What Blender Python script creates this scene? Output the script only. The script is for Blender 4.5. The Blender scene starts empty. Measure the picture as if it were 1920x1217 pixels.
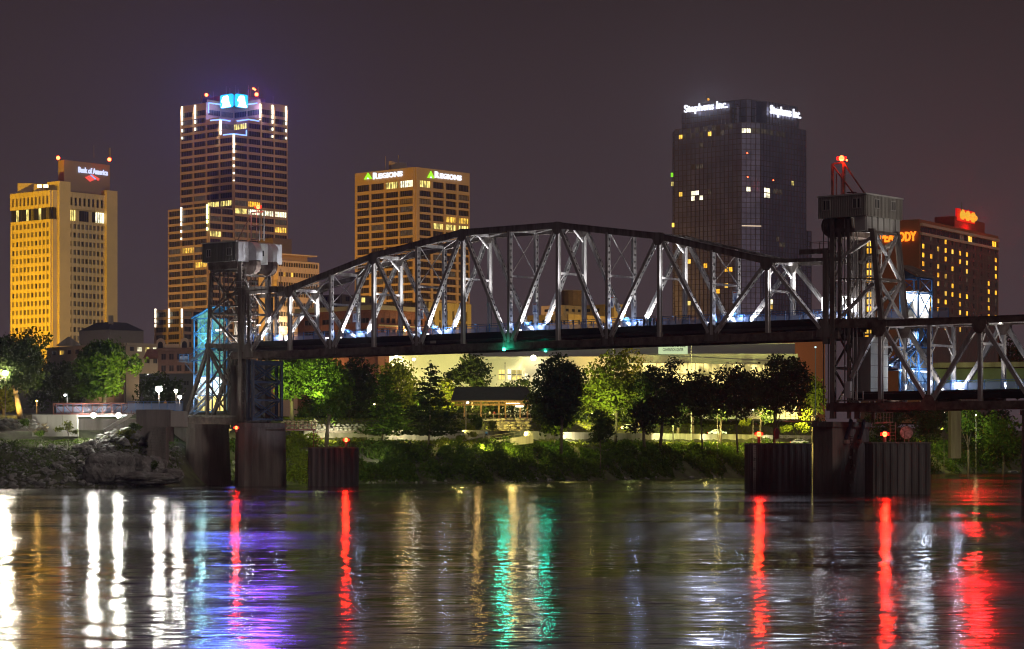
import bpy, bmesh, math, random
import numpy as np
from mathutils import Vector, Matrix
R = random.Random(7)
D = bpy.data
C = bpy.context.scene.collection
SC = bpy.context.scene

# ---------------------------------------------------------------- camera, sky, exposure
F, HZ, CZ = 4647.0, 848.4, 5.4          # focal length in photo pixels, horizon row, eye height over the water
cam_d = D.cameras.new("camera"); cam = D.objects.new("camera", cam_d); C.objects.link(cam)
cam.location = (0, 0, CZ); cam.rotation_euler = (math.radians(90), 0, 0)
cam_d.sensor_width = 36; cam_d.lens = F / 1920 * 36
cam_d.shift_y = (HZ - 608.5) / 1920
cam_d.clip_start = .5; cam_d.clip_end = 20000
SC.camera = cam
world = D.worlds.new("World"); SC.world = world; world.use_nodes = True
nt = world.node_tree; bg = nt.nodes["Background"]
tc = nt.nodes.new("ShaderNodeTexCoord"); sp = nt.nodes.new("ShaderNodeSeparateXYZ")
nt.links.new(tc.outputs["Generated"], sp.inputs[0])
rp = nt.nodes.new("ShaderNodeValToRGB"); nt.links.new(sp.outputs["Z"], rp.inputs[0])
cr = rp.color_ramp
cr.elements[0].position = 0.0; cr.elements[0].color = (.078, .054, .062, 1)
cr.elements[1].position = 1.0; cr.elements[1].color = (.020, .014, .018, 1)
e = cr.elements.new(.085); e.color = (.062, .042, .048, 1)
e = cr.elements.new(.18); e.color = (.038, .025, .0275, 1)
e = cr.elements.new(.30); e.color = (.028, .0185, .0205, 1)
ns = nt.nodes.new("ShaderNodeTexNoise"); ns.inputs["Scale"].default_value = 2.2; ns.inputs["Detail"].default_value = 3
nt.links.new(tc.outputs["Generated"], ns.inputs["Vector"])
mr = nt.nodes.new("ShaderNodeMapRange"); nt.links.new(ns.outputs[0], mr.inputs[0])
mr.inputs[1].default_value = .3; mr.inputs[2].default_value = .7; mr.inputs[3].default_value = .80; mr.inputs[4].default_value = 1.2
mx = nt.nodes.new("ShaderNodeVectorMath"); mx.operation = 'SCALE'
nt.links.new(rp.outputs[0], mx.inputs[0]); nt.links.new(mr.outputs[0], mx.inputs["Scale"])
nt.links.new(mx.outputs[0], bg.inputs[0]); bg.inputs[1].default_value = 1.0
SC.view_settings.view_transform = 'Standard'; SC.view_settings.look = 'None'
SC.view_settings.exposure = 0; SC.view_settings.gamma = 1
cy = SC.cycles
cy.use_denoising = True; cy.max_bounces = 5; cy.diffuse_bounces = 2; cy.glossy_bounces = 3
cy.transmission_bounces = 3; cy.transparent_max_bounces = 10; cy.sample_clamp_indirect = 4
cy.caustics_reflective = False; cy.caustics_refractive = False; cy.use_light_tree = True; cy.filter_width = 1.1

# added weak warm fill that brightens piers and fenders, from behind the camera at the right
sl_ = D.lights.new("fill_light", 'SUN'); sl_.energy = .42; sl_.color = (1, .86, .78); sl_.angle = math.radians(12)
so_ = D.objects.new("fill_light", sl_); C.objects.link(so_); so_.rotation_euler = Vector((-.58, .68, -.5)).to_track_quat('-Z', 'Y').to_euler()

# ---------------------------------------------------------------- helpers
def P(px, py, Y):
    "world point seen at photo pixel (px, py) at distance Y"
    return Vector(((px - 960) * Y / F, Y, CZ + (HZ - py) * Y / F))
def tag(o, label=None, cat=None, group=None, kind=None):
    if label: o['label'] = label
    if cat: o['category'] = cat
    if group: o['group'] = group
    if kind: o['kind'] = kind
    return o
def thing(name, loc, label, cat, group=None):
    o = D.objects.new(name, None); C.objects.link(o); o.location = loc
    o.empty_display_size = .2
    return tag(o, label, cat, group)
def wm(o):
    m = Matrix.Translation(o.location) @ o.rotation_euler.to_matrix().to_4x4() @ Matrix.Diagonal((*o.scale, 1))
    if o.get('_m') is not None: pass
    return (wm(o.parent) @ m) if o.parent else m
def put(name, mesh, parent=None, M=None):
    "link mesh as an object; M is its world matrix"
    o = D.objects.new(name, mesh); C.objects.link(o)
    M = M or Matrix.Identity(4)
    if parent:
        o.parent = parent
        M = wm(parent).inverted() @ M
    o.matrix_local = M
    return o
CUBE = [(-1,-1,-1),(1,-1,-1),(1,1,-1),(-1,1,-1),(-1,-1,1),(1,-1,1),(1,1,1),(-1,1,1)]
CF = [(0,3,2,1),(4,5,6,7),(0,1,5,4),(1,2,6,5),(2,3,7,6),(3,0,4,7)]
class MB:
    def __init__(s): s.v = []; s.f = []; s.m = []
    def add(s, vs, fs, mi=0):
        b = len(s.v); s.v += [tuple(v) for v in vs]
        s.f += [tuple(i + b for i in f) for f in fs]; s.m += [mi] * len(fs); return s
    def box(s, c, h, ax=None, mi=0):
        "centre, half sizes, axes"
        c = Vector(c)
        if ax is None: ax = (Vector((1,0,0)), Vector((0,1,0)), Vector((0,0,1)))
        return s.add([c + ax[0]*(x*h[0]) + ax[1]*(y*h[1]) + ax[2]*(z*h[2]) for x, y, z in CUBE], CF, mi)
    def fbox(s, O, u, n, x0, x1, z0, z1, d0, d1, mi=0):
        "box in a facade frame: x along u, z up, d along the outward normal n"
        O = Vector(O); c = O + u*((x0+x1)/2) + n*((d0+d1)/2); c.z = (z0+z1)/2
        return s.box(c, (abs(x1-x0)/2, abs(d1-d0)/2, abs(z1-z0)/2), (u, -n, Vector((0,0,1))), mi)
    def beam(s, p, q, w, h, ref=None, mi=0):
        "w across (ref x axis), h along ref"
        p, q = Vector(p), Vector(q); a = q - p; L = a.length
        if L < 1e-6: return s
        a /= L; ref = Vector(ref) if ref is not None else Vector((0,0,1))
        if abs(a.dot(ref)) > .99: ref = Vector((1,0,0)) if abs(a.x) < .9 else Vector((0,1,0))
        e1 = a.cross(ref).normalized(); e2 = e1.cross(a)
        return s.box((p+q)/2, (L/2, w/2, h/2), (a, e1, e2), mi)
    def tube(s, p, q, r, r2=None, n=8, mi=0, cap=True):
        p, q = Vector(p), Vector(q); a = (q-p).normalized(); r2 = r if r2 is None else r2
        e1 = a.orthogonal().normalized(); e2 = a.cross(e1)
        vs = []
        for c, rr in ((p, r), (q, r2)):
            for i in range(n):
                t = 2*math.pi*i/n; vs.append(c + e1*(rr*math.cos(t)) + e2*(rr*math.sin(t)))
        fs = [(i, (i+1) % n, n+(i+1) % n, n+i) for i in range(n)]
        if cap: fs += [tuple(range(n-1, -1, -1)), tuple(range(n, 2*n))]
        return s.add(vs, fs, mi)
    def prism(s, pts, z0, z1, mi=0, top=None):
        "footprint (ccw list of xy) extruded; top: optional other footprint"
        n = len(pts); top = top or pts
        vs = [(p[0], p[1], z0) for p in pts] + [(p[0], p[1], z1) for p in top]
        return s.add(vs, [(i, (i+1) % n, n+(i+1) % n, n+i) for i in range(n)] + [tuple(range(n-1,-1,-1)), tuple(range(n, 2*n))], mi)
    def extr(s, pts, d, mi=0):
        "planar 3-D polygon extruded by vector d"
        n = len(pts); pts = [Vector(p) for p in pts]; d = Vector(d)
        return s.add(pts + [p+d for p in pts], [(i, (i+1) % n, n+(i+1) % n, n+i) for i in range(n)] + [tuple(range(n-1,-1,-1)), tuple(range(n, 2*n))], mi)
    def ball(s, c, r, n=8, m=5, mi=0, sz=1.0):
        c = Vector(c); vs = [c + Vector((0,0,r*sz))]
        for j in range(1, m):
            ph = math.pi*j/m
            for i in range(n):
                t = 2*math.pi*i/n; vs.append(c + Vector((r*math.sin(ph)*math.cos(t), r*math.sin(ph)*math.sin(t), r*sz*math.cos(ph))))
        vs.append(c - Vector((0,0,r*sz))); fs = [(0, 1+i, 1+(i+1) % n) for i in range(n)]
        for j in range(m-2):
            for i in range(n):
                a = 1+j*n+i; b = 1+j*n+(i+1) % n; fs.append((a, a+n, b+n, b))
        k = 1+(m-2)*n; fs += [(k+i, len(vs)-1, k+(i+1) % n) for i in range(n)]
        return s.add(vs, fs, mi)
    def mesh(s, name, mats, inv=None, smooth=False):
        me = D.meshes.new(name)
        vs = s.v if inv is None else [tuple(inv @ Vector(v)) for v in s.v]
        me.from_pydata(vs, [], s.f); mats = mats if isinstance(mats, (list, tuple)) else [mats]
        for m in mats: me.materials.append(m)
        if len(mats) > 1: me.polygons.foreach_set('material_index', s.m)
        if smooth: me.polygons.foreach_set('use_smooth', [True]*len(s.f))
        me.update()
        return me
    def build(s, name, mats, parent=None, smooth=False, **k):
        "verts are given in world space"
        if not s.v: return None
        if parent is not None:
            o = D.objects.new(name, s.mesh(name, mats, wm(parent).inverted(), smooth)); o.parent = parent
        else:
            c = Vector(s.v[0]); lo = Vector(map(min, zip(*s.v))); hi = Vector(map(max, zip(*s.v)))
            c = Vector(((lo.x+hi.x)/2, (lo.y+hi.y)/2, lo.z))
            o = D.objects.new(name, s.mesh(name, mats, Matrix.Translation(-c), smooth)); o.location = c
        C.objects.link(o); tag(o, **k)
        return o
def npmesh(name, verts, quads, mat, smooth=False):
    me = D.meshes.new(name); n = len(verts); k = quads.shape[1]; m = len(quads)
    me.vertices.add(n); me.vertices.foreach_set('co', np.ascontiguousarray(verts, dtype=np.float32).ravel())
    me.loops.add(m*k); me.loops.foreach_set('vertex_index', np.ascontiguousarray(quads, dtype=np.int32).ravel())
    me.polygons.add(m); me.polygons.foreach_set('loop_start', np.arange(0, m*k, k, dtype=np.int32))
    me.materials.append(mat)
    if smooth: me.polygons.foreach_set('use_smooth', [True]*m)
    me.update(calc_edges=True); return me
def copy_tree(o, parent=None):
    c = o.copy(); C.objects.link(c)
    if parent: c.parent = parent; c.matrix_parent_inverse = o.matrix_parent_inverse
    for ch in o.children: copy_tree(ch, c)
    return c

# ---------------------------------------------------------------- materials
def mat(name, col, rough=.6, metal=0., var=0., scale=1., bump=0., col2=None, streak=False, spec=.5, trans=0.):
    m = D.materials.new(name); m.use_nodes = True; t = m.node_tree; b = t.nodes["Principled BSDF"]
    b.inputs["Base Color"].default_value = (*col, 1); b.inputs["Roughness"].default_value = rough
    b.inputs["Metallic"].default_value = metal; b.inputs["Specular IOR Level"].default_value = spec
    if var or bump or col2:
        g = t.nodes.new("ShaderNodeNewGeometry"); mp = t.nodes.new("ShaderNodeMapping")
        t.links.new(g.outputs["Position"], mp.inputs[0])
        if streak: mp.inputs["Scale"].default_value = (1, 1, .12)
        n = t.nodes.new("ShaderNodeTexNoise"); n.inputs["Scale"].default_value = scale; n.inputs["Detail"].default_value = 7
        n.inputs["Roughness"].default_value = .62
        t.links.new(mp.outputs[0], n.inputs["Vector"])
        r = t.nodes.new("ShaderNodeValToRGB"); t.links.new(n.outputs[0], r.inputs[0])
        r.color_ramp.elements[0].position = .32; r.color_ramp.elements[1].position = .68
        c2 = col2 or col; a = 1-var; z = 1+var
        r.color_ramp.elements[0].color = (c2[0]*a, c2[1]*a, c2[2]*a, 1)
        r.color_ramp.elements[1].color = (min(1, col[0]*z), min(1, col[1]*z), min(1, col[2]*z), 1)
        t.links.new(r.outputs[0], b.inputs["Base Color"])
        if bump:
            bp = t.nodes.new("ShaderNodeBump"); bp.inputs["Strength"].default_value = bump; bp.inputs["Distance"].default_value = .3/scale
            t.links.new(n.outputs[0], bp.inputs["Height"]); t.links.new(bp.outputs[0], b.inputs["Normal"])
    return m
def emit(name, col, s, var=0., scale=1., base=(.02,.02,.02), vary_dir=None, lo=0.):
    m = mat(name, base, .5); b = m.node_tree.nodes["Principled BSDF"]; t = m.node_tree
    b.inputs["Emission Color"].default_value = (*col, 1); b.inputs["Emission Strength"].default_value = s
    if var:
        g = t.nodes.new("ShaderNodeNewGeometry"); mp = t.nodes.new("ShaderNodeMapping"); t.links.new(g.outputs["Position"], mp.inputs[0])
        if vary_dir: mp.inputs["Scale"].default_value = vary_dir
        n = t.nodes.new("ShaderNodeTexNoise"); n.inputs["Scale"].default_value = scale; n.inputs["Detail"].default_value = 2
        t.links.new(mp.outputs[0], n.inputs["Vector"])
        r = t.nodes.new("ShaderNodeMapRange"); r.inputs[1].default_value = .38; r.inputs[2].default_value = .62
        r.inputs[3].default_value = s*(1-var); r.inputs[4].default_value = s*(1+var*.5)
        t.links.new(n.outputs[0], r.inputs[0]); t.links.new(r.outputs[0], b.inputs["Emission Strength"])
    return m
def leafmat(name, c1, c2):
    m = D.materials.new(name); m.use_nodes = True; t = m.node_tree; t.nodes.clear()
    out = t.nodes.new("ShaderNodeOutputMaterial"); df = t.nodes.new("ShaderNodeBsdfDiffuse"); tr = t.nodes.new("ShaderNodeBsdfTranslucent")
    mxs = t.nodes.new("ShaderNodeMixShader"); mxs.inputs[0].default_value = .35
    g = t.nodes.new("ShaderNodeNewGeometry"); r = t.nodes.new("ShaderNodeValToRGB")
    n = t.nodes.new("ShaderNodeTexNoise"); n.inputs["Scale"].default_value = .9; n.inputs["Detail"].default_value = 4
    t.links.new(g.outputs["Position"], n.inputs["Vector"])
    t.links.new(n.outputs[0], r.inputs[0]); r.color_ramp.elements[0].color = (*c1, 1); r.color_ramp.elements[1].color = (*c2, 1)
    r.color_ramp.elements[0].position = .3; r.color_ramp.elements[1].position = .7
    for x in (df, tr): t.links.new(r.outputs[0], x.inputs[0])
    t.links.new(df.outputs[0], mxs.inputs[1]); t.links.new(tr.outputs[0], mxs.inputs[2]); t.links.new(mxs.outputs[0], out.inputs[0])
    return m
def glass(name, col, alpha, rough=.15):
    m = mat(name, col, rough); b = m.node_tree.nodes["Principled BSDF"]; b.inputs["Alpha"].default_value = alpha; return m

STEEL = mat("painted_steel", (.50, .48, .46), .42, .1, .22, 1.6, .15, col2=(.38, .34, .31), streak=True)
STEEL_D = mat("weathered_dark_steel", (.23, .205, .18), .5, .2, .35, 1.2, .2, col2=(.17, .12, .09), streak=True)
RUST = mat("rusty_girder", (.19, .145, .12), .7, 0, .35, .9, .2, col2=(.13, .075, .055))
BLUE = mat("blue_painted_steel", (.05, .17, .42), .4, .1, .15, 2)
NAVY = mat("dark_blue_trestle_steel", (.06, .085, .14), .5, .1, .2, 1.5)
CONC = mat("weathered_concrete", (.30, .27, .24), .85, 0, .28, .5, .35, col2=(.22, .19, .16), streak=True)
CONC_D = mat("dark_stained_concrete", (.20, .175, .155), .9, 0, .4, .35, .4, col2=(.13, .095, .085), streak=True)
CONC_W = mat("pale_concrete", (.5, .49, .44), .85, 0, .12, .6, .2, streak=True)
SHEETP = mat("rusty_sheet_piling", (.16, .145, .14), .75, 0, .3, .6, .25, col2=(.11, .09, .08), streak=True)
METAL = mat("corrugated_metal", (.50, .49, .46), .45, .2, .12, 1.0, .1, streak=True)
METAL_W = mat("galvanised_hood", (.68, .68, .70), .35, .25, .1, 1.0, .05)
BLACK = mat("dark_void", (.012, .012, .014), .6)
WOOD = mat("timber", (.32, .17, .07), .6, 0, .3, 2, .1)
GRASS = mat("lawn_grass", (.07, .11, .025), .95, 0, .4, .8, .4, col2=(.05, .06, .02))
ROCKM = mat("riprap_stone", (.30, .29, .26), .9, 0, .35, .8, .5, col2=(.17, .17, .16))
ROCKW = mat("warm_wall_stone", (.42, .36, .24), .9, 0, .3, .8, .4, col2=(.3, .24, .15))
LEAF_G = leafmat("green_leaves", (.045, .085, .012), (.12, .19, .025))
LEAF_D = leafmat("shaded_leaves", (.030, .046, .016), (.06, .085, .025))  # darker copy of the leaf green for trees standing unlit
LEAF_Y = leafmat("yellow_lit_leaves", (.09, .12, .012), (.20, .22, .03))  # yellow of the park lamps is put into this leaf colour
BARK = mat("bark", (.13, .10, .075), .95, 0, .3, 3, .4)
BRICK = mat("red_brick_wall", (.24, .10, .07), .9, 0, .2, 1.5, .2)
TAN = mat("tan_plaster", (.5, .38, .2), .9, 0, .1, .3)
TILE = mat("dark_roof", (.05, .05, .055), .8, 0, .2, 1)
W_DARK = mat("dark_window_glass", (.022, .022, .03), .14)
W_DIM = emit("dim_office_window", (.55, .42, .28), .10, .7, .8)
W_GREY = mat("blind_drawn_window", (.16, .145, .13), .5, 0, .3, .7)
W_AMB = emit("amber_lit_window", (1, .58, .08), 1.6, .65, .5, vary_dir=(1, 1, .6))
W_YEL = emit("yellow_lit_window", (1, .80, .22), 1.6, .75, .55, vary_dir=(1, 1, .5))
W_WHT = emit("white_lit_window", (1, .93, .62), 2.2, .6, .45)
W_OR = emit("orange_lit_window", (1, .47, .03), 1.9, .5, .6)
MULL = mat("window_mullion", (.09, .075, .065), .6)
WHITE_E = emit("white_sign_light", (.88, .90, 1), 1.35)
FLAGW = mat("banner_white", (.6, .6, .62), .7)

def spot(p, tgt, W, col=(1, 1, 1), ang=60, blend=.6, r=.2):
    l = D.lights.new("spot", 'SPOT'); l.energy = W; l.color = col; l.spot_size = math.radians(ang); l.spot_blend = blend
    l.shadow_soft_size = r; o = D.objects.new("spot_light", l); C.objects.link(o); o.location = p
    o.rotation_euler = (Vector(tgt)-Vector(p)).to_track_quat('-Z', 'Y').to_euler(); return o
def glint(p, W, col, r=.4, ang=50):
    'added forward throw of a lamp or sign over the river'
    return spot(Vector(p), (Vector(p).x*.2, 60, 0), W, col, ang, .5, r)  # unseen spot, there for the streak on the water
def point(p, W, col=(1, 1, 1), r=.2):
    l = D.lights.new("point", 'POINT'); l.energy = W; l.color = col; l.shadow_soft_size = r
    o = D.objects.new("point_light", l); C.objects.link(o); o.location = p; return o
_UZ = Vector((0, 0, 1))
def lettering(txt, O, u, n, w, h, m, parent, depth=.15, name='lettering', bold=.02, pieces=True):
    "text mesh whose lower left corner is O, w x h metres, on a plane with right vector u and outward normal n"
    cu = D.curves.new("t", 'FONT'); cu.body = txt; cu.size = 1; cu.extrude = .05; cu.offset = bold; cu.resolution_u = 3
    ob = D.objects.new("t", cu); me = D.meshes.new_from_object(ob); D.objects.remove(ob); D.curves.remove(cu)
    co = np.empty(len(me.vertices)*3); me.vertices.foreach_get('co', co); co = co.reshape(-1, 3)
    a, b = co.min(0), co.max(0); co = (co-a)/(b-a)
    W = co[:, :1]*w*np.array(u)[None] + co[:, 1:2]*h*np.array((0, 0, 1.))[None] + co[:, 2:]*depth*np.array(n)[None] + np.array(O)[None]
    inv = np.array(wm(parent).inverted()); W = W @ inv[:3, :3].T + inv[:3, 3]
    me.vertices.foreach_set('co', W.astype(np.float32).ravel()); me.materials.clear(); me.materials.append(m); me.update()
    o = D.objects.new(name, me); o.parent = parent; C.objects.link(o); return o

# ---------------------------------------------------------------- window pieces
def winmesh(name, glassm, nm=0, nh=0, frame=.04):
    b = MB(); b.fbox((0,0,0), Vector((1,0,0)), Vector((0,-1,0)), 0, 1, 0, 1, 0, .3)
    for i in range(nm):
        x = (i+1)/(nm+1); b.fbox((0,0,0), Vector((1,0,0)), Vector((0,-1,0)), x-frame/2, x+frame/2, 0, 1, .3, .6, 1)
    for i in range(nh):
        z = (i+1)/(nh+1); b.fbox((0,0,0), Vector((1,0,0)), Vector((0,-1,0)), 0, 1, z-frame, z+frame, .3, .55, 1)
    return b.mesh(name, [glassm, MULL])
GL = dict(k=W_DARK, g=W_GREY, d=W_DIM, a=W_AMB, y=W_YEL, w=W_WHT, o=W_OR)
WM = {}
def win(kind, nm=0, nh=0):
    k = (kind, nm, nh)
    if k not in WM: WM[k] = winmesh("window", GL[kind], nm, nh, .035 if nm > 3 else .06)
    return WM[k]
_cnt = {}; _over = {}
def piece(name, mesh, root, M):
    k = (root.name, name); _cnt[k] = _cnt.get(k, 0)+1
    if _cnt[k] <= 296: return put(name, mesh, root, M)
    _over.setdefault(k, []).append((mesh, M, root))
def flush_pieces():
    for (rn, name), lst in _over.items():
        b = MB(); mats = []
        for me, M, root in lst:
            for mm in me.materials:
                if mm not in mats: mats.append(mm)
            base = len(b.v); b.v += [tuple(M @ v.co) for v in me.vertices]
            for p in me.polygons:
                b.f.append(tuple(i+base for i in p.vertices)); b.m.append(mats.index(me.materials[p.material_index]))
        b.build(name, mats, lst[0][2], kind='stuff')
    _over.clear()
def fmat(O, u, n, x, z, w, h, d=0., dd=.3):
    "matrix that maps the unit window onto a facade"
    o = Vector(O) + u*x + n*d; o.z = z
    M = Matrix.Identity(4)
    for i in range(3): M[i][0] = u[i]*w; M[i][1] = -n[i]*dd; M[i][2] = (0, 0, h)[i]; M[i][3] = o[i]
    return M
def facade(wall, root, O, u, n, W, z0, z1, xs, zs, kindf, nm=0, dep=.6, nh=0, mi=0, rec=0.):
    """relief grid: piers and bands stand 'dep' proud of the core face, one window in each opening.
    xs, zs: opening intervals; kindf(row, col) gives the window kind"""
    u = Vector(u); n = Vector(n)
    e = [0]
    for a, b in xs: e += [a, b]
    e.append(W)
    for i in range(0, len(e), 2):
        if e[i+1]-e[i] > .01: wall.fbox(O, u, n, e[i], e[i+1], z0, z1, -.2, dep, mi)
    e = [z0]
    for a, b in sorted(zs): e += [a, b]
    e.append(z1)
    for i in range(0, len(e), 2):
        if e[i+1]-e[i] > .01: wall.fbox(O, u, n, .03, W-.03, e[i], e[i+1], -.2, dep-.07, mi)
    for r, (a, b) in enumerate(zs):
        for c, (p, q) in enumerate(xs):
            k = kindf(r, c)
            if k: piece('window', win(k, nm, nh), root, fmat(O, u, n, p, a, q-p, b-a, rec, .3))
def dirs(alpha):
    "grid with left faces running right-and-nearer and right faces running right-and-away"
    a = math.radians(alpha); c, s = math.cos(a), math.sin(a)
    return Vector((c, -s, 0)), Vector((-s, -c, 0)), Vector((s, c, 0)), Vector((c, -s, 0))
def blockbox(mb, corner, ul, ur, la, lb, z0, z1, a0=0, b0=0, mi=0):
    "box whose near corner is corner - a0*ul + b0*ur, going la along -ul and lb along ur"
    c = corner - ul*(a0+la/2) + ur*(b0+lb/2)
    mb.box((c.x, c.y, (z0+z1)/2), (la/2, lb/2, (z1-z0)/2), (ul, ur, _UZ), mi)
def lenpx(corner, u, px):
    "length along +u from corner until the photo column px"
    k = (px-960)/F
    return (k*corner.y - corner.x)/(u.x - k*u.y)
def zpx(py, pt): return CZ + (HZ-py)*pt.y/F

# ---------------------------------------------------------------- river, banks, terrain
SHX = [-1600, -400, -150, -78, -58, -53, -49, -38, -24, -6, 15, 38, 65, 100, 138, 245, 500, 1600]
SHY = [330, 345, 365, 377, 384, 401, 414, 426, 434, 445, 480, 516, 560, 625, 690, 870, 1150, 1900]
def shore(x): return float(np.interp(x, SHX, SHY))
TT = [-60, 0, 4, 14, 20, 28, 31, 45, 54, 120, 400, 9000]
TZ = [-6, -.15, 1.6, 5.6, 6.9, 7.4, 9.1, 9.4, 11.8, 13.2, 14.5, 15]
def terr(x, y):
    t = y - shore(x); z = float(np.interp(t, TT, TZ))
    if 0 < t < 26: z += .35*math.sin(x*.9+y*.3)*math.sin(y*.7-x*.2)*min(1, t/5)
    z += 2.7*math.exp(-((x+61.3)/4.2)**2-((y-399.5)/4.5)**2)
    return z
def ground(px, py, t0=0, t1=200):
    "walk along the view ray of a photo pixel until it meets the terrain"
    Y = 330.0
    while Y < 900:
        p = P(px, py, Y)
        if p.z <= terr(p.x, p.y): return p
        Y += .5
    return P(px, py, 700)
gx = np.concatenate([np.linspace(-2000, -200, 13), np.arange(-190, 300, 2.5), np.linspace(320, 2000, 16)])
gy = np.concatenate([np.linspace(250, 335, 6), np.arange(340, 700, 2.5), np.linspace(720, 1200, 14), np.linspace(1300, 2600, 6)])
vv = np.array([(x, y, terr(x, y)) for y in gy for x in gx]); nx = len(gx)
qq = np.array([(j*nx+i, j*nx+i+1, (j+1)*nx+i+1, (j+1)*nx+i) for j in range(len(gy)-1) for i in range(nx-1)])
me = npmesh("ground", vv, qq, mat("bank_soil_and_grass", (.10, .115, .05), .95, 0, .45, .35, .5, col2=(.075, .06, .04)), True)
me.materials.append(GRASS)
tag(put("ground", me), kind='structure')
WAT = D.materials.new("river_water"); WAT.use_nodes = True; t = WAT.node_tree; b = t.nodes["Principled BSDF"]
b.inputs["Base Color"].default_value = (.045, .034, .030, 1); b.inputs["IOR"].default_value = 1.33
g = t.nodes.new("ShaderNodeNewGeometry")
def noi(sx, sy, sc, det, dist=0):
    mp = t.nodes.new("ShaderNodeMapping"); t.links.new(g.outputs["Position"], mp.inputs[0]); mp.inputs["Scale"].default_value = (sx, sy, 1)
    n = t.nodes.new("ShaderNodeTexNoise"); n.inputs["Scale"].default_value = sc; n.inputs["Detail"].default_value = det
    n.inputs["Distortion"].default_value = dist
    t.links.new(mp.outputs[0], n.inputs["Vector"]); return n.outputs[0]
def noc(sx, sy, sc, det, amp, dist=0):
    "tilt field: a noise colour turned into small x and y slopes"
    mp = t.nodes.new("ShaderNodeMapping"); t.links.new(g.outputs["Position"], mp.inputs[0]); mp.inputs["Scale"].default_value = (sx, sy, 1)
    n = t.nodes.new("ShaderNodeTexNoise"); n.inputs["Scale"].default_value = sc; n.inputs["Detail"].default_value = det; n.inputs["Distortion"].default_value = dist
    t.links.new(mp.outputs[0], n.inputs["Vector"])
    s_ = t.nodes.new("ShaderNodeVectorMath"); s_.operation = 'SUBTRACT'; t.links.new(n.outputs["Color"], s_.inputs[0]); s_.inputs[1].default_value = (.5, .5, .5)
    m_ = t.nodes.new("ShaderNodeVectorMath"); m_.operation = 'MULTIPLY'; t.links.new(s_.outputs[0], m_.inputs[0]); m_.inputs[1].default_value = (amp*.7, amp, 0)
    return m_.outputs[0]
def vadd(a, b_):
    m_ = t.nodes.new("ShaderNodeVectorMath"); m_.operation = 'ADD'; t.links.new(a, m_.inputs[0]); t.links.new(b_, m_.inputs[1]); return m_.outputs[0]
big = noi(.18, 1, .045, 5, .8)
r1 = t.nodes.new("ShaderNodeMapRange"); t.links.new(big, r1.inputs[0]); r1.inputs[1].default_value = .40; r1.inputs[2].default_value = .60
r1.inputs[3].default_value = .07; r1.inputs[4].default_value = .17; t.links.new(r1.outputs[0], b.inputs["Roughness"])
tilt = vadd(vadd(noc(.22, 1, .07, 3, .06, .6), noc(.20, 1, .42, 5, .13, .4)), noc(.24, 1, 2.6, 6, .25))
up_ = t.nodes.new("ShaderNodeVectorMath"); up_.operation = 'ADD'; t.links.new(tilt, up_.inputs[0]); up_.inputs[1].default_value = (0, 0, 1)
nm_ = t.nodes.new("ShaderNodeVectorMath"); nm_.operation = 'NORMALIZE'; t.links.new(up_.outputs[0], nm_.inputs[0]); t.links.new(nm_.outputs[0], b.inputs["Normal"])
me = D.meshes.new("river"); me.from_pydata([(-2000, -400, 0), (2000, -400, 0), (2000, 2600, 0), (-2000, 2600, 0)], [], [(0, 1, 2, 3)]); me.materials.append(WAT)
tag(put("river", me), kind='structure')

# ---------------------------------------------------------------- bridge frame
BC, BS = .7697, .6384
U = Vector((BC, -BS, 0)); V = Vector((BS, BC, 0)); PAN, TW = 9.14, 6.165
def bpt(n, o, z): return Vector((-.31+(n-6)*PAN*BC+o*BS, 366.9-(n-6)*PAN*BS+o*BC, z))
def npx(px, o=0):
    k = (px-960)/F; x0 = -.31+o*BS; y0 = 366.9+o*BC     # (x0+m*PAN*BC)/(y0-m*PAN*BS)=k
    return 6+(k*y0-x0)/(PAN*(BC+k*BS))
def bp(px, py, o=0):
    "point of the bridge plane at offset o that the photo shows at px, py"
    q = bpt(npx(px, o), o, 0); q.z = CZ+(HZ-py)*q.y/F; return q
def lattice(mb, p, q, dU, dV, step=.95, mi=0):
    """riveted box member lying in a truss plane: two solid webs facing V, the two other sides are
    edge strips with batten plates so that open slots stay between them"""
    p, q = Vector(p), Vector(q); a = (q-p); L = a.length; a /= L; e = a.cross(V).normalized()
    for s in (-1, 1): mb.box((p+q)/2 + V*(s*(dV/2-.02)), (L/2, dU/2, .02), (a, e, V), mi)
    k = max(2, int(L/step))
    for s in (-1, 1):
        for w in (-1, 1): mb.box((p+q)/2 + e*(s*(dU/2-.015)) + V*(w*dV*.34), (L/2-.01, .012, dV*.145), (a, e, V), mi)
        for i in range(k):
            c = p + a*(L*(i+.5)/k)
            mb.box(c + e*(s*(dU/2-.02)), (L/k*.33, .01, dV*.25), (a, e, V), mi)
def ibeam(mb, p, q, dU, dV, mi=0):
    p, q = Vector(p), Vector(q); a = (q-p); L = a.length; a /= L; e = a.cross(V).normalized()
    for s in (-1, 1): mb.box((p+q)/2 + V*(s*(dV/2-.025)), (L/2, dU/2, .025), (a, e, V), mi)
    mb.box((p+q)/2, (L/2-.01, dU*.12, dV/2-.05), (a, e, V), mi)
ZB0, ZB1, ZD = 20.6, 21.7, 23.25
ZT = {1: 31.9, 3: 36.3, 5: 38.9, 7: 38.9, 9: 36.3, 11: 31.9}
for i in (2, 4, 6, 8, 10): ZT[i] = (ZT[i-1]+ZT[i+1])/2
lift = thing("lift_span", bpt(6, TW/2, ZB0), "long grey steel truss span with arched top chord between the two lift towers", "bridge")
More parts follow.
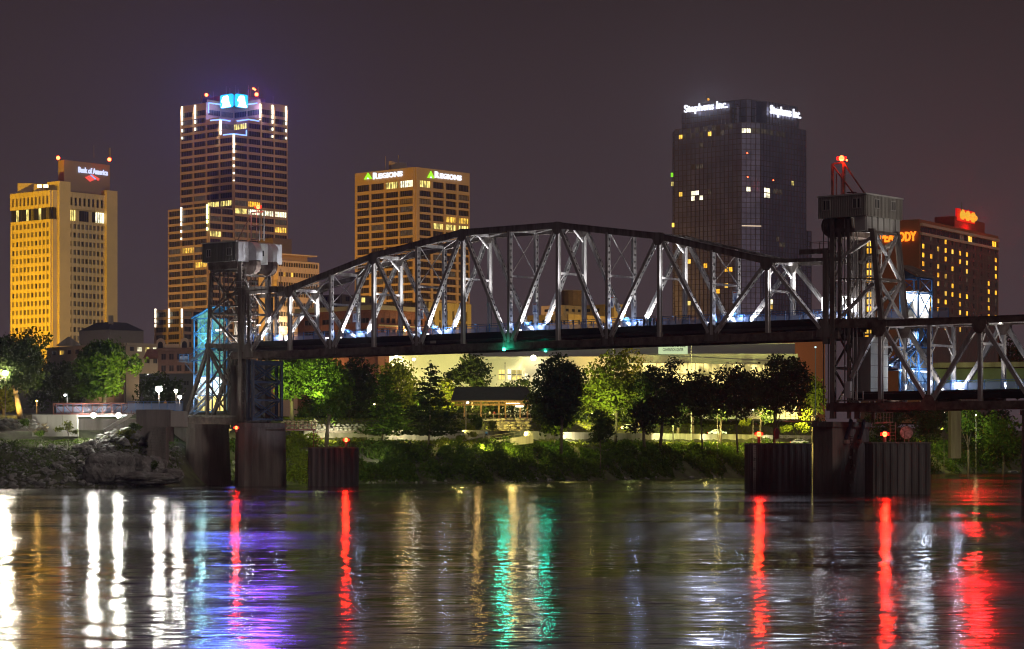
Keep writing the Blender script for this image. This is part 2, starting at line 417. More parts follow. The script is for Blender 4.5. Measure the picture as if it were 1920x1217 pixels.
def railing(root, A, B, h=1.35, step=2.4, panels=True, name='railing', matm=None, split=True):
    "posts, rails and mesh panels from A to B"
    A, B = Vector(A), Vector(B); L = (B-A).length; a = (B-A)/L; k = max(1, round(L/step)); nn_ = a.cross(_UZ).normalized()
    f = MB()
    for i in range(k+1): f.box(A+a*(L*i/k)+_UZ*(h/2), (.04, .05, h/2), (a, nn_, _UZ))
    f.beam(A+_UZ*h, B+_UZ*h, .08, .07); f.beam(A+_UZ*(h-.22), B+_UZ*(h-.22), .05, .04); f.beam(A+_UZ*.12, B+_UZ*.12, .05, .04)
    f.build(name, matm or BLUE, root)
    if panels:
        for i in range(k):
            b = MB(); c = A+a*(L*(i+.5)/k)+_UZ*((h-.1)/2); b.box(c, (L/k/2-.06, .008, (h-.5)/2), (a, nn_, _UZ)); b.build('mesh_panel', MESHP, root)
MESHP = glass("woven_mesh_panel", (.42, .52, .75), .42, .5)
for o in (0, TW):
    c = MB(); c.beam(bpt(-.45, o, (ZB0+ZB1)/2), bpt(12.25, o, (ZB0+ZB1)/2), .55, ZB1-ZB0)
    for i in range(26): c.box(bpt(-.2+i*.48, o-(.29 if o == 0 else -.29), (ZB0+ZB1)/2), (.05, .02, .5), (U, V, _UZ))
    c.build('bottom_chord', RUST, lift)
    prev = None
    for i in (1, 3, 5, 7, 9, 11):
        q = bpt(i, o, ZT[i]-.42)
        if prev is not None:
            c = MB(); c.beam(prev, q, .62, .84, ref=_UZ)
            for s in (0, 1): c.beam(prev+_UZ*(.45*(1-2*s)), q+_UZ*(.45*(1-2*s)), .72, .05, ref=_UZ)
            c.build('top_chord', STEEL_D, lift)
        prev = q
    for i in range(1, 12):
        c = MB(); top = bpt(i, o, ZT[i]-.7)
        if i % 2 == 0: lattice(c, bpt(i, o, ZB1), top, .42, .74)
        else: ibeam(c, bpt(i, o, ZB1), top, .46, .66)
        c.build('vertical', STEEL, lift)
    for i in range(0, 12, 2):
        c = MB(); lattice(c, bpt(i+.06, o, ZB1+.3), bpt(i+.94, o, ZT[i+1]-1), .46, .68); c.build('diagonal', STEEL, lift)
        c = MB(); lattice(c, bpt(i+2-.06, o, ZB1+.3), bpt(i+1.06, o, ZT[i+1]-1), .46, .68); c.build('diagonal', STEEL, lift)
    for i in range(0, 13, 2):
        c = MB(); q = bpt(i, o, ZB0)
        for s in (-1, 1):
            c.extr([q+V*(s*.3)+U*x+_UZ*z for x, z in ((-1.25, .25), (1.25, .25), (1.05, 1.6), (.5, 2.5), (-.5, 2.5), (-1.05, 1.6))], V*(s*.03))
        c.build('gusset_plate', STEEL_D, lift)
    for i in (1, 3, 5, 7, 9, 11):
        c = MB(); q = bpt(i, o, ZT[i])
        for s in (-1, 1):
            c.extr([q+V*(s*.33)+U*x+_UZ*z for x, z in ((-1.0, -.9), (-.45, -1.7), (.45, -1.7), (1.0, -.9), (1.0, -.25), (.3, .12), (-.3, .12), (-1.0, -.25))], V*(s*.03))
        c.build('gusset_plate', STEEL_D, lift)
for i in range(1, 12):
    zt = ZT[i]-.5; zs = zt-.5-(zt-ZD)*.42
    c = MB(); c.beam(bpt(i, .3, zt), bpt(i, TW-.3, zt), .35, .45); c.build('top_strut', STEEL, lift)
    c = MB(); c.beam(bpt(i, .28, zs), bpt(i, TW-.28, zs), .22, .30)
    if i % 2:
        for s in (0, 1):
            a, b_ = (.28, 1.5) if s == 0 else (TW-.28, TW-1.5); c.beam(bpt(i, a, zs-1.3), bpt(i, b_, zs-.1), .12, .14)
    c.build('sway_strut', STEEL, lift)
    c = MB()
    if i % 2 == 0:
        c.beam(bpt(i, .3, zs+.2), bpt(i, TW-.3, zt-.3), .10, .14); c.beam(bpt(i+.02, TW-.3, zs+.2), bpt(i+.02, .3, zt-.3), .10, .14)
    else:
        for s in (0, 1):
            a, m_, b_ = (.3, 1.7, 2.7) if s == 0 else (TW-.3, TW-1.7, TW-2.7)
            c.beam(bpt(i, a, zt-1.9), bpt(i, m_, zt-.9), .16, .22); c.beam(bpt(i, m_, zt-.9), bpt(i, b_, zt-.15), .16, .22)
    c.build('cross_brace', STEEL, lift)
    if i < 11:
        c = MB(); z2 = ZT[i+1]-.5; c.beam(bpt(i, .3, zt), bpt(i+1, TW-.3, z2), .14, .16); c.beam(bpt(i, TW-.3, zt-.17), bpt(i+1, .3, z2-.17), .14, .16)
        c.build('lateral_brace', STEEL, lift)
for i in range(0, 13):
    c = MB(); c.beam(bpt(i, .3, 21.9), bpt(i, TW-.3, 21.9), .4, 1.1); c.build('floor_beam', RUST, lift)
c = MB(); c.beam(bpt(-1.0, TW/2, ZD-.14), bpt(12.95, TW/2, ZD-.14), TW-.9, .28)
for o in (.7, 1.9, TW-1.9, TW-.7): c.beam(bpt(-.9, o, ZD-.75), bpt(12.9, o, ZD-.75), .25, .9)
c.build('deck', mat("deck_planking", (.16, .15, .15), .8, 0, .2, 2), lift)
c = MB(); c.beam(bpt(-.4, .42, ZD-.35), bpt(12.3, .42, ZD-.35), .08, .95); c.build('deck_fascia', BLACK, lift)
for i in range(12):
    railing(lift, bpt(i, TW-.75, ZD), bpt(i+1, TW-.75, ZD)); railing(lift, bpt(i, .75, ZD), bpt(i+1, .75, ZD), panels=False)
# end portals: inclined ends and short top strut towards the towers
for o in (0, TW):
    c = MB(); c.beam(bpt(1, o, ZT[1]-.45), bpt(-.5, o, ZT[1]-.75), .5, .5); c.build('end_strut', STEEL_D, lift)
    c = MB(); c.beam(bpt(11, o, ZT[11]-.45), bpt(12.3, o, ZT[11]-.75), .5, .5); c.build('end_strut', STEEL_D, lift)
    for n_, in ((-.15,), (12.05,)):
        c = MB(); lattice(c, bpt(n_, o, ZB1), bpt(n_, o, ZT[1]-1), .6, .5); c.build('end_post', STEEL_D, lift)
LT = (.93, .95, 1.0)
k_ = 0
for i in range(0, 13):
    for o, s in ((0, 1), (TW, -1)):
        if i in (0, 12):
            pass
        base = bpt(i+(.11 if i % 2 == 0 else .08), o+s*.75, ZD+.15)
        c = MB(); c.box(base, (.16, .12, .1), (U, V, _UZ)); c.build('floodlight', LAMPW, lift) if False else None
        tz = ZT.get(i, 31)
        if i % 2:
            spot(bpt(i+.22, o+s*.5, ZD+.3), bpt(i, o, tz-1), 25000, LT, 24, .9, .12)
        else:
            if i < 12: spot(bpt(i+.27, o+s*.45, ZD+.2), bpt(i+.5, o, ZD+8), 10000, LT, 70, .9, .12)
            if i < 12: spot(bpt(i+.16, o+s*.5, ZD+.2), bpt(i+.02, o, tz-2), 34000, LT, 34, .9, .12)
            if i > 0: spot(bpt(i+.02, o+s*.9, ZD+.3), bpt(i-.4, o, ZD+5), 4000, LT, 50, .9, .12)
LAMPW = emit("floodlight_lens", (.95, .96, 1), 5)
for i in range(0, 13, 2):
    for o, s in ((0, 1), (TW, -1)):
        for d in (-.16, .16):
            if not -.1 <= i+d <= 12.1: continue
            c = MB(); q = bpt(i+d, o+s*.55, ZD+.2); c.box(q, (.2, .14, .1), (U, V, _UZ)); c.build('floodlight', LAMPW, lift)
        point(bpt(i+.12, o+s*1.1, ZD+1.2), 150, (.50, .64, 1), .15)
# name plate on the chord fascia
c = MB(); c.fbox(bp(807, 634, -.34), U, -V, 0, 1.1, ZD-1.3, ZD-.9, 0, .05); c.build('name_plate', CONC_W, lift)
# navigation lights
def lampball(name, q, r, col, s, label, cat="lamp", halo=True, group=None, parent=None, P_=None, rad=None, body=None):
    root = thing(name, q-_UZ*(r*2.6), label, cat, group) if parent is None else parent
    b = MB(); b.ball(q, r, 10, 7); m = emit(name+"_glow", col, s); b.build('bulb', m, root, True)
    b = MB(); b.tube(q-_UZ*(r*2.6), q-_UZ*(r*.95), r*.8, r*.9); b.build('lamp_base', BLACK, root)
    if P_: point(q+Vector((0, -r*1.6, 0)), P_, rad or col, r)
    return root
for px, py, o, lb in ((945, 655, -.5, "left green navigation lamp hanging under the middle of the truss span"), (1023, 657, TW+.3, "right green navigation lamp hanging under the middle of the truss span")):
    q = bp(px, py, o); L_ = thing("navigation_lamp", q+_UZ*.9, lb, "navigation lamp", "green navigation lamps")
    b = MB(); b.ball(q, .24, 10, 7); b.build('bulb', emit("green_lamp", (.06, 1, .60), 12), L_, True)
    b = MB(); b.tube(q+_UZ*.2, q+_UZ*1.1, .12, .08); b.box(q+_UZ*.3, (.25, .25, .06)); b.build('bracket', STEEL_D, L_)
    point(q+Vector((-.2, -.75, .3)), 60, (.02, 1, .6), .2); glint(q+Vector((0, -.5, 0)), 800, (.01, 1, .6), .4)
# banners on far verticals
BLK_PRINT = mat("banner_print", (.06, .09, .22), .7); RED_PRINT = mat("banner_red", (.5, .12, .05), .7)
for i, (px, py, lb) in enumerate(((665, 594, "small white banner on the truss in front of the lit brick building, leftmost of five"), (790, 588, "small white banner on the truss beside the yellow deco building"), (1003, 578, "small white banner on the truss just left of the middle peak"), (1147, 566, "small white banner on the truss in front of the tan rooftops, right of the middle"), (1378, 557, "small white banner on the truss in front of the dark glass tower, rightmost of five"))):
    q = bp(px, py, TW-.6); rt = thing("banner", q-_UZ*.8, lb, "banner", "banners on the truss span")
    b = MB(); b.box(q, (.42, .02, .85), (U, V, _UZ)); b.build('cloth', FLAGW, rt)
    b = MB(); b.extr([q-V*.03+U*x+_UZ*z for x, z in ((-.12, -.4), (.02, .35), (.2, -.4), (.1, -.4), (0, .05), (-.03, -.4))], -V*.01); b.box(q-V*.03-_UZ*.5, (.3, .01, .05), (U, V, _UZ)); b.build('emblem', BLK_PRINT, rt)
    b = MB(); b.box(q-V*.03+_UZ*.62, (.3, .01, .08), (U, V, _UZ)); b.build('stripe', RED_PRINT, rt)
    b = MB(); b.tube(q+_UZ*.9-U*.45, q+_UZ*.9+U*.6, .03, n=6); b.build('arm', STEEL_D, rt)

# ---------------------------------------------------------------- piers in the water
def pier(name, px0, px1, ptop, o0, o1, T, label, m, batter=.0, tz0=-1.2, cap=True, nose=True):
    n0 = npx(px0, o0); c0 = bpt(n0, o0, 0); L = o1-o0; zt = CZ+(HZ-ptop)*c0.y/F
    def foot(g):
        pts = []
        if nose:
            for k in range(7):
                t_ = math.pi*k/6; pts.append((T/2-(T/2+g)*math.cos(t_), T/2-(T/2+g)*math.sin(t_)))
            for k in range(7):
                t_ = math.pi*k/6; pts.append((T/2+(T/2+g)*math.cos(t_), L-T/2+(T/2+g)*math.sin(t_)))
        else: pts = [(-g, -g), (T+g, -g), (T+g, L+g), (-g, L+g)]
        out = []
        for a_, b_ in pts:
            w_ = c0+U*a_+V*b_; out.append((w_.x, w_.y))
        return out
    root = thing(name, (c0.x, c0.y, 0), label, "bridge pier")
    b = MB(); b.prism(foot(batter), tz0, zt-(.7 if cap else 0), top=foot(0)); b.build('shaft', m, root)
    if cap: b = MB(); b.prism(foot(.22), zt-.7, zt); b.build('coping', m, root)
    return root, c0, zt
p1, c1, _ = pier("bridge_pier", 340, 412, 795, -1.2, 7.0, 4.0, "stained concrete pier at the left bank below the braced tower leg", CONC_D, .5)
p2, c2, _ = pier("bridge_pier", 431, 535, 793, -2.2, 7.6, 4.2, "wide dark concrete pier in the water under the left lift tower", CONC_D, .25)
p3, c3, zt3 = pier("bridge_pier", 1526, 1636, 791, -1.8, 7.4, 2.9, "tall dark concrete pier under the right lift tower with two brackets", CONC_D, .12, nose=False)
# brackets, drain plates and the painted name on the right pier face
for k, vv_ in enumerate((3.0, 6.3)):
    b = MB(); q = c3+U*2.95+V*vv_; q.z = 7.2
    b.beam(q+_UZ*2.6+V*1.3+U*.2, q+U*.2, .3, .5); b.build('bracket', NAVY, p3)
    b = MB(); b.box(q+U*.3-_UZ*.35, (.25, .4, .25), (U, V, _UZ)); b.build('bracket_foot', CONC_W, p3)
for k, z in enumerate((5.6, 4.7, 3.6, 2.7, 1.8, 1.0)):
    b = MB(); q = c3+U*3.06+V*(4.15 if k % 2 else 5.1); q.z = z; b.tube(q, q+U*.08, .22, n=10); b.build('drain_plate', CONC_W, p3)
FADE = mat("faded_paint", (.045, .04, .04), .9)
def vtext(txt, O, along, up, n, w, h, m, parent):
    cu = D.curves.new("t", 'FONT'); cu.body = txt; cu.size = 1; cu.extrude = .02; ob = D.objects.new("t", cu)
    me = D.meshes.new_from_object(ob); D.objects.remove(ob); D.curves.remove(cu)
    co = np.array([tuple(v.co) for v in me.vertices]); a, b_ = co.min(0), co.max(0); co = (co-a)/(b_-a)
    W = co[:, :1]*w*np.array(along)[None]+co[:, 1:2]*h*np.array(up)[None]+co[:, 2:]*.03*np.array(n)[None]+np.array(O)[None]
    inv = np.array(wm(parent).inverted()); W = W@inv[:3, :3].T+inv[:3, 3]
    me.vertices.foreach_set('co', W.astype(np.float32).ravel()); me.materials.clear(); me.materials.append(m); me.update()
    o = D.objects.new('painted_name', me); o.parent = parent; C.objects.link(o)
q = c3+U*3.04+V*3.9; q.z = 7.7; vtext("JUNCTION", q, -_UZ, V, U, 4.6, .95, FADE, p3)
c = c3+U*(-3)+V*0; 
# hidden-side masonry abutments left of pier one
ab = MB(); q0 = bp(308, 803, 1.5); 
ab.box((q0.x+2.0, q0.y+3, q0.z/2-1), (2.0, 3.0, q0.z/2+1)); ab.box((q0.x+2.0, q0.y+3, q0.z+.16), (2.3, 3.3, .15))
ab.build("concrete_abutment", CONC, label="grey concrete block with flat coping on the bank left of the first pier", cat="abutment")

# ---------------------------------------------------------------- sheet pile fenders
def sheetcell(px0, px1, ptop, Y, depth, label, rounded=.6):
    A = P(px0, 0, Y); B = P(px1, 0, Y); w = B.x-A.x; zt = CZ+(HZ-ptop)*Y/F
    pts = []
    per = [(0, 0), (w, 0), (w, depth), (0, depth)]
    for k in range(4):
        a = Vector((*per[k], 0)); b_ = Vector((*per[(k+1) % 4], 0)); L = (b_-a).length; m_ = int(L/.42)//2*2; d = (b_-a)/L; nn_ = Vector((d.y, -d.x, 0))
        for j in range(m_):
            s = a+d*(L*j/m_); off = .13 if j % 2 else -.0
            for e in (.0, .62): q = a+d*(L*(j+e)/m_)+nn_*off; pts.append((A.x+q.x, Y+q.y))
    root = thing("sheet_pile_fender", (A.x+w/2, Y+depth/2, 0), label, "bridge fender")
    b = MB(); b.prism(pts, -1.5, zt-.15); b.build('sheet_piles', SHEETP, root)
    b = MB(); b.box((A.x+w/2, Y+depth/2, zt-.08), (w/2+.15, depth/2+.15, .09)); b.build('cap_rail', STEEL_D, root)
    return root, zt
f1, zf1 = sheetcell(579, 667, 839, 398, 6, "small dark sheet pile fender with a red lamp, nearest the left lift tower")
f2, zf2 = sheetcell(1406, 1521, 831, 342, 7, "dark sheet pile fender with a white depth gauge, left of the tall right pier")
f3, zf3 = sheetcell(1637, 1744, 829, 322, 7, "brown sheet pile fender right of the tall right pier")
b = MB(); A = P(1412, 870, 341.6); b.box((A.x+.2, 341.7, zf2/2-.3), (.2, .05, zf2/2)); b.build('gauge_board', CONC_W, f2)
for k in range(24):
    b = MB(); L_ = .22 if k % 4 else .34; b.box((A.x+.38-L_/2, 341.63, .3+k*.25), (L_/2, .02, .022)); b.build('gauge_mark', BLACK, f2)
for s, z in (("20", 4.3), ("15", 2.8)):
    lettering(s, (A.x+.02, 341.64, z), Vector((1, 0, 0)), Vector((0, -1, 0)), .3, .4, BLACK, f2, .02, 'gauge_number')
lettering("LUCKY", P(1428, 841, 341.8), Vector((1, 0, 0)), Vector((0, -1, 0)), 1.9, .5, mat("pale_graffiti", (.2, .16, .16), .8), f2, .03, 'graffiti')
# furniture on the fenders
def redlamp(px, py, Y, r, label, W=900, base_z=None, group="red navigation lamps on the fenders"):
    q = P(px, py, Y); root = thing("navigation_lamp", (q.x, q.y, base_z if base_z else q.z-1), label, "navigation lamp", group)
    b = MB(); b.ball(q, r, 10, 7); b.build('bulb', REDE, root, True)
    b = MB(); b.tube(q-_UZ*(r*.6), q+_UZ*(r*.6), r*1.75, n=12, cap=False); b.build('lens', REDHALO, root, True)  # red shell imitates the halo round the bulb
    b = MB(); b.tube((q.x, q.y, base_z if base_z else q.z-1), q-_UZ*r, .24, .2); b.tube(q+_UZ*r*.9, q+_UZ*r*1.4, r*1.2, .05); b.build('lamp_post', STEEL_D, root)
    point(q+Vector((-.1, -.6, .05)), W*.022, (1, .03, .01), .25); glint(q+Vector((0, -.7, 0)), W*.85, (1, .012, .004), .35); return root
REDE = emit("red_lamp_core", (1, .045, .012), 34)
REDHALO = emit("red_lamp_halo", (1, .010, .006), 3.2); REDHALO.node_tree.nodes["Principled BSDF"].inputs["Alpha"].default_value = .5  # half-clear glowing red that stands for a lamp's halo
redlamp(649, 825, 397.5, .3, "red navigation lamp on top of the small left sheet pile fender", 1800, zf1)
redlamp(1423, 814, 343, .33, "red navigation lamp on the fender with the white depth gauge", 2600, zf2)
redlamp(1659, 814, 323, .33, "red navigation lamp on the fender beside the round board, right pier", 2600, zf3)
redlamp(443, 802, 395, .26, "red navigation lamp fixed on top of the wide pier under the left tower", 1200, P(443, 810, 395).z)
def disc(px, py, Y, r, label, yaw, m, base):
    q = P(px, py, Y); n = Vector((math.sin(yaw), -math.cos(yaw), 0)); root = thing("round_day_board", (q.x, q.y, base), label, "marker board", "round marker boards")
    b = MB(); b.tube(q-n*.04, q+n*.04, r, n=28); b.build('board', m, root)
    b = MB(); b.tube(q-n*.1, q-n*.04, r*1.06, n=28); b.build('rim', STEEL_D, root)
    b = MB(); b.tube((q.x-.3, q.y-.0, base), (q.x-.3, q.y-.0, q.z+.1)-n*0 if False else Vector((q.x-.3, q.y, q.z+.1)), .06, n=6)
    b.tube(Vector((q.x+.3, q.y+.1, base)), Vector((q.x+.3, q.y+.1, q.z)), .06, n=6); b.build('post', STEEL_D, root)
disc(1700, 811, 324, .82, "round whitish board with scratches on the right fender", -.1, mat("scratched_white_board", (.55, .5, .46), .6, 0, .3, 3, col2=(.2, .15, .13)), zf3)
disc(1457, 813, 345, .78, "round red-lit board seen from behind on the fender with the gauge", 1.0, mat("red_lit_board", (.3, .05, .04), .6), zf2)  # red lamplight is put into the board's colour
# gangways from the piers to the fenders
def gangway(pts, label, m, bars, post_z=None):
    a, b_ = Vector(pts[0]), Vector(pts[1]); root = thing("gangway", (a+b_)/2, label, "gangway")
    c = MB(); c.beam(a, b_, .9, .18); c.build('walkway', m, root)
    c = MB(); L = (b_-a).length; d = (b_-a)/L
    for k in range(bars+1): c.beam(a+d*(L*k/bars), a+d*(L*k/bars)+_UZ*1.3, .07, .07)
    c.beam(a+_UZ*1.3, b_+_UZ*1.3, .06, .06); c.beam(a+_UZ*.7, b_+_UZ*.7, .05, .05); c.build('railing', m, root)
    if post_z is not None:
        c = MB()
        for e in (-.35, .35): c.beam(b_+Vector((e, 0, 0)), Vector((b_.x+e, b_.y, post_z)), .1, .1)
        for k in range(6): z = post_z+(b_.z-post_z)*k/6; c.beam(Vector((b_.x-.35, b_.y, z)), Vector((b_.x+.35, b_.y, z)), .06, .06)
        c.build('ladder', m, root)
gangway([P(536, 806, 399), P(592, 806, 400)], "red-lit steel gangway from the wide left pier to the small fender", mat("red_lit_steel", (.28, .06, .04), .6), 7, zf1)  # gangway colour carries the red of the lamps
gangway([P(1473, 790, 344), P(1530, 790, 335)], "grey gangway above the gauge fender left of the right pier", STEEL_D, 6, zf2)
gangway([P(1640, 793, 325), P(1674, 792, 325)], "small slatted gangway beside the right pier above the red lamp", STEEL_D, 6, zf3)

# ---------------------------------------------------------------- lift towers
def sheave_hood(mb, mb2, n_, o0, o1, z0, r, side):
    "quarter-round hood over a sheave; side=+1 faces +U"
    pts = []
    for k in range(9):
        t_ = math.pi/2*k/8; pts.append((r*math.sin(t_), r*math.cos(t_)))
    poly = [bpt(n_, o0, z0)+U*(side*a)+_UZ*b for a, b in pts]+[bpt(n_, o0, z0)]
    mb.extr(poly, V*(o1-o0))
def xbrace(root, a, b, c_, d, w=.28, m=None, name='diagonal_brace'):
    for p, q in ((a, d), (c_, b)):
        k = MB(); lattice(k, p, q, w, w, 1.1) if w > .25 else k.beam(p, q, w, w); k.build(name, m or STEEL_D, root)
def house_window(root, O, u, n, w, h, sill=True):
    b = MB(); b.fbox(O, u, n, 0, w, O.z, O.z+h, .02, .05); r = b.build('window', BLACK, root)
    b = MB()
    for x0, x1, z0, z1 in ((-.08, w+.08, -.1, 0), (-.08, w+.08, h, h+.1), (-.08, 0, 0, h), (w, w+.08, 0, h), (w/2-.03, w/2+.03, 0, h)):
        b.fbox(O, u, n, x0, x1, O.z+z0, O.z+z1, .02, .12)
    k = b.build('frame', STEEL, r)
def ribbed(root, O, u, n, W, z0, z1, m, name='wall_panel', step=.55, d=.06):
    b = MB(); b.fbox(O, u, n, 0, W, z0, z1, -.15, 0)
    x = .1
    while x < W-.1: b.fbox(O, u, n, x, x+.14, z0+.05, z1-.05, 0, d); x += step
    return b.build(name, m, root)
# ----- left tower
tl = thing("lift_tower", bpt(npx(430), 3, CZ), "left lift tower, dark braced steel with a flat cabin and two curved hoods", "lift tower")
def post(root, px, py0, py1, o, w=.6, name='column', m=None, lat=True, px1=None):
    a = bp(px, py0, o); b_ = bp(px1 if px1 is not None else px, py1, o)
    k = MB(); (lattice(k, a, b_, w, w*.9) if lat else k.beam(a, b_, w, w*.9)); k.build(name, m or STEEL_D, root); return a, b_
for o in (0, TW):
    d = 0 if o == 0 else 47
    d2 = 0 if o == 0 else 1
    fy = lambda py, px: py                         # rows are read on the near plane; the far plane keeps world heights
    def B_(px, py, o=o):
        q = bp(px, py, 0); return q+V*o
    for a, b_, w in ((( 452, 486), (452, 790), .85), ((468, 545), (468, 664), .6), ((397, 512), (391, 650), .6), ((391, 650), (388, 790), .5)):
        k = MB(); lattice(k, B_(*a), B_(*b_), w, w*.8); k.build('column', STEEL_D, tl)
    k = MB(); lattice(k, B_(391, 652), B_(346, 788), .6, .5); k.build('inclined_leg', STEEL_D, tl)
    k = MB(); lattice(k, B_(391, 655), B_(424, 722), .5, .4); k.build('inclined_leg', STEEL_D, tl)
    for a, b_ in (((397, 516), (450, 575)), ((450, 540), (397, 585)), ((396, 592), (450, 648)), ((440, 492), (402, 512)), ((425, 500), (395, 490))):
        k = MB(); k.beam(B_(*a), B_(*b_), .3, .26, ref=V); k.build('diagonal_brace', STEEL_D, tl)
    for a, b_, h in (((392, 588), (470, 588), .3), ((386, 648), (470, 650), .7), ((344, 788), (455, 790), 1.1), ((346, 779), (455, 781), .3), ((396, 508), (452, 508), .4), ((436, 541), (534, 541), .7)):
        k = MB(); k.beam(B_(*a), B_(*b_), .45, h, ref=_UZ); k.build('girder', RUST if h > 1 else STEEL_D, tl)
    for px in (420, 428, 412):
        k = MB(); k.beam(B_(px, 487), B_(px, 770), .16, .16, ref=V); k.build('guide_rail', STEEL_D, tl)
    for px in (461, 476):
        k = MB(); k.tube(B_(px, 500), B_(px, 780), .07, n=6); k.build('cable', STEEL_D, tl)
for px, py in ((397, 515), (452, 515), (395, 588), (452, 588), (391, 650), (470, 650), (452, 720), (388, 790), (452, 790)):
    a = bp(px, py, 0); k = MB(); k.beam(a+V*.3, a+V*(TW-.3), .3, .35); k.build('cross_girder', STEEL_D, tl)
for (pa, pb) in (((452, 515), (452, 588)), ((452, 588), (452, 650)), ((397, 515), (395, 588)), ((395, 588), (391, 650)), ((391, 652), (388, 720)), ((388, 720), (388, 790)), ((452, 660), (452, 720)), ((452, 722), (452, 790))):
    a, b_ = bp(*pa, 0), bp(*pb, 0); xbrace(tl, a+V*.3, b_+V*.3, a+V*(TW-.3), b_+V*(TW-.3), .22)
# machinery / counterweight guides between legs
k = MB()
for z in (24.5, 27, 29.5): k.box(bpt(npx(430), 3, z), (1.7, 1.5, .12), (U, V, _UZ))
k.build('platform', STEEL_D, tl)
k = MB(); k.box(bpt(npx(436), 3.0, 14.5), (1.9, 1.6, 5.2), (U, V, _UZ)); k.build('counterweight', CONC_D, tl)
# cabin
HZ0, HZ1 = zpx(488, bp(443, 488, -1.2)), zpx(453, bp(443, 453, -1.2))
nL, nR = npx(379, -1.2), npx(443, -1.2); o0, o1 = -1.2, TW+2.6
O = bpt(nL, o0, HZ0); LU = (nR-nL)*PAN; LV = o1-o0
k = MB(); k.box(O+U*LU/2+V*LV/2+_UZ*((HZ1-HZ0)/2), (LU/2-.08, LV/2-.08, (HZ1-HZ0)/2), (U, V, _UZ)); k.build('cabin', METAL, tl)
ribbed(tl, O, U, -V, LU, HZ0, HZ1, mat("shaded_cabin_side", (.22, .21, .18), .55, .2, .15, 1, streak=True), step=.35)  # darker than the cabin metal; this side's shade is in the colour
O2 = O+U*LU
for a, b_, m_ in ((0, 2.3, METAL_W), (LV-1.6, LV, METAL_W)):
    b = MB(); b.fbox(O2, V, U, a, b_, HZ0-.15, HZ1, -.1, .5); b.build('corner_panel', m_, tl)
b = MB(); b.fbox(O2, V, U, 3.9, 6.1, HZ0-.4, HZ1-.1, -.1, 1.1); b.build('centre_panel', METAL, tl)
b = MB(); b.fbox(O2, V, U, 4.8, 5.2, HZ0+.9, HZ0+1.8, 1.1, 1.14); b.build('slot', BLACK, tl)
for a in (2.35, 6.2):
    b = MB(); pts = [O2+V*a+U*.3+U*(1.9*math.sin(math.pi/2*j/8))+_UZ*(1.6+1.9*math.cos(math.pi/2*j/8)-.35) for j in range(9)]
    b.extr([O2+V*a+U*.3+_UZ*.1]+[p for p in pts]+[O2+V*a+U*2.2+_UZ*.1], V*1.45); b.build('sheave_hood', METAL_W, tl)
    b = MB(); b.tube(O2+V*(a+.2)+U*.5+_UZ*-.6, O2+V*(a+1.2)+U*.5+_UZ*-.6, 1.6, n=18); b.build('sheave_wheel', RUST, tl)
b = MB(); b.box(O+U*LU/2+V*LV/2+_UZ*(HZ1-HZ0+.08), (LU/2+.15, LV/2+.15, .1), (U, V, _UZ)); b.build('roof', METAL, tl)
for px in (392, 430):
    q = bp(px, 479, -1.2); q.z = HZ0+(.9 if px < 400 else .95); house_window(tl, q-U*.5, U, -V, .95, 1.1)
b = MB(); b.box(O+U*(LU*.5)+V*LV/2+_UZ*-.6, (LU/2-.6, LV/2-.8, .6), (U, V, _UZ)); b.build('machinery_bay', RUST, tl)
# railed platform at strut level
railing(tl, bp(440, 540, -.6), bp(520, 538, -.6), 1.0, 1.6, False, matm=STEEL)
# mast with ladder and red beacon
ml = thing("beacon_mast", bp(484, 455, 3), "short framed mast with a red beacon on the left tower roof", "mast")
QA = bp(471, 452, 3); QB = bp(495, 452, 3); zt_ = zpx(399, QA)
b = MB()
for q in (QA, QB): b.beam(q, Vector((q.x, q.y, zt_)), .22, .2)
for q in (QA+Vector((.9, 0, 0)), QB-Vector((.7, 0, 0))): b.beam(q, Vector((q.x, q.y, zt_)), .1, .1)
b.build('post', STEEL, ml)
b = MB()
for f in (.05, .52, 1): z = QA.z+(zt_-QA.z)*f; b.beam(Vector((QA.x, QA.y, z)), Vector((QB.x, QB.y, z)), .18, .16)
b.build('cross_bar', STEEL, ml)
b = MB(); b.beam(Vector((QA.x, QA.y, zt_-.3)), bp(445, 452, 0), .12, .12); b.build('stay', STEEL_D, ml)
q = bp(484, 388, 3); b = MB(); b.tube(Vector((q.x, q.y, zt_)), q-_UZ*.3, .1, n=6); b.build('lamp_post', STEEL_D, ml)
b = MB(); b.ball(q, .34, 10, 7); b.build('beacon', REDE, ml, True); b = MB(); b.tube(q-_UZ*.2, q+_UZ*.2, .6, n=12, cap=False); b.build('beacon_halo', REDHALO, ml, True)  # open tube round the beacon is its painted red halo
point(q+Vector((0, -.8, -.1)), 160, (1, .03, .01), .3); glint(q, 1500, (1, .03, .01))
# tower lights
spot(bpt(-.3, 3, ZD+.4), bpt(-.55, 3, 38), 9000, LT, 55, .8); spot(bpt(.6, -1, ZD+2), bpt(-.2, 2, 39.5), 9000, LT, 40, .8)
spot(bpt(.8, 7.0, ZD+2), bpt(-.2, 6, 39), 13000, LT, 40, .8)
point(bp(462, 612, 3.5), 500, (1, .95, .85)); point(bp(440, 625, 5), 300, (1, .95, .85))
for px, py, o in ((462, 612, 5), (485, 610, 4)):
    q = bp(px, py, o); rt = thing("deck_lamp", (q.x, q.y, ZD), "white deck lamp at the left end of the span, %s one" % ("nearer the tower" if px < 470 else "further from the tower"), "lamp")
    b = MB(); b.tube((q.x, q.y, ZD), q, .05, n=6); b.build('pole', STEEL, rt); b = MB(); b.box(q, (.3, .12, .07)); b.build('lamp_head', LAMPW, rt)

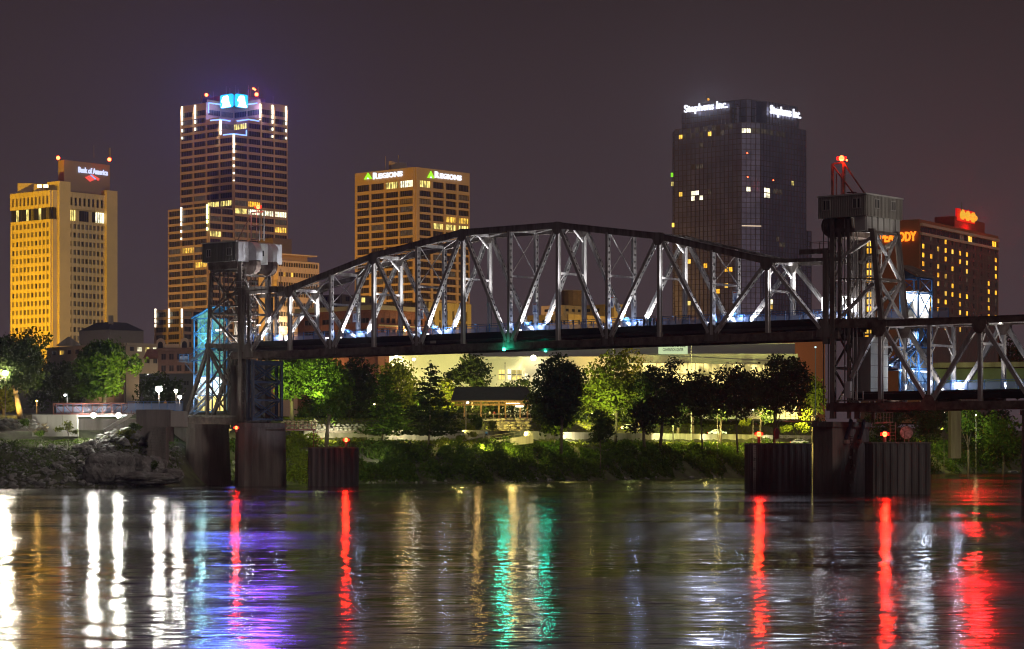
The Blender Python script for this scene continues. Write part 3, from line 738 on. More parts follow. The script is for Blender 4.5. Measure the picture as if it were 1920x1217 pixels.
# ----- right tower
tr = thing("lift_tower", bpt(npx(1600), 3, CZ), "right lift tower, nearer and bigger, with a box cabin over sloping legs", "lift tower")
for o in (0, TW):
    def B_(px, py, o=o): return bp(px, py, 0)+V*o
    for a, b_, w in (((1549, 470), (1549, 645), .75), ((1562, 405), (1562, 785), .7), ((1575, 430), (1575, 620), .5), ((1592, 410), (1592, 785), .45), ((1637, 434), (1653, 602), .7)):
        k = MB(); lattice(k, B_(*a), B_(*b_), w, w*.8, 1.0); k.build('column', STEEL_D, tr)
    for a, b_, w in (((1637, 532), (1580, 592), .42), ((1580, 482), (1634, 446), .45), ((1637, 628), (1597, 708), .5)):
        k = MB(); lattice(k, B_(*a), B_(*b_), w, w); k.build('diagonal_brace', STEEL if o == 0 else STEEL_D, tr)
    for a, b_, h in (((1560, 432), (1640, 432), .5), ((1575, 523), (1645, 523), .25), ((1545, 607), (1660, 606), 1.2), ((1500, 473), (1562, 470), .7), ((1560, 765), (1660, 765), 1.0), ((1592, 650), (1600, 650), .3)):
        k = MB(); k.beam(B_(*a), B_(*b_), .45, h, ref=_UZ); k.build('girder', RUST if h > .9 else STEEL_D, tr)
    for px in (1584, 1600, 1607):
        k = MB(); k.beam(B_(px, 407), B_(px, 765), .13, .13, ref=V); k.build('guide_rail', STEEL, tr)
    for px in (1544, 1553):
        k = MB(); k.tube(B_(px, 420), B_(px, 760), .07, n=6); k.build('cable', STEEL_D, tr)
for px, py in ((1562, 432), (1562, 523), (1637, 434), (1645, 523), (1653, 603), (1562, 607), (1562, 690), (1562, 765)):
    a = bp(px, py, 0); k = MB(); k.beam(a+V*.3, a+V*(TW-.3), .3, .35); k.build('cross_girder', STEEL_D, tr)
for pa, pb, w in (((1638, 436), (1645, 523), .42), ((1645, 525), (1653, 602), .42), ((1562, 436), (1562, 523), .24), ((1562, 525), (1562, 605), .24), ((1562, 612), (1562, 690), .24), ((1562, 692), (1562, 765), .24)):
    a, b_ = bp(*pa, 0), bp(*pb, 0); xbrace(tr, a+V*.3, b_+V*.3, a+V*(TW-.3), b_+V*(TW-.3), w, STEEL if w > .3 else STEEL_D)
RZ0, RZ1 = zpx(404, bp(1622, 404, -1.2)), zpx(364, bp(1622, 364, -1.2))
nL, nR = npx(1534, -1.2), npx(1623, -1.2); O = bpt(nL, -1.2, RZ0); LU = (nR-nL)*PAN; LV = 9.3
CABM = mat("cabin_sheet", (.36, .34, .30), .5, .3, .12, 1, streak=True)
k = MB(); k.box(O+U*LU/2+V*LV/2+_UZ*((RZ1-RZ0)/2), (LU/2-.08, LV/2-.08, (RZ1-RZ0)/2), (U, V, _UZ)); k.build('cabin', CABM, tr)
ribbed(tr, O, U, -V, LU, RZ0, RZ1, CABM, step=.35); ribbed(tr, O+U*LU, V, U, LV, RZ0, RZ1, CABM, step=.35)
b = MB(); b.box(O+U*LU/2+V*LV/2+_UZ*(RZ1-RZ0+.08), (LU/2+.15, LV/2+.15, .1), (U, V, _UZ)); b.build('roof', METAL, tr)
for x in (.7, LU-1.9):
    q = O+U*x; q.z = RZ0+1.1; house_window(tr, q, U, -V, 1.15, 1.2)
for x in (2.1, 6.3):
    q = O+U*LU+V*x; q.z = RZ0+1.2; house_window(tr, q, V, U, 1.15, 1.1)
k = MB(); k.box(O+U*(LU-1.0)+V*LV/2-_UZ*.98, (.8, LV/2-.2, .95), (U, V, _UZ)); k.build('counterweight_hood', METAL, tr)
for j in range(6):
    k = MB(); k.fbox(O+U*(LU-.2), V, U, .3+j*1.5, .45+j*1.5, RZ0-1.95, RZ0, 0, .18); k.build('hood_rib', METAL, tr)
k = MB(); k.box(O+U*2.6+V*LV/2-_UZ*1.3, (1.9, LV/2-1.2, 1.2), (U, V, _UZ)); k.build('machinery_bay', RUST, tr)
for a in (1.2, 6.0):
    b = MB(); b.tube(O+U*1.2+V*a-_UZ*.9, O+U*1.2+V*(a+1)-_UZ*.9, 1.5, n=18); b.build('sheave_wheel', RUST, tr)
railing(tr, bp(1519, 470, -.6), bp(1555, 468, -.6), 1.1, 1.5, False, matm=STEEL_D)
# pale counterweight block low in the tower
O3 = bp(1601, 740, 1.0); zc1 = zpx(632, O3)
k = MB(); k.box(O3+U*1.3+V*2.2+_UZ*((zc1-O3.z)/2), (1.3, 2.2, (zc1-O3.z)/2), (U, V, _UZ)); k.build('counterweight', CONC_W, tr)
for j in range(5):
    z = O3.z+(zc1-O3.z)*(j+.5)/5; k = MB(); k.fbox(O3+U*2.6, V, U, .02, 4.38, z-.03, z+.03, 0, .03); k.build('counterweight_joint', CONC_D, tr)
k = MB(); a = bp(1591, 745, -.5); k.box(a+_UZ*1, (.4, .3, 1.1), (U, V, _UZ)); k.build('control_box', METAL_W, tr)
k = MB(); k.beam(bp(1560, 752, -.3), bp(1660, 750, -.3), .9, .15); k.build('walkway', STEEL_D, tr)
railing(tr, bp(1578, 750, -.7), bp(1618, 749, -.7), 1.1, 1.1, False, matm=STEEL)
for px in (1650,):
    k = MB(); a = bp(px, 750, .3); b_ = bp(px, 612, .3)
    for e in (0, .5): k.beam(a+U*e, b_+U*e, .06, .06)
    for j in range(30): q = a+(b_-a)*(j/30); k.beam(q, q+U*.5, .05, .05)
    k.build('ladder', STEEL, tr)
mr_ = thing("beacon_mast", bp(1578, 362, 2), "leaning-braced mast with a bright red beacon on the right tower roof", "mast")
QA = bp(1561, 366, 2); QB = bp(1582, 366, 2); zt_ = zpx(307, QA); QC = bp(1622, 364, 2)
for q, w in ((QA, .3), (QB, .34), (QA+U*.6, .12), (QB-U*.4, .1)):
    b = MB(); b.beam(q-_UZ*.2, Vector((q.x, q.y, zt_ if w > .2 else zt_-1.4)), w, w*.8, ref=V); b.build('post', RUST, mr_)
for a, b_ in ((Vector((QA.x, QA.y, zt_)), Vector((QB.x, QB.y, zt_))), (Vector((QA.x, QA.y, zt_-.2)), bp(1602, 365, 2)), (Vector((QB.x, QB.y, zt_)), QC)):
    b = MB(); b.beam(a, b_, .18, .18); b.build('stay', RUST, mr_)
q = bp(1578, 297, 2); b = MB(); b.tube(Vector((q.x, q.y, zt_)), q-_UZ*.3, .12, n=6); b.build('lamp_post', RUST, mr_)
b = MB(); b.ball(q, .38, 10, 7); b.build('beacon', REDE, mr_, True); b = MB(); b.tube(q-_UZ*.22, q+_UZ*.22, .68, n=12, cap=False); b.build('beacon_halo', REDHALO, mr_, True)
q2 = q+U*.8-_UZ*.3; b = MB(); b.ball(q2, .13, 8, 5); b.build('beacon', REDE, mr_, True)
point(q+Vector((0, -.9, -.4)), 260, (1, .03, .01), .3); glint(q, 2600, (1, .03, .01))
b = MB(); q = bp(1597, 361, 2); b.box(q, (.55, .4, .06), (U, V, Vector((0, .3, .95)).normalized())); b.build('solar_panel', BLACK, mr_)
spot(bpt(12.9, 4, 24.5), bpt(12.6, 3.2, 38), 5000, (1, .93, .82), 60, .9)
spot(bpt(14.6, 5, 22), bpt(12.9, 3.5, 37), 16000, (1, .93, .82), 34, .9); spot(bpt(13.6, 3, 12.5), bpt(12.75, 3.2, 17), 9000, (1, .95, .85), 70, .7)
spot(bpt(12.0, 3, ZD+.4), bpt(12.6, 3, 32), 3500, LT, 60, .8)
for px, py, o in ((1583, 568, 4), (1545, 570, 5), (1602, 572, 5)):
    q = bp(px, py, o); b = MB(); b.box(q, (.45 if px != 1545 else .3, .08, .9), (U, V, _UZ)); b.build('light_panel', LAMPW, tr); point(q-V*.6, 260, LT, .3)

# ----- dark blue trestle under the left end of the span
tb = thing("trestle", bpt(npx(490), 3, CZ), "dark blue cross-braced steel trestle standing on the wide left pier", "trestle")
for e_ in (0, 1.1):
    def B_(px, py): return bp(465, py, 0)+V*((px-465)/52*(TW+.35))+U*e_
    for px in (465, 517):
        k = MB(); k.beam(B_(px, 674), B_(px, 789), .42, .42, ref=V); k.build('leg', NAVY, tb)
    for py in (680, 716, 750, 786):
        k = MB(); k.beam(B_(466, py), B_(516, py), .3, .7 if py == 680 else .3, ref=_UZ); k.build('cross_bar', NAVY, tb)
    for a, b_ in ((680, 716), (716, 750), (750, 786)):
        for x0, x1 in ((466, 516), (516, 466)):
            k = MB(); k.beam(B_(x0, a), B_(x1, b_), .2, .2, ref=U); k.build('diagonal_brace', NAVY, tb)
spot(bpt(2.2, 1, 9), bpt(0, 3, 15), 2600, (.7, .8, 1), 60, .9)
k = MB(); q = bp(487, 740, 9.5); k.tube((q.x, q.y, 9.4), (q.x, q.y, 19.3), 1.35, n=20); k.tube((q.x, q.y, 19.3), (q.x, q.y, 20.2), 1.35, 1.9, n=20); k.build("concrete_column", CONC, label="round brown concrete column behind the dark blue trestle", cat="column")

# ---------------------------------------------------------------- blue lift shafts with stairs
CYG = emit("lit_shaft_cladding", (.30, .95, .82), .42, .5, 1.4)
WHG = emit("lit_shaft_panel", (.85, 1, .95), 1.6, .5, 1.2)
PALEB = emit("blue_lit_panel", (.30, .55, 1), .55, .5, 1.5)
def shaft(root, px0, px1, tops, o, levels, lit, glow, dep=3.6, roofm=None, roofdrop=0):
    "steel framed shaft: corner posts, ring beams, X braces and a lit inner box"
    O = bp(px0, 700, o); wU = (npx(px1, o)-npx(px0, o))*PAN; zz = [zpx(p, O) for p in levels]
    z0, z1 = zz[0], zz[-1]
    for a in (0, wU):
        for b_ in (0, dep):
            k = MB(); q = O+U*a+V*b_; k.beam(Vector((q.x, q.y, z0)), Vector((q.x, q.y, z1)), .2, .2, ref=V); k.build('corner_post', BLUE, root)
    for z in zz:
        k = MB(); Z = Vector((O.x, O.y, z))
        for a, b_, c_, d in ((0, 0, wU, 0), (wU, 0, wU, dep), (wU, dep, 0, dep), (0, dep, 0, 0)): k.beam(Z+U*a+V*b_, Z+U*c_+V*d, .16, .18)
        k.build('ring_beam', BLUE, root)
    for i in range(len(zz)-1):
        A = Vector((O.x, O.y, zz[i])); B = Vector((O.x, O.y, zz[i+1]))
        k = MB(); k.beam(A, B+U*wU, .11, .11, ref=V); k.beam(A+U*wU+V*.02, B+V*.02, .11, .11, ref=V); k.build('diagonal_brace', BLUE, root)
        k = MB(); k.beam(A+U*wU, B+U*wU+V*dep, .11, .11); k.beam(A+U*wU+V*dep, B+U*wU, .11, .11); k.build('diagonal_brace', BLUE, root)
        m_ = lit.get(i)
        if m_:
            k = MB(); k.box((A+B)/2+U*(wU/2)+V*(dep/2), (wU/2-.45, dep/2-.4, (zz[i+1]-zz[i])/2-.12), (U, V, _UZ)); k.build('lit_panel', m_, root)
            # mullions
            k = MB()
            for f in (.25, .5, .75):
                q = (A+B)/2+U*(wU*f)+V*.36; k.box(q, (.04, .03, (zz[i+1]-zz[i])/2-.12), (U, V, _UZ))
            k.build('mullion', BLUE, root)
    return O, wU, zz
def stairs(root, A, B, width, m=NAVY, rail=BLUE):
    A, B = Vector(A), Vector(B); d = B-A; k = MB(); hor = Vector((d.x, d.y, 0)).normalized(); sd = hor.cross(_UZ)
    for s in (0, 1): k.beam(A+sd*(width*s), B+sd*(width*s), .1, .38, ref=_UZ)
    k.build('stringer', m, root)
    n = max(3, int(abs(d.z)/.2))
    for i in range(n):
        k = MB(); q = A+d*((i+.5)/n)+sd*(width/2); k.box(q, (.16, width/2, .025), (hor, sd, _UZ)); k.build('tread', m, root)
    k = MB(); k.beam(A+_UZ*1.1, B+_UZ*1.1, .06, .06); k.beam(A+_UZ*.6, B+_UZ*.6, .04, .04)
    for i in range(5): q = A+d*(i/4); k.beam(q, q+_UZ*1.1, .05, .05)
    k.build('handrail', rail, root)
sl = thing("lift_shaft", bp(386, 770, 9), "cyan-lit blue lift shaft with stairs behind the left tower", "lift shaft")
O, wU, zz = shaft(sl, 364, 398, None, 9, [772, 742, 706, 676, 655, 626, 598], {0: W_YEL, 1: WHG, 2: CYG, 3: CYG, 4: CYG, 5: CYG}, None, 3.4)
k = MB(); z1 = zz[-1]; A = Vector((O.x, O.y, z1))-U*.4-V*.4
k.extr([A, A+U*(wU+.8)+_UZ*1.9, A+U*(wU+.8)+_UZ*2.1, A+_UZ*.2], V*4.2); k.build('roof', BLUE, sl)
k = MB(); k.extr([A+V*.5+U*.3, A+V*.5+U*(wU+.4), A+V*.5+U*(wU+.4)+_UZ*1.6], V*.1); k.build('roof_gable', CYG, sl)
stairs(sl, bp(397, 650, 8.2), bp(352, 680, 8.2), 1.4); stairs(sl, bp(388, 742, 7.2), bp(344, 786, 7.2), 1.4); stairs(sl, bp(372, 742, 8.2), bp(404, 706, 8.2), 1.2)
a = bp(338, 678, 8); k = MB(); k.box(a+U*.9+V*.8, (1.1, 1, .1), (U, V, _UZ)); k.build('landing', NAVY, sl)
railing(sl, a-U*.2, a+U*2.0, 1.2, 1.1, True)
k = MB(); k.beam(bp(347, 682, 8), bp(365, 702, 8.5), .15, .15); k.build('landing_brace', NAVY, sl)
railing(sl, bp(398, 653, 8), bp(440, 653, 8), 1.3, 1.2, True)
point(bp(392, 612, 7.2), 900, (.5, 1, .95), .3); point(bp(375, 635, 8), 600, (.4, 1, .95), .3); point(bp(380, 722, 7.6), 900, (.8, 1, .95), .3); spot(bp(370, 640, 6.5), bp(390, 600, 9), 700, (.4, 1, .95), 90, .7)
k = MB(); q = bp(412, 619, 6.2); k.box(q, (.9, .1, .14), (U, V, _UZ)); k.build('tube_light', LAMPW, sl)
sr = thing("lift_shaft", bp(1712, 740, 9), "blue and white lit lift shaft with stairs beside the right tower", "lift shaft")
O, wU, zz = shaft(sr, 1688, 1722, None, 9, [736, 692, 652, 600, 548, 522], {0: PALEB, 1: W_GREY, 2: W_GREY}, None, 3.6)
A = Vector((O.x, O.y, zz[-1]))-V*.5-U*.3
k = MB(); k.extr([A+_UZ*1.7, A+U*(wU+.9)+_UZ*0, A+U*(wU+.9)+_UZ*.18, A+_UZ*1.9], V*4.4); k.build('roof', RUST, sr)
k = MB(); k.extr([A+_UZ*0+V*.3+U*.3, A+V*.3+U*.3+_UZ*1.5, A+V*.3+U*(wU+.3)], V*.1); k.build('roof_gable', NAVY, sr)
# cabin level
def cabin(root, O, wU, z0, z1, dep):
    A = Vector((O.x, O.y, z0)); h = z1-z0
    k = MB(); k.box(A+U*wU/2+V*dep/2+_UZ*.08, (wU/2+.3, dep/2+.4, .1), (U, V, _UZ)); k.build('cabin_floor', CONC, root)
    k = MB(); k.box(A+U*wU*.28+V*dep/2+_UZ*h/2, (.1, dep/2-.3, h/2-.2), (U, V, _UZ)); k.box(A+U*wU*.5+V*(dep-.3)+_UZ*h/2, (wU/2-.2, .05, h/2-.2), (U, V, _UZ)); k.build('cabin_wall', METAL_W, root)
    k = MB(); k.box(A+U*wU*.5+V*dep/2+_UZ*(h-.35), (wU/2-.3, dep/2-.4, .06), (U, V, _UZ)); k.build('ceiling_light', LAMPW, root)
    k = MB()
    for f in (.02, .3, .38, .72, .98): k.box(A+U*wU*f+V*.1+_UZ*h/2, (.09, .06, h/2-.15), (U, V, _UZ))
    for z in (.12, .5, .88): k.box(A+U*wU*.18+V*.1+_UZ*(h*z), (wU*.16, .05, .05), (U, V, _UZ))
    k.build('door_frame', mat("white_frame", (.75, .76, .72), .4), root)
    k = MB(); k.box(A+U*wU*.55+V*.2+_UZ*h*.38, (wU*.14, .03, h*.27), (U, V, _UZ)); k.build('door', METAL, root)
    point(A+U*wU*.55+V*(dep*.4)+_UZ*h*.7, 420, (1, .97, .88), .3); point(A+U*wU*.5-V*.9+_UZ*h*.85, 220, (1, .97, .9), .2)
cabin(sr, O, wU, zz[3], zz[4], 3.6); 
k = MB(); k.box(Vector((O.x, O.y, zz[4]+.1))+U*(wU/2-.5)+V*.5, (wU/2+.9, 1.6, .08), (U, V, _UZ)); k.build('canopy', RUST, sr)
cabin(sr, O-U*.3, wU+.3, zz[0], zz[1], 3.6)
stairs(sr, bp(1660, 694, 7.6), bp(1722, 650, 7.6), 1.4); stairs(sr, bp(1722, 650, 9.5), bp(1690, 604, 9.5), 1.2)
a = bp(1656, 694, 7.5); k = MB(); k.box(a+U*1.2+V*.6, (1.4, 1, .1), (U, V, _UZ)); k.build('landing', NAVY, sr); railing(sr, a-U*.2, a+U*2.6, 1.2, 1.2, True)
k = MB(); q = bp(1700, 605, 8); k.box(q+V*1.5+U*1.2, (6.5, 3.2, .2), (U, V, _UZ)); k.build('platform', NAVY, sr)
railing(sr, bp(1655, 600, 6.6), bp(1688, 599, 6.6), 1.35, 1.2, True); railing(sr, bp(1742, 598, 7), bp(1778, 597, 7), 1.35, 1.2, True)
spot(bp(1710, 616, 8), bp(1705, 690, 10), 1600, (.75, .85, 1), 110, .8); point(bp(1715, 625, 10.5), 900, (.8, .88, 1), .3); point(bp(1735, 690, 8.5), 500, (.7, .82, 1), .3)
point(bp(1670, 685, 7.5), 200, (.6, .8, 1), .2)

# ---------------------------------------------------------------- right approach span
ar = thing("approach_span", bpt(16, 3, ZB0-9), "lower right approach truss span running off the edge of the picture", "bridge")
n0 = npx(1651); nB = npx(1745); st = (npx(1838)-n0)/2; AT, AB = zpx(607, bpt(n0, 0, 0)), zpx(769, bpt(n0, 0, 0)); AB1 = AB+1.0
for o in (0, TW):
    nEnd = n0+st*8
    k = MB(); k.beam(bpt(n0-.05, o, AT), bpt(nEnd, o, AT), .6, .85); k.beam(bpt(n0-.05, o, AT+.44), bpt(nEnd, o, AT+.44), .72, .05); k.build('top_chord', RUST, ar)
    k = MB(); k.beam(bpt(n0-.9, o, (AB+AB1)/2), bpt(nEnd, o, (AB+AB1)/2), .55, AB1-AB); k.build('bottom_chord', RUST, ar)
    for i in range(9):
        k = MB(); (ibeam if i % 2 == 0 else lattice)(k, bpt(n0+st*i, o, AB1), bpt(n0+st*i, o, AT-.4), .5, .5); k.build('vertical', STEEL, ar)
        if i < 8:
            a, b_ = ((i, AT-.6), (i+1, AB1+.3)) if i % 2 == 0 else ((i, AB1+.3), (i+1, AT-.6))
            k = MB(); lattice(k, bpt(n0+st*(a[0]+.06), o, a[1]), bpt(n0+st*(b_[0]-.06), o, b_[1]), .55, .46, .9); k.build('diagonal', STEEL, ar)
        k = MB(); q = bpt(n0+st*i, o, AT if i % 2 == 0 else AB+.2); s_ = -1 if i % 2 == 0 else 1
        for s in (-1, 1): k.extr([q+V*(s*.32)+U*x+_UZ*(z*s_) for x, z in ((-1.1, -.3), (1.1, -.3), (1.0, .9), (.45, 1.7), (-.45, 1.7), (-1.0, .9))], V*(s*.03))
        k.build('gusset_plate', RUST, ar)
for i in range(9):
    n_ = n0+st*i
    k = MB(); k.beam(bpt(n_, .3, AT-.2), bpt(n_, TW-.3, AT-.2), .3, .4); k.beam(bpt(n_, .3, AT-3.0), bpt(n_, TW-.3, AT-3.0), .2, .3)
    for s in (0, 1):
        k.beam(bpt(n_, .3 if s == 0 else TW-.3, AT-2.9), bpt(n_, 2.2 if s == 0 else TW-2.2, AT-.4), .16, .2); k.beam(bpt(n_, .3 if s == 0 else TW-.3, AT-4.2), bpt(n_, 1.3 if s == 0 else TW-1.3, AT-3.1), .12, .16)
    k.build('portal_brace', STEEL, ar)
    k = MB(); k.beam(bpt(n_, .3, AB+.9), bpt(n_, TW-.3, AB+.9), .35, .9); k.build('floor_beam', RUST, ar)
    if i < 8:
        k = MB(); k.beam(bpt(n_, .3, AT-.3), bpt(n_+st, TW-.3, AT-.3), .14, .16); k.beam(bpt(n_, TW-.3, AT-.1), bpt(n_+st, .3, AT-.1), .14, .16); k.build('lateral_brace', STEEL, ar)
        railing(ar, bpt(n_, TW-.7, AB1+1.5), bpt(n_+st, TW-.7, AB1+1.5))
k = MB(); k.beam(bpt(n0-.6, TW/2, AB1+1.35), bpt(n0+st*8, TW/2, AB1+1.35), TW-.8, .25)
for o in (.7, TW-.7): k.beam(bpt(n0-.6, o, AB1+.8), bpt(n0+st*8, o, AB1+.8), .25, .8)
k.build('deck', BLACK, ar)
AD = AB1+1.5
for i in range(0, 7):
    for o, s in ((0, 1), (TW, -1)):
        if i % 2:
            for d in (-1, 1): spot(bpt(n0+st*(i+d*.16), o+s*.7, AD+.2), bpt(n0+st*(i+d*.6), o, AD+6), 2300, (1, .94, .86), 55, .9, .12)
            spot(bpt(n0+st*i+.08, o+s*.7, AD+.2), bpt(n0+st*i, o, AT-1), 3000, (1, .94, .86), 36, .9, .12); point(bpt(n0+st*i+.12, o+s*1.1, AD+1), 260, (.66, .76, 1), .15)
        else: spot(bpt(n0+st*i+.07, o+s*.7, AD+.2), bpt(n0+st*i, o, AT-.5), 2600, (1, .94, .86), 30, .8, .12)
        if i % 2:
            for d in (-.2, .2): k = MB(); k.box(bpt(n0+st*(i+d), o+s*.55, AD+.15), (.2, .14, .1), (U, V, _UZ)); k.build('floodlight', LAMPW, ar)
pier("bridge_pier", 1908, 1990, 768, -1.0, 7, 3, "grey concrete pier at the right edge of the picture under the approach span", CONC, .1)
# motor-road bridge seen behind the approach span
hb = thing("road_bridge", P(1850, 730, 560), "long dark concrete road bridge far behind the right approach span", "bridge")
k = MB(); k.beam(P(1745, 686, 600), P(2300, 680, 560), 8, 1.2); k.build('parapet', CONC, hb)
k = MB(); k.beam(P(1745, 716, 600), P(2300, 712, 560), 7, 6); k.build('deck', mat("greenish_concrete", (.16, .2, .16), .9, 0, .2, .2), hb)
for px in (1790, 1990, 2200):
    k = MB(); q = P(px, 760, 590); k.box((q.x, q.y, 12), (1.2, 2, 8)); k.build('column', CONC_D, hb)

# ---------------------------------------------------------------- skyline
def ivals(a, b, n, frac):
    "n equal bays between a and b, opening = frac of the bay"
    w = (b-a)/n; g = w*(1-frac)/2
    return [(a+w*i+g, a+w*(i+1)-g) for i in range(n)]
def rowz(pt, ys, hpx):
    "openings whose photo rows are centred at ys at point pt"
    return [(zpx(y+hpx/2, pt), zpx(y-hpx/2, pt)) for y in ys]
SOD = (1, .60, .09)
def flood(target, n, dist, W, col, ang=60, zoff=-60, side=0, u=None):
    p = Vector(target)+n*dist; p.z = max(20, target[2]+zoff)
    if u is not None: p += u*side
    spot(p, target, W, col, ang, .7, 4)

# ===== yellow-lit bank tower, far left
cn = P(97, 600, 1060); ul, nl, ur, nr = dirs(40)
LA = lenpx(cn, -ul, 22); LB = lenpx(cn, ur, 214)
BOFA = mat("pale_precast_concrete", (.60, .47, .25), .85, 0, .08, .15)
bt = thing("office_tower", (cn.x, cn.y, 14), "yellow-lit pale office tower with rows of narrow windows, far left of the skyline", "building")
w = MB(); z0, zt = 14, zpx(356.5, cn)
blockbox(w, cn-nr*.6+ur*0, ul, ur, LA-.6, LB, z0, zt-.1, 0, .6)
OL = cn-ul*LA; n_rows = [365+258*0]
rows = [377.0]+[]                       # top row
lw = [(y, 9.5) for y in [421+i*16.25 for i in range(14)]]
zs = [(zpx(374.5+7, cn), zpx(374.5-8, cn))]+[(zpx(y+4.6, cn), zpx(y-4.6, cn)) for y, _ in lw]
zsall = sorted(zs)
def kf(r, c): return 'k' if (r*7+c*3) % 5 == 0 else 'g'
# the dark ribbon floor between the top row and the shaft
rb0, rb1 = zpx(408, cn), zpx(391, cn)
zs2 = sorted(zs)
facade(w, bt, OL, ul, nl, LA, z0, rb0-.6, ivals(.6, LA-.6, 10, .58), [z for z in zs2 if z[1] < rb0], lambda r, c: kf(r, c), 0, .7)
facade(w, bt, OL, ul, nl, LA, rb1+.6, zt, ivals(.6, LA-.6, 10, .5), [z for z in zs2 if z[0] > rb1], lambda r, c: 'k', 0, .9)
xw = lenpx(cn, ur, 105)
facade(w, bt, cn, ur, nr, xw, z0, rb0-.6, [(.5, xw-.5)], [z for z in zs2 if z[1] < rb0], lambda r, c: 'g', 0, .7)
facade(w, bt, cn, ur, nr, xw, rb1+.6, zt, [(.5, xw-.5)], [z for z in zs2 if z[0] > rb1], lambda r, c: 'k', 0, .7)
for O_, u_, n_, W_, nb, seq in ((OL, ul, nl, LA, 16, 'kkykkkykgkkykkgk'), (cn, ur, nr, xw, 2, 'kk')):
    for i in range(nb):
        piece('ribbon_window', win(seq[i], 1), bt, fmat(O_, u_, n_, W_*i/nb+.12, rb0-.5, W_/nb-.24, rb1-rb0+1, .2))
a1, a2, a3 = lenpx(cn, ur, 126), lenpx(cn, ur, 194), lenpx(cn, ur, 214)
for a, b_, top in ((xw, a1, 339), (a2, a3, 347)):
    w.fbox(cn, ur, nr, a, b_, z0, zpx(top, cn), -6, 2.2)
zr = [(z, z_) for z, z_ in zs2 if z_ < rb0]
facade(w, bt, cn, ur, nr, a2, z0, rb0-.9, [(a1+.05, a1+1.7)]+ivals(a1+2.4, a2-.3, 8, .62)[:], zr, lambda r, c: 'd' if (r > 11 and c in (2, 4)) else ('k' if (r*5+c*3) % 7 < 2 else 'g'), 0, .8)
facade(w, bt, cn, ur, nr, a2, rb1+.6, zt, ivals(a1+.4, a2-.3, 8, .5), [z for z in zs2 if z[0] > rb1], lambda r, c: 'k', 0, .8)
for p0, p1_, k_ in ((126, 140, 'y'), (148, 165, 'k'), (172, 178, 'k'), (178, 199, 'w')):
    x0, x1 = lenpx(cn, ur, p0), min(a2-.1, lenpx(cn, ur, p1_)); piece('ribbon_window', win(k_, 3), bt, fmat(cn, ur, nr, x0, rb0-.5, x1-x0, rb1-rb0+.6, .3))
w.fbox(cn, ur, nr, a1, a2, rb0-.9, rb1+.6, -.5, .1)
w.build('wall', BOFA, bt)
w = MB(); ph = lenpx(cn, ur, 131); pcx = cn+ur*(ph-2)-nr*1.5; pw = lenpx(pcx, ur, 206); pl = lenpx(pcx, -ul, 108)
blockbox(w, pcx, ul, ur, pl*.9, pw, zt-1, zpx(296, cn)); w.build('penthouse', mat("penthouse_panel", (.26, .21, .17), .85), bt)
w = MB(); q = cn-ul*(LA*.85)+ur*6; w.box((q.x, q.y, zt+2), (4, 4, 2.6)); q = cn-ul*(LA*.42)+ur*5; w.box((q.x, q.y, zt+1.6), (3.6, 4, 1.8)); w.build('roof_plant', BOFA, bt)
SGN = emit("white_letters", (.62, .68, 1), 1.3); SGR = emit("red_logo_panel", (1, .10, .08), 1.1); SGB = emit("blue_logo_panel", (.35, .5, 1), 1.1)
x0 = lenpx(pcx, ur, 146); x1 = lenpx(pcx, ur, 201)
lettering("Bank of America", pcx+ur*x0+nr*.2+_UZ*(zpx(317, cn)-pcx.z), ur, nr, x1-x0, zpx(306, cn)-zpx(317, cn), SGN, bt, .4, bold=.03)
xa = lenpx(pcx, ur, 158); xb = lenpx(pcx, ur, 186); zz0, zz1 = zpx(335, cn), zpx(318, cn); hh = zz1-zz0; ww = xb-xa
def lp(a, b_): return pcx+ur*(xa+ww*a)+nr*.2+_UZ*(zz0+hh*b_-pcx.z)
for i in range(3):
    k = MB(); f = i*.17; k.extr([lp(.0+f, .62+f*.9), lp(.16+f, .62+f*.9+.09), lp(.5+f, .3+f*.9), lp(.36+f, .16+f*.9)], nr*.2); k.build('logo_stripe', SGB if i == 2 else SGR, bt)
for i in range(2):
    k = MB(); f = i*.17; k.extr([lp(.40+f*.8, .98-f*.9), lp(.52+f*.8, 1.0-f*.8), lp(1.0-f*.0, .62-f*.9), lp(.88, .52-f*.9)], nr*.25); k.build('logo_stripe', SGR, bt)
def aviation(q, r, parent, s=1): k = MB(); k.ball(q, r, 8, 6); k.build('warning_light', REDE, parent, True)
q = cn+ur*0; tipL = P(109, 296, 1063); tipR = P(205, 299, 1078)
for q in (tipL, tipR): aviation(q, .8, bt)
k = MB(); k.beam(P(206, 300, 1078), P(206, 277, 1078), .7, .7); k.beam(P(176, 296, 1075), P(176, 272, 1075), .2, .2); k.build('antenna', STEEL_D, bt)
for px in (74, 86):
    q = P(px, 349, 1052); k = MB(); k.box(q, (.9, .5, .6)); k.build('roof_floodlight', emit("sodium_floodlight", (1, .72, .3), 6), bt); 
tgt = OL.lerp(cn, .5); tgt.z = 80
for s_ in (-25, 25): flood(tgt, nl, 95, 440000, (1, .56, .012), 75, -40, s_, ul)
tgt = cn+ur*(LB*.5); tgt.z = 80; flood(tgt, nr, 130, 115000, (1, .74, .38), 75, -30)

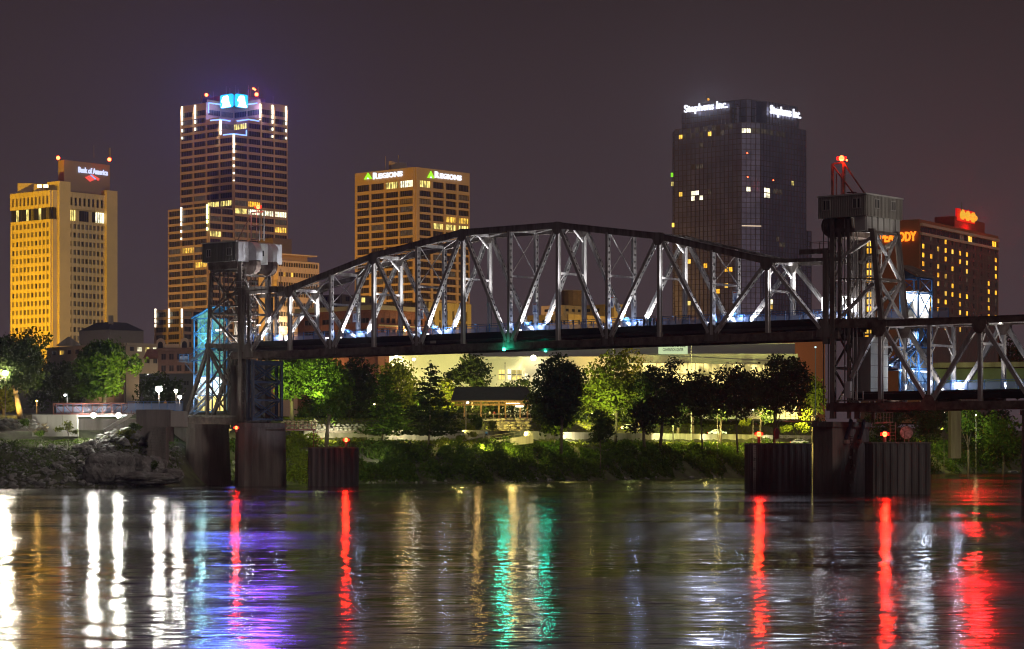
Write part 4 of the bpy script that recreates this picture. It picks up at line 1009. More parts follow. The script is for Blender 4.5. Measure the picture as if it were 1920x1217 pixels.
# ===== tall stepped tower with the blue sign
cn = P(438, 600, 1200); ul, nl, ur, nr = dirs(44)
SIM = mat("brown_granite", (.34, .23, .15), .7, 0, .08, .12)
st_ = thing("office_tower", (cn.x, cn.y, 14), "tall brown tower with stepped corner, white light strips and blue twin sign on top", "building")
LA = lenpx(cn, -ul, 340); LB = lenpx(cn, ur, 537.5); bw = LA/4; bv = LB/4; z0 = 14
H3, H2, H1 = zpx(200, cn-ul*LA), zpx(217, cn), zpx(251, cn)
rp_ = 14.75
allz = [(zpx(203+rp_*i+4.9, cn), zpx(203+rp_*i-4.9, cn)) for i in range(31)]
w = MB(); IN = .7
def blk(a0, a1_, b0, b1, ht): blockbox(w, cn, ul, ur, (a1_-a0)*bw-IN*(1 if True else 0), (b1-b0)*bv-IN, z0, ht, a0*bw+IN, b0*bv+IN)
blk(0, 4, 0, 4, H1-.2); blk(1, 4, 0, 4, H2-.2) if False else None
blk(2, 4, 0, 4, H3-.2); blk(0, 2, 2, 4, H3-.2); blk(1, 2, 0, 2, H2-.2); blk(0, 1, 1, 2, H2-.2)
LIT = {(12, 'L', 2): 'y', (12, 'L', 3): 'y', (13, 'L', 3): 'y', (14, 'L', 2): 'y', (14, 'L', 1): 'd', (11, 'L', 1): 'd', (1, 'L', 0): 'd'}
for c in range(4): LIT[(13, 'R', c)] = 'w' if c > 0 else 'y'
LIT.update({(12, 'R', 0): 'd', (12, 'R', 1): 'o', (14, 'R', 3): 'd', (15, 'R', 3): 'a', (16, 'R', 0): 'd', (17, 'R', 2): 'y', (16, 'R', 1): 'd', (15, 'R', 0): 'd', (17, 'L', 2): 'd', (2, 'L', 3): 'y', (15, 'L', 2): 'd', (18, 'R', 2): 'd', (19, 'R', 1): 'd', (16, 'L', 2): 'd'})
def segf(face, c0, c1_, top, O, u, n, W, back=0):
    zz_ = [z for z in allz if z[1] < top-.8]
    nz = len(zz_); srt = sorted(zz_)
    def kk(r, c):
        row = min(range(31), key=lambda i: abs(allz[i][0]-srt[r][0]))
        return LIT.get((row, face, c0+c), 'k')
    facade(w, st_, O-n*back, u, n, W, z0 if back == 0 else H1-1, top, ivals(.1, W-.1, c1_-c0, .93), srt if back == 0 else [z for z in srt if z[0] > H1-2], kk, 6, IN)
for c in range(4):
    top = (H3, H3, H2, H1)[c]; O = cn-ul*((4-c)*bw); segf('L', c, c+1, top, O, ul, nl, bw)
    top = (H1, H2, H3, H3)[c]; O = cn+ur*(c*bv); segf('R', c, c+1, top, O, ur, nr, bv)
# setback faces
zsb = sorted([z for z in allz if z[0] > H1 and z[1] < H2-.3])
facade(w, st_, cn-ul*bw+ur*bv, ul, nl, bw, H1-.5, H2, ivals(.1, bw-.1, 1, .93), zsb, lambda r, c: 'y', 6, .1)
facade(w, st_, cn-ul*bw, ur, nr, bv, H1-.5, H2, ivals(.1, bv-.1, 1, .93), zsb, lambda r, c: 'd', 6, .1)
zsc = sorted([z for z in allz if z[0] > H2-.8 and z[1] < H3-.3])
facade(w, st_, cn-ul*(2*bw)+ur*(2*bv), ul, nl, 2*bw, H2-.5, H3+1.5, ivals(.2, 2*bw-.2, 2, .9), zsc, lambda r, c: 'k', 6, .1)
facade(w, st_, cn-ul*(2*bw), ur, nr, 2*bv, H2-.5, H3+1.5, ivals(.2, 2*bv-.2, 2, .9), zsc, lambda r, c: 'd' if c else 'k', 6, .1)
w.build('wall', SIM, st_)
w = MB(); q = cn-ul*(2.6*bw)+ur*(2.6*bv); w.box((q.x, q.y, H3+2.2), (11, 11, 2.6), (ul, ur, _UZ)); w.build('roof_plant', mat("roof_plant_grey", (.12, .11, .12), .8), st_)
k = MB()
for px, py in ((424, 162), (431, 165), (441, 160), (447, 168), (466, 160), (470, 166), (484, 163), (512, 180), (400, 172), (392, 185), (378, 178)):
    k.beam(P(px, 196, 1225), P(px, py, 1225), .22, .22)
k.build('antenna', STEEL_D, st_)
for px, py, r in ((387, 178, .8), (481, 177, .9), (475, 166, .5), (478, 168, .5)): aviation(P(px, py, 1222), r, st_)
# twin sign
CY = emit("cyan_sign_panel", (.004, .50, 1), 1.7); CYW = emit("white_sign_figure", (.9, .97, 1), 2.2)
sx = cn-ul*(.95*bw)+ur*(.95*bv)+nl*0
for s_, (u_, n_, p0, p1_) in enumerate(((ul, nl, 415, 438), (ur, nr, 440, 463))):
    O = P(438 if s_ == 0 else 440, 187, 1212); O.z = 0
    Lx = lenpx(O, -ul if s_ == 0 else ur, p0 if s_ == 0 else p1_)
    A = O-ul*Lx if s_ == 0 else O
    za, zb = zpx(200.5, O), zpx(175.5, O); h_ = zb-za; W_ = Lx
    pts = []
    for cx, cy_, a0 in ((W_-1, h_-1, 0), (1, h_-1, 90), (1, 1, 180), (W_-1, 1, 270)):
        for j in range(4): t_ = math.radians(a0+30*j); pts.append((cx+math.cos(t_), cy_+math.sin(t_)))
    k = MB(); k.extr([A+u_*x+_UZ*(za+y) for x, y in pts], n_*.8); k.build('sign_panel', CY, st_)
    sh = [(.12, .02), (.22, .16), (.26, .30), (.24, .44), (.13, .44), (.12, .56), (.20, .66), (.24, .80), (.36, .88), (.62, .90), (.70, .80), (.74, .5), (.80, .25), (.90, .10), (.86, .02)]
    k = MB(); k.extr([A+n_*.85+u_*(x*W_)+_UZ*(za+y*h_) for x, y in sh], n_*.3); k.build('sign_figure', CYW, st_)
point(P(439, 190, 1201), 6000, (.08, .10, 1), 2); glint(P(420, 187, 1190), 300000, (.06, .13, 1), 8, 11); glint(P(492, 192, 1190), 240000, (.19, .05, 1), 8, 11)  # second glint is an added violet light for the water
# light strips
STR = emit("white_light_strip", (1, .90, .68), 2.6); STRB = emit("blue_light_strip", (.22, .40, 1), 2.2)
def vstrip(px, py0, py1, Y, parent, r=.72, m=STR):
    "row of glowing bars, shorter and further apart downwards"
    y = py0; i = 0
    while y < py1:
        L = 9-min(7.5, i*1.0); k = MB(); k.beam(P(px, y, Y), P(px, min(py1, y+max(1.5, L)), Y), r*(1-.06*min(i, 8))*2, r); k.build('glowing_bar', m, parent); y += 14.2 if i > 2 else 9.5; i += 1  # each bar smaller than the one above
def edgeY(corner, u, px): return (corner+u*lenpx(corner, u, px)).y-1.0
for px, a, b_ in ((341.5, 200, 262), (366, 197, 248)): vstrip(px, a, b_, edgeY(cn, -ul, px), st_)
for px, a, b_ in ((536.5, 200, 262), (511, 197, 262), (488, 195, 225)): vstrip(px, a, b_, edgeY(cn, ur, px), st_)
vstrip(413.5, 226, 254, edgeY(cn, -ul, 413.5), st_, .8); vstrip(438.5, 252, 345, cn.y-1, st_, .9); 
for a, b_, c in (((394, 226), (414, 224), -1), ((413, 224), (432, 227), -1), ((444, 227), (466, 224), 1), ((466, 224), (486, 227), 1), ((418, 253), (438, 251), 1), ((438, 251), (463, 254), 1), ((391, 194), (391, 212), 1), ((462, 244), (462, 254), 1), ((391, 193), (414, 196), 1), ((464, 196), (487, 193), 1)):
    k = MB(); Y = cn.y-1.5 if a[1] > 215 else cn.y+14; k.beam(P(a[0], a[1], Y), P(b_[0], b_[1], Y), .55, .55); k.build('ledge_light', STRB, st_)
for px, u_ in ((341.5, -ul), (366, -ul), (536, ur), (511, ur), (488, ur), (438, ur), (413, -ul)):
    q = cn+u_*lenpx(cn, u_, px); nn2 = nl if u_ == -ul else nr; q = q+nn2*1.6; q.z = H3+1.0 if px not in (438, 413) else (H1 if px == 438 else H2)
    spot(q, q-_UZ*60-nn2*2.0, 44000, (1, .85, .62), 34, 1, .5)
point(P(399, 203, cn.y+10), 3000, (.45, .42, 1), 1); point(P(480, 203, cn.y+10), 3000, (.6, .45, 1), 1)
# lower annex blocks of the same tower
an = thing("office_annex", (P(391, 600, 1170).x, 1170, 14), "lower brown block left of the tall stepped tower with two white light strips", "building")
ca = P(391, 600, 1172); A1 = lenpx(ca, -ul, 317); B1_ = lenpx(ca, ur, 437); w = MB(); zt = zpx(386, ca)
blockbox(w, ca, ul, ur, A1-.7, B1_, z0, zt-.1, .7, .7)
zz_ = sorted([(zpx(394.5+14.4*i+4.9, ca), zpx(394.5+14.4*i-4.9, ca)) for i in range(17)])
al = {(7, 1): 'a', (8, 0): 'd', (10, 1): 'd', (9, 2): 'a', (12, 2): 'd', (11, 0): 'a'}
LITA = {(5, 1): 'a', (5, 0): 'd', (6, 0): 'd', (7, 2): 'a', (5, 2): 'd', (2, 1): 'd', (9, 2): 'd', (12, 1): 'd'}
facade(w, an, ca-ul*A1, ul, nl, A1, z0, zt, ivals(.2, A1-.2, 3, .92), zz_, lambda r, c: LITA.get((16-r, c), 'k'), 6, .7)
facade(w, an, ca, ur, nr, B1_, z0, zt-1, ivals(.2, B1_-.2, 2, .92), zz_, lambda r, c: {(3, 0): 'y', (1, 0): 'd', (6, 1): 'd', (4, 1): 'd'}.get((16-r, c), 'k'), 6, .7)
w.build('wall', SIM, an)
vstrip(340, 389, 450, edgeY(ca, -ul, 340), an, .75); vstrip(388.5, 384, 440, ca.y-1, an, .75, emit("greenish_light_strip", (.85, 1, .42), 5))
tgt = cn-ul*(LA*.5); tgt.z = 110; flood(tgt, nl, 150, 600000, (1, .58, .17), 80, -90); tgt = cn+ur*(LB*.5); tgt.z = 110; flood(tgt, nr, 150, 380000, (1, .57, .2), 80, -90)
# small three-strip block
sb = thing("office_annex", P(320, 630, 1100), "small brown office block with three white light strips left of the cyan shaft", "building")
cs = P(341, 600, 1100); A1 = lenpx(cs, -ul, 291); B1_ = lenpx(cs, ur, 378); w = MB(); zt = zpx(579, cs)
blockbox(w, cs, ul, ur, A1-.7, B1_, z0, zt-.1, .7, .7)
zz_ = sorted([(zpx(588+14.4*i+4.6, cs), zpx(588+14.4*i-4.6, cs)) for i in range(5)])
facade(w, sb, cs-ul*A1, ul, nl, A1, z0, zt, ivals(.4, A1-.4, 2, .86), zz_, lambda r, c: 'k', 5, .7)
facade(w, sb, cs, ur, nr, B1_, z0, zt, ivals(.4, B1_-.4, 2, .86), zz_, lambda r, c: 'd' if (r, c) == (4, 0) else 'k', 5, .7)
w.build('wall', SIM, sb)
for px, u_ in ((291.5, -ul), (317, -ul), (341, -ul)): vstrip(px, 579, 618, edgeY(cs, u_, px), sb, .65)
flood(cs-ul*14+_UZ*(40-cs.z), nl, 60, 60000, (1, .5, .14), 80, 0)

# ===== cream mid-rise behind the left tower
cm = P(520, 600, 1000); CRM = mat("cream_concrete", (.42, .33, .26), .8, 0, .08, .2)
mb_ = thing("office_block", (cm.x, cm.y, 14), "cream mid-rise with ribbon windows and flat canopy roof right of the stepped tower", "building")
w = MB(); A1 = 12; B1_ = lenpx(cm, ur, 597); zt = zpx(490, cm+ur*10)
blockbox(w, cm, ul, ur, A1, B1_-.8, z0, zt-.2, 0, .4)
zz_ = sorted([(zpx(497+18.6*i+4.0, cm+ur*8), zpx(497+18.6*i-4.0, cm+ur*8)) for i in range(7)])
facade(w, mb_, cm, ur, nr, B1_, z0, zt, ivals(.2, B1_-.6, 16, .86), zz_, lambda r, c: {(5, 2): 'a', (5, 4): 'd', (5, 5): 'a', (4, 9): 'd'}.get((r, c), 'k'), 1, .5)
w.build('wall', CRM, mb_)
w = MB(); blockbox(w, cm, ul, ur, A1, B1_-6, zt, zpx(476, cm)); w.build('penthouse', mat("brown_render", (.22, .15, .10), .8), mb_)
w = MB(); blockbox(w, cm+nr*1.5-nl*0, ul, ur, A1+2, B1_-1, zpx(477, cm), zpx(475, cm), 0, -1); w.build('roof', CRM, mb_)
tb2 = thing("office_block", P(528, 480, 1080), "plain dark brown block rising behind the cream mid-rise", "building")
w = MB(); cq = P(512, 600, 1080); blockbox(w, cq, ul, ur, 10, lenpx(cq, ur, 547), 14, zpx(446, cq)); w.build('wall', mat("dark_brown_render", (.16, .11, .075), .8), tb2)
tgt = cm+ur*9; tgt.z = 75; flood(tgt, nr, 90, 70000, (1, .62, .34), 60, -30); flood(P(528, 470, 1085), nr, 60, 40000, (1, .6, .2), 60, -30)

# ===== amber tower with green triangle signs
cn = P(778, 600, 1000); ul, nl, ur, nr = dirs(43)
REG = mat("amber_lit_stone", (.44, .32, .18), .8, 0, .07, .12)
rg = thing("office_tower", (cn.x, cn.y, 14), "square amber-lit office tower with green triangle and white lettering on two faces", "building")
LA = lenpx(cn, -ul, 668); LB = lenpx(cn, ur, 878); w = MB(); zt = zpx(313.5, cn)
blockbox(w, cn, ul, ur, LA-.8, LB-.8, z0, zt-.3, .8, .8)
srows = [(343.5, 12.5)]+[(361.5+14.8*i, 10.6) for i in range(17)]
zz_ = sorted([(zpx(y+h/2, cn), zpx(y-h/2, cn)) for y, h in srows]); NR = len(zz_)
LL = {(0, 2): 'y', (0, 3): 'w', (5, 1): 'd', (6, 3): 'd', (3, 3): 'd', (2, 3): 'g', (12, 1): 'd'}
RL = {(0, 0): 'y', (4, 2): 'a', (4, 3): 'a', (5, 1): 'y', (5, 2): 'y', (5, 3): 'y', (11, 2): 'd', (9, 1): 'd', (1, 3): 'g', (2, 0): 'g'}
xl = [(LA*a, LA*b_) for a, b_ in ((.035, .25), (.28, .495), (.525, .74), (.765, .985))]
xr = [(LB*a, LB*b_) for a, b_ in ((.06, .27), (.31, .51), (.55, .75), (.79, .99))]
facade(w, rg, cn-ul*LA, ul, nl, LA, z0, zt, xl, zz_, lambda r, c: LL.get((NR-1-r, c), 'k'), 6, .8)
facade(w, rg, cn, ur, nr, LB, z0, zt, xr, zz_, lambda r, c: RL.get((NR-1-r, c), 'k'), 6, .8)
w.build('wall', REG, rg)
for s_, (O, u_, n_, t0, t1, t2, t3) in enumerate(((cn-ul*LA, ul, nl, 686, 701, 703, 758), (cn, ur, nr, 798, 811, 812, 862))):
    g_ = lambda px: lenpx(O, u_, px)
    tri = emit("green_triangle_sign", (.42, 1, .03), 1.1) if s_ == 0 else D.materials["green_triangle_sign"]
    a, b_ = g_(t0), g_(t1); q = O+u_*a; q2 = O+u_*b_; za, zb = zpx(337 if s_ == 0 else 333.5, q), zpx(325 if s_ == 0 else 320, q)
    A = lambda x, z: O+u_*(a+(b_-a)*x)+n_*.85+_UZ*(za+(zb-za)*z-O.z)
    for pts in (((0, 0), (.32, 0), (.5, .35), (.5, 1)), ((.68, 0), (1, 0), (.5, 1), (.5, .35))):
        k = MB(); k.extr([A(*p) for p in pts], n_*.4); k.build('sign_triangle', tri, rg)
    k = MB(); k.extr([A(.36, 0), A(.64, 0), A(.5, .28)], n_*.3); k.build('sign_triangle_centre', WHITE_E, rg)
    c0 = g_(t2); c1_ = g_(t3); q = O+u_*c0+n_*.85; zl = zpx(336.5 if s_ == 0 else 333.5, q); zh = zpx(324 if s_ == 0 else 321, q)
    q.z = zl; wd = (c1_-c0); lettering("R", q, u_, n_, wd*.17, zh-zl, WHITE_E, rg, .4, 'sign_letter', .045)
    q = O+u_*(c0+wd*.19)+n_*.85; q.z = zl; lettering("EGIONS", q, u_, n_, wd*.81, (zh-zl)*.8, WHITE_E, rg, .4, 'sign_lettering', .045)
k = MB(); q = P(748, 313, 1015); k.box(q+_UZ*.2, (3.2, 2.5, 1.3)); k.box(q+_UZ*.6-Vector((3, 0, 0)), (1.1, 1.5, 1.6)); k.beam(P(747, 310, 1015), P(747, 291, 1015), .4, .4); k.beam(P(723, 318, 1015), P(723, 293, 1015), .2, .2); k.build('roof_plant', CRM, rg)
tgt = cn-ul*(LA*.5); tgt.z = 88
for s_ in (-30, 30): flood(tgt, nl, 110, 250000, (1, .50, .07), 75, -50, s_, ul)
tgt = cn+ur*(LB*.5); tgt.z = 88
for s_ in (-20, 40): flood(tgt, nr, 110, 215000, (1, .50, .09), 75, -50, s_, ur)

# ===== dark glass tower
cn = P(1408, 600, 950); ul, nl, ur, nr = dirs(42)
GLS = mat("dark_curtain_glass", (.29, .29, .40), .33, .85, .3, .15)
GRD = mat("bronze_mullion_grid", (.17, .135, .13), .5, .3)
ce = thing("office_tower", (cn.x, cn.y, 14), "dark glass tower with bronze grid, cut corner and two glowing white signs on its crown", "building")
# chamfered plan: near corner cut from px 1390 to px 1426
def plan(pl, pc0, pc1, pr, inset=0.0, cnr=None):
    "footprint by photo columns: left end, chamfer start, chamfer end, right end"
    c_ = cnr or cn
    A0 = c_-ul*lenpx(c_, -ul, pl); A1_ = c_-ul*lenpx(c_, -ul, pc0); B0 = c_+ur*lenpx(c_, ur, pc1); B1__ = c_+ur*lenpx(c_, ur, pr)
    Cc = A0+ur*(B1__-c_).length
    return [A0, A1_, B0, B1__, Cc]
def glassblock(root, pts, z0, z1, bay, fl, gi=.14, sk=()):
    k = MB(); k.prism([(p.x, p.y) for p in pts], z0, z1); k.build('glass_body', GLS, root)
    g_ = MB(); 
    for i in range(len(pts)-2 if len(pts) == 5 else 3):
        a, b_ = pts[i], pts[i+1]; L = (b_-a).length
        if L < .5: continue
        u_ = (b_-a)/L; u_.z = 0; n_ = Vector((u_.y, -u_.x, 0)); m_ = max(1, round(L/bay))
        for j in range(m_+1):
            g_.fbox(a, u_, n_, max(0, L*j/m_-gi/2), min(L, L*j/m_+gi/2), z0, z1, 0, .25)
        z = z1
        while z > z0: g_.fbox(a, u_, n_, 0, L, z-gi*1.3, z+gi*.5, 0, .19); z -= fl
    g_.build('mullion_grid', GRD, root, kind='stuff')
def glasswins(root, a, b_, z, fl, bay, cols, kind):
    L = (b_-a).length; u_ = (b_-a)/L; n_ = Vector((u_.y, -u_.x, 0)); m_ = max(1, round(L/bay))
    for j in cols:
        if j < m_: piece('window', win(kind[j % len(kind)] if len(kind) > 1 else kind, 1), root, fmat(a, u_, n_, L*j/m_+.2, z+.15, L/m_-.4, fl-.4, .02, .1))
pts = plan(1265, 1390, 1426, 1511); zt = zpx(227.5, cn); FL = (zpx(250, cn)-zpx(260, cn)); BAY = 1.55*1.3
glassblock(ce, pts, 14, zt, BAY, FL)
ptl = plan(1258.5, 1266, 1300, 1300); # thin left return volume
k = MB(); pL = pts[0]; lw_ = MB()
glassblock(ce, [pts[0]-ul*1.6+ur*.9, pts[0]+ur*.9-ul*0, pts[0]+ur*1.2, pts[0]+ur*16, pts[0]-ul*1.6+ur*16], 14, zt-.8, BAY, FL)
# panes: the largest ones are separate parts
PANE = MB(); PANE.fbox((0, 0, 0), Vector((1, 0, 0)), Vector((0, -1, 0)), 0, 1, 0, 1, 0, .3); PANE = PANE.mesh('pane', GLS)
for i in (0, 1, 2):
    a, b_ = pts[i], pts[i+1]; L = (b_-a).length; u_ = (b_-a)/L; n_ = Vector((u_.y, -u_.x, 0)); m_ = max(1, round(L/BAY)); r_ = 0; z = zt-FL
    while r_ < (7, 7, 8)[i]:
        for j in range(m_):
            if True:
                piece('pane', PANE, ce, fmat(a, u_, n_, L*j/m_+.1, z+.13, L/m_-.2, FL-.2, .015, .07))
        z -= FL; r_ += 1
ROWS = lambda k_: zt-FL*(k_+1)
zz1_ = ROWS(1); fl2 = FL
glasswins(ce, pts[0], pts[1], ROWS(1), FL, BAY, [1, 2, 4, 6, 8, 10, 11], "dadgddd")
glasswins(ce, pts[0], pts[1], ROWS(0), FL, BAY, [3, 5, 7, 9, 10, 12, 13], "gdgdgddd")
glasswins(ce, pts[1], pts[2], ROWS(1), FL, BAY, [0, 1], "w"); glasswins(ce, pts[1], pts[2], ROWS(1), FL, BAY, [2, 3], "d"); glasswins(ce, pts[2], pts[3], ROWS(1), FL, BAY, [0, 1, 2, 3, 5, 6, 7], "ddgdgdg")
glasswins(ce, pts[0], pts[1], ROWS(12), FL, BAY, [4, 5], "w"); glasswins(ce, pts[0], pts[1], ROWS(13), FL, BAY, [4, 6], "w"); glasswins(ce, pts[0], pts[1], ROWS(12), FL, BAY, [8], "d"); glasswins(ce, pts[0], pts[1], ROWS(12), FL, BAY, [1], "a")
glasswins(ce, pts[1], pts[2], ROWS(12), FL, BAY, [1], "w"); glasswins(ce, pts[2], pts[3], ROWS(12), FL, BAY, [1, 2], "w"); glasswins(ce, pts[2], pts[3], ROWS(13), FL, BAY, [1, 2], "w"); glasswins(ce, pts[2], pts[3], ROWS(12), FL, BAY, [4, 5, 6], "d")
glasswins(ce, pts[2], pts[3], ROWS(10), FL, BAY, [10], "y"); glasswins(ce, pts[0], pts[1], ROWS(7), FL, BAY, [4, 5, 6], "dgd"); glasswins(ce, pts[0], pts[1], ROWS(3), FL, BAY, [6], "d")
for r_, cs_, kd in ((25, [2, 3], 'a'), (26, [7], 'o'), (31, [9, 10], 'o'), (31, [2], 'a'), (33, [3], 'y'), (30, [12], 'a'), (27, [12, 13], 'o')): glasswins(ce, pts[0], pts[1], ROWS(r_), FL, BAY, cs_, kd)
for r_, cs_, kd in ((22, [6, 7], 'd'), (21, [5], 'd'), (33, [2, 3], 'w'), (34, [2, 3], 'a'), (26, [9], 'a')): glasswins(ce, pts[2], pts[3], ROWS(r_), FL, BAY, cs_, kd)
# crown
inner = plan(1304, 1399, 1409, 1466, cnr=cn-nr*6-nl*6); glassblock(ce, inner, zt-1, zpx(179.5, cn), BAY*1.4, FL*1.6)
for i in (0, 1): 
    if i == 0:
        a0 = lenpx(cn, -ul, 1275); a1_ = lenpx(cn, -ul, 1366); q0, q1 = cn-ul*a0-nl*1.2, cn-ul*a1_-nl*1.2; ptsc = [q0, q1, q1+ur*.5, q1+ur*9, q0+ur*9]
        lo = lenpx(q0, ul, 1284)
        a_, b__ = lenpx(cn, -ul, 1285), lenpx(cn, -ul, 1366); O = cn-ul*a_+nl*.1; w_ = a_-b__
        tz0, tz1 = zpx(216, O), zpx(197.5, O); O.z = tz0; glassblock(ce, ptsc, zt-.5, zpx(196, cn), BAY, FL)
        q0b = cn-ul*lenpx(cn, -ul, 1284)-nl*.9; glassblock(ce, [q0b, q1+nl*.3, q1+nl*.3+ur*.5, q1+ur*9, q0b+ur*9], zt-.4, zpx(187.5, cn), BAY, FL)
        lettering("Stephens Inc.", O+nl*.3, ul, nl, w_, tz1-tz0, emit("bright_white_letters", (.86, .88, 1), 1.5), ce, .6, 'sign_lettering', .02)
    else:
        b0, b1 = lenpx(cn, ur, 1440), lenpx(cn, ur, 1498); q0, q1 = cn+ur*b0-nr*.9, cn+ur*b1-nr*.9
        glassblock(ce, [q0, q1, q1-nr*.5, q1-nr*9, q0-nr*9], zt-.5, zpx(189, cn+ur*b0), BAY, FL)
        O = cn+ur*lenpx(cn, ur, 1442)+nr*.3; w_ = lenpx(cn, ur, 1499)-lenpx(cn, ur, 1442); tz0, tz1 = zpx(218, O), zpx(196.5, O); O.z = tz0
        lettering("Stephens Inc.", O, ur, nr, w_, tz1-tz0, D.materials["bright_white_letters"], ce, .6, 'sign_lettering', .02)
bk = plan(1284, 1367, 1437, 1497, cnr=cn-nr*3-nl*3); glassblock(ce, bk, zt-.6, zpx(192, cn), BAY*1.4, FL*1.6)
low = [pts[3]-nr*1.0, pts[3]-nr*1.0+ur*5, pts[3]+ur*5-nr*2, pts[3]+ur*5-nr*12, pts[3]-nr*12]; glassblock(ce, low, 14, zpx(432, pts[3]), BAY, FL)
zl_ = zpx(422, cn); pc = plan(1300, 1403, 1426, 1500)
k = MB()
for a, b_ in ((pts[1], pts[2]),): k.beam(a+_UZ*(zl_-a.z)+nr*.3, b_+_UZ*(zl_-b_.z)+nr*.3, .3, .3)
k.build('ledge_light', emit("warm_ledge", (1, .75, .5), 1.0), ce)
for px, py in ((1401, 287), (1402, 332), (1450, 338)): aviation(P(px, py, 944), .2, ce)
k = MB(); k.beam(P(1323, 190, 955), P(1323, 170, 955), .2, .2); k.build('antenna', RUST, ce); k = MB(); k.ball(P(1328, 186.5, 955), .5, 8, 5); k.build('roof_lamp', W_OR, ce, True)
for px, py, m_ in ((1260, 328, emit("green_window_glow", (.3, 1, .03), .9)), (1260.5, 345, W_YEL), (1262, 422, W_AMB)): k = MB(); q = P(px, py, 948); k.box(q, (.45, .2, .8)); k.build('window', m_, ce)
tgt = cn+ur*8; tgt.z = 100; flood(tgt, nr, 160, 60000, (.6, .62, 1), 80, -90); tgt = cn-ul*12; tgt.z = 100; flood(tgt, nl, 160, 80000, (1, .6, .4), 80, -90)
glint(P(1325, 205, 930), 50000, (.66, .72, 1), 3, 40); glint(P(1470, 207, 930), 18000, (.75, .82, 1), 3, 40)

# ===== brown hotel with red lettering
cn = P(1724, 600, 720); ul, nl, ur, nr = dirs(31)
HBR = mat("brown_hotel_wall", (.22, .10, .045), .8, 0, .1, .2); HDK = mat("hotel_window_wall", (.075, .062, .062), .45, 0, .15, .3)
ho = thing("hotel", (cn.x, cn.y, 14), "brown slab hotel with red glowing letters, orange windows and red emblem on its roof", "building")
LA = lenpx(cn, -ul, 1606); LB = lenpx(cn, ur, 1872); w = MB(); zt = zpx(411, cn)
blockbox(w, cn, ul, ur, LA, LB, z0, zt); w.build('wall', HBR, ho)
w = MB(); O = cn; zr_ = lambda py: zpx(py, cn)
w.fbox(O, ur, nr, 1.0, LB-1.5, 14, zr_(437.5), 0, .25); w.build('window_wall', HDK, ho)
w = MB()
for z_ in (zr_(421), zr_(438.5)): w.fbox(O, ur, nr, .3, LB-1.2, z_-.3, z_+.5, 0, .8)
w.build('cornice_band', CRM, ho)
w = MB()
rhs = [(zr_(443.5+16.5*i)) for i in range(11)]
for z_ in rhs: w.fbox(O, ur, nr, 1.0, LB-1.5, z_+.95, z_+1.2, .25, .35)
for j in range(26): x = 1+(LB-2.5)*j/25; w.fbox(O, ur, nr, x-.08, x+.08, 14, zr_(438), .25, .32)
w.build('mullion_grid', mat("hotel_mullion", (.13, .11, .11), .6), ho)
lit = {0: {1: 'd', 3: 'o', 12: 0}, 1: dict(zip((0, 2, 3, 4, 5, 6, 9, 10), 'oaoaoodo')), 2: dict(zip((0, 1, 2, 3, 4, 5, 6, 10), 'oododoao')), 3: dict(zip((0, 2, 4, 6, 10), 'oaoao')), 4: dict(zip((0, 1, 2, 3, 4, 6, 9), 'odoaddo')), 5: dict(zip((2, 3, 4, 9, 10), 'adooo')), 6: dict(zip((3, 4, 5, 6, 9, 10), 'aoooad')), 7: dict(zip((1, 2, 3, 5, 6, 9), 'oaoodo')), 8: dict(zip((1, 2, 5, 6, 9, 10), 'ooaoooo')), 9: dict(zip((4, 5, 6), 'ooo')), 10: dict(zip((3, 5), 'oa'))}
xs_ = [1.2+(LB-3)*(i+.15)/11 for i in range(11)]
xpx = [1729, 1744, 1757, 1771, 1784, 1798, 1811, 1824, 1838, 1852, 1865]
for r_, z_ in enumerate(rhs):
    for c in range(11):
        kd = lit.get(r_, {}).get(c); x = lenpx(cn, ur, xpx[c])-.55
        piece('window', win(kd if kd else 'k', 1), ho, fmat(O, ur, nr, x+.05, z_-.75, 1.35, 1.3, .27, .1))
for j in range(18):
    x = .8+(LB-3)*j/18; kd = {9: 'd', 11: 'a', 17: 'o'}.get(j, 'k'); piece('ribbon_window', win(kd, 1), ho, fmat(O, ur, nr, x, zr_(435.5), (LB-3)/18-.3, zr_(424)-zr_(435.5), .05, .2))
# left wall window strip
for r_ in range(16):
    q = cn-ul*lenpx(cn, -ul, 1622); piece('window', win('aodoaoka'[r_ % 8], 1), ho, fmat(q, ul, nl, 0, zpx(462+13.6*r_, q), 2.4, 1.5, .02, .1))
w = MB(); w.fbox(cn-ul*LA, ul, nl, .0, lenpx(cn, -ul, 1606)-lenpx(cn, -ul, 1636), 14, zpx(452, cn), 0, .02); w.build('glazed_strip', HDK, ho)
q0 = cn-ul*lenpx(cn, -ul, 1652)+nl*.3; tw = lenpx(cn, -ul, 1652)-lenpx(cn, -ul, 1719); q0.z = zpx(455, q0)
LRED = emit("orange_red_letters", (1, .22, .012), 2.2)
lettering("PEABODY", q0, ul, nl, tw, zpx(437, q0)-zpx(455, q0), LRED, ho, .4, 'sign_lettering', .035)
q0 = cn+ur*lenpx(cn, ur, 1822)-nr*4; w = MB(); l0, l1 = lenpx(cn, ur, 1812), lenpx(cn, ur, 1868)
w.box(cn+ur*((l0+l1)/2)-nr*7+_UZ*(zt+1.3-cn.z), (3.2, (l1-l0)/2, 2.9), (nr, ur, _UZ)); w.build('roof_plant', mat("red_plant_wall", (.16, .06, .04), .8), ho)
w = MB(); w.extr([cn+ur*LB-nr*.5+_UZ*(zt-cn.z-3.5), cn+ur*(LB+1.6)-nr*.5+_UZ*(zt-cn.z-6), cn+ur*(LB+1.6)-nr*.5+_UZ*(zt-cn.z-10), cn+ur*LB-nr*.5+_UZ*(zt-cn.z-10)], -nr*12); w.build('end_bay', HBR, ho)
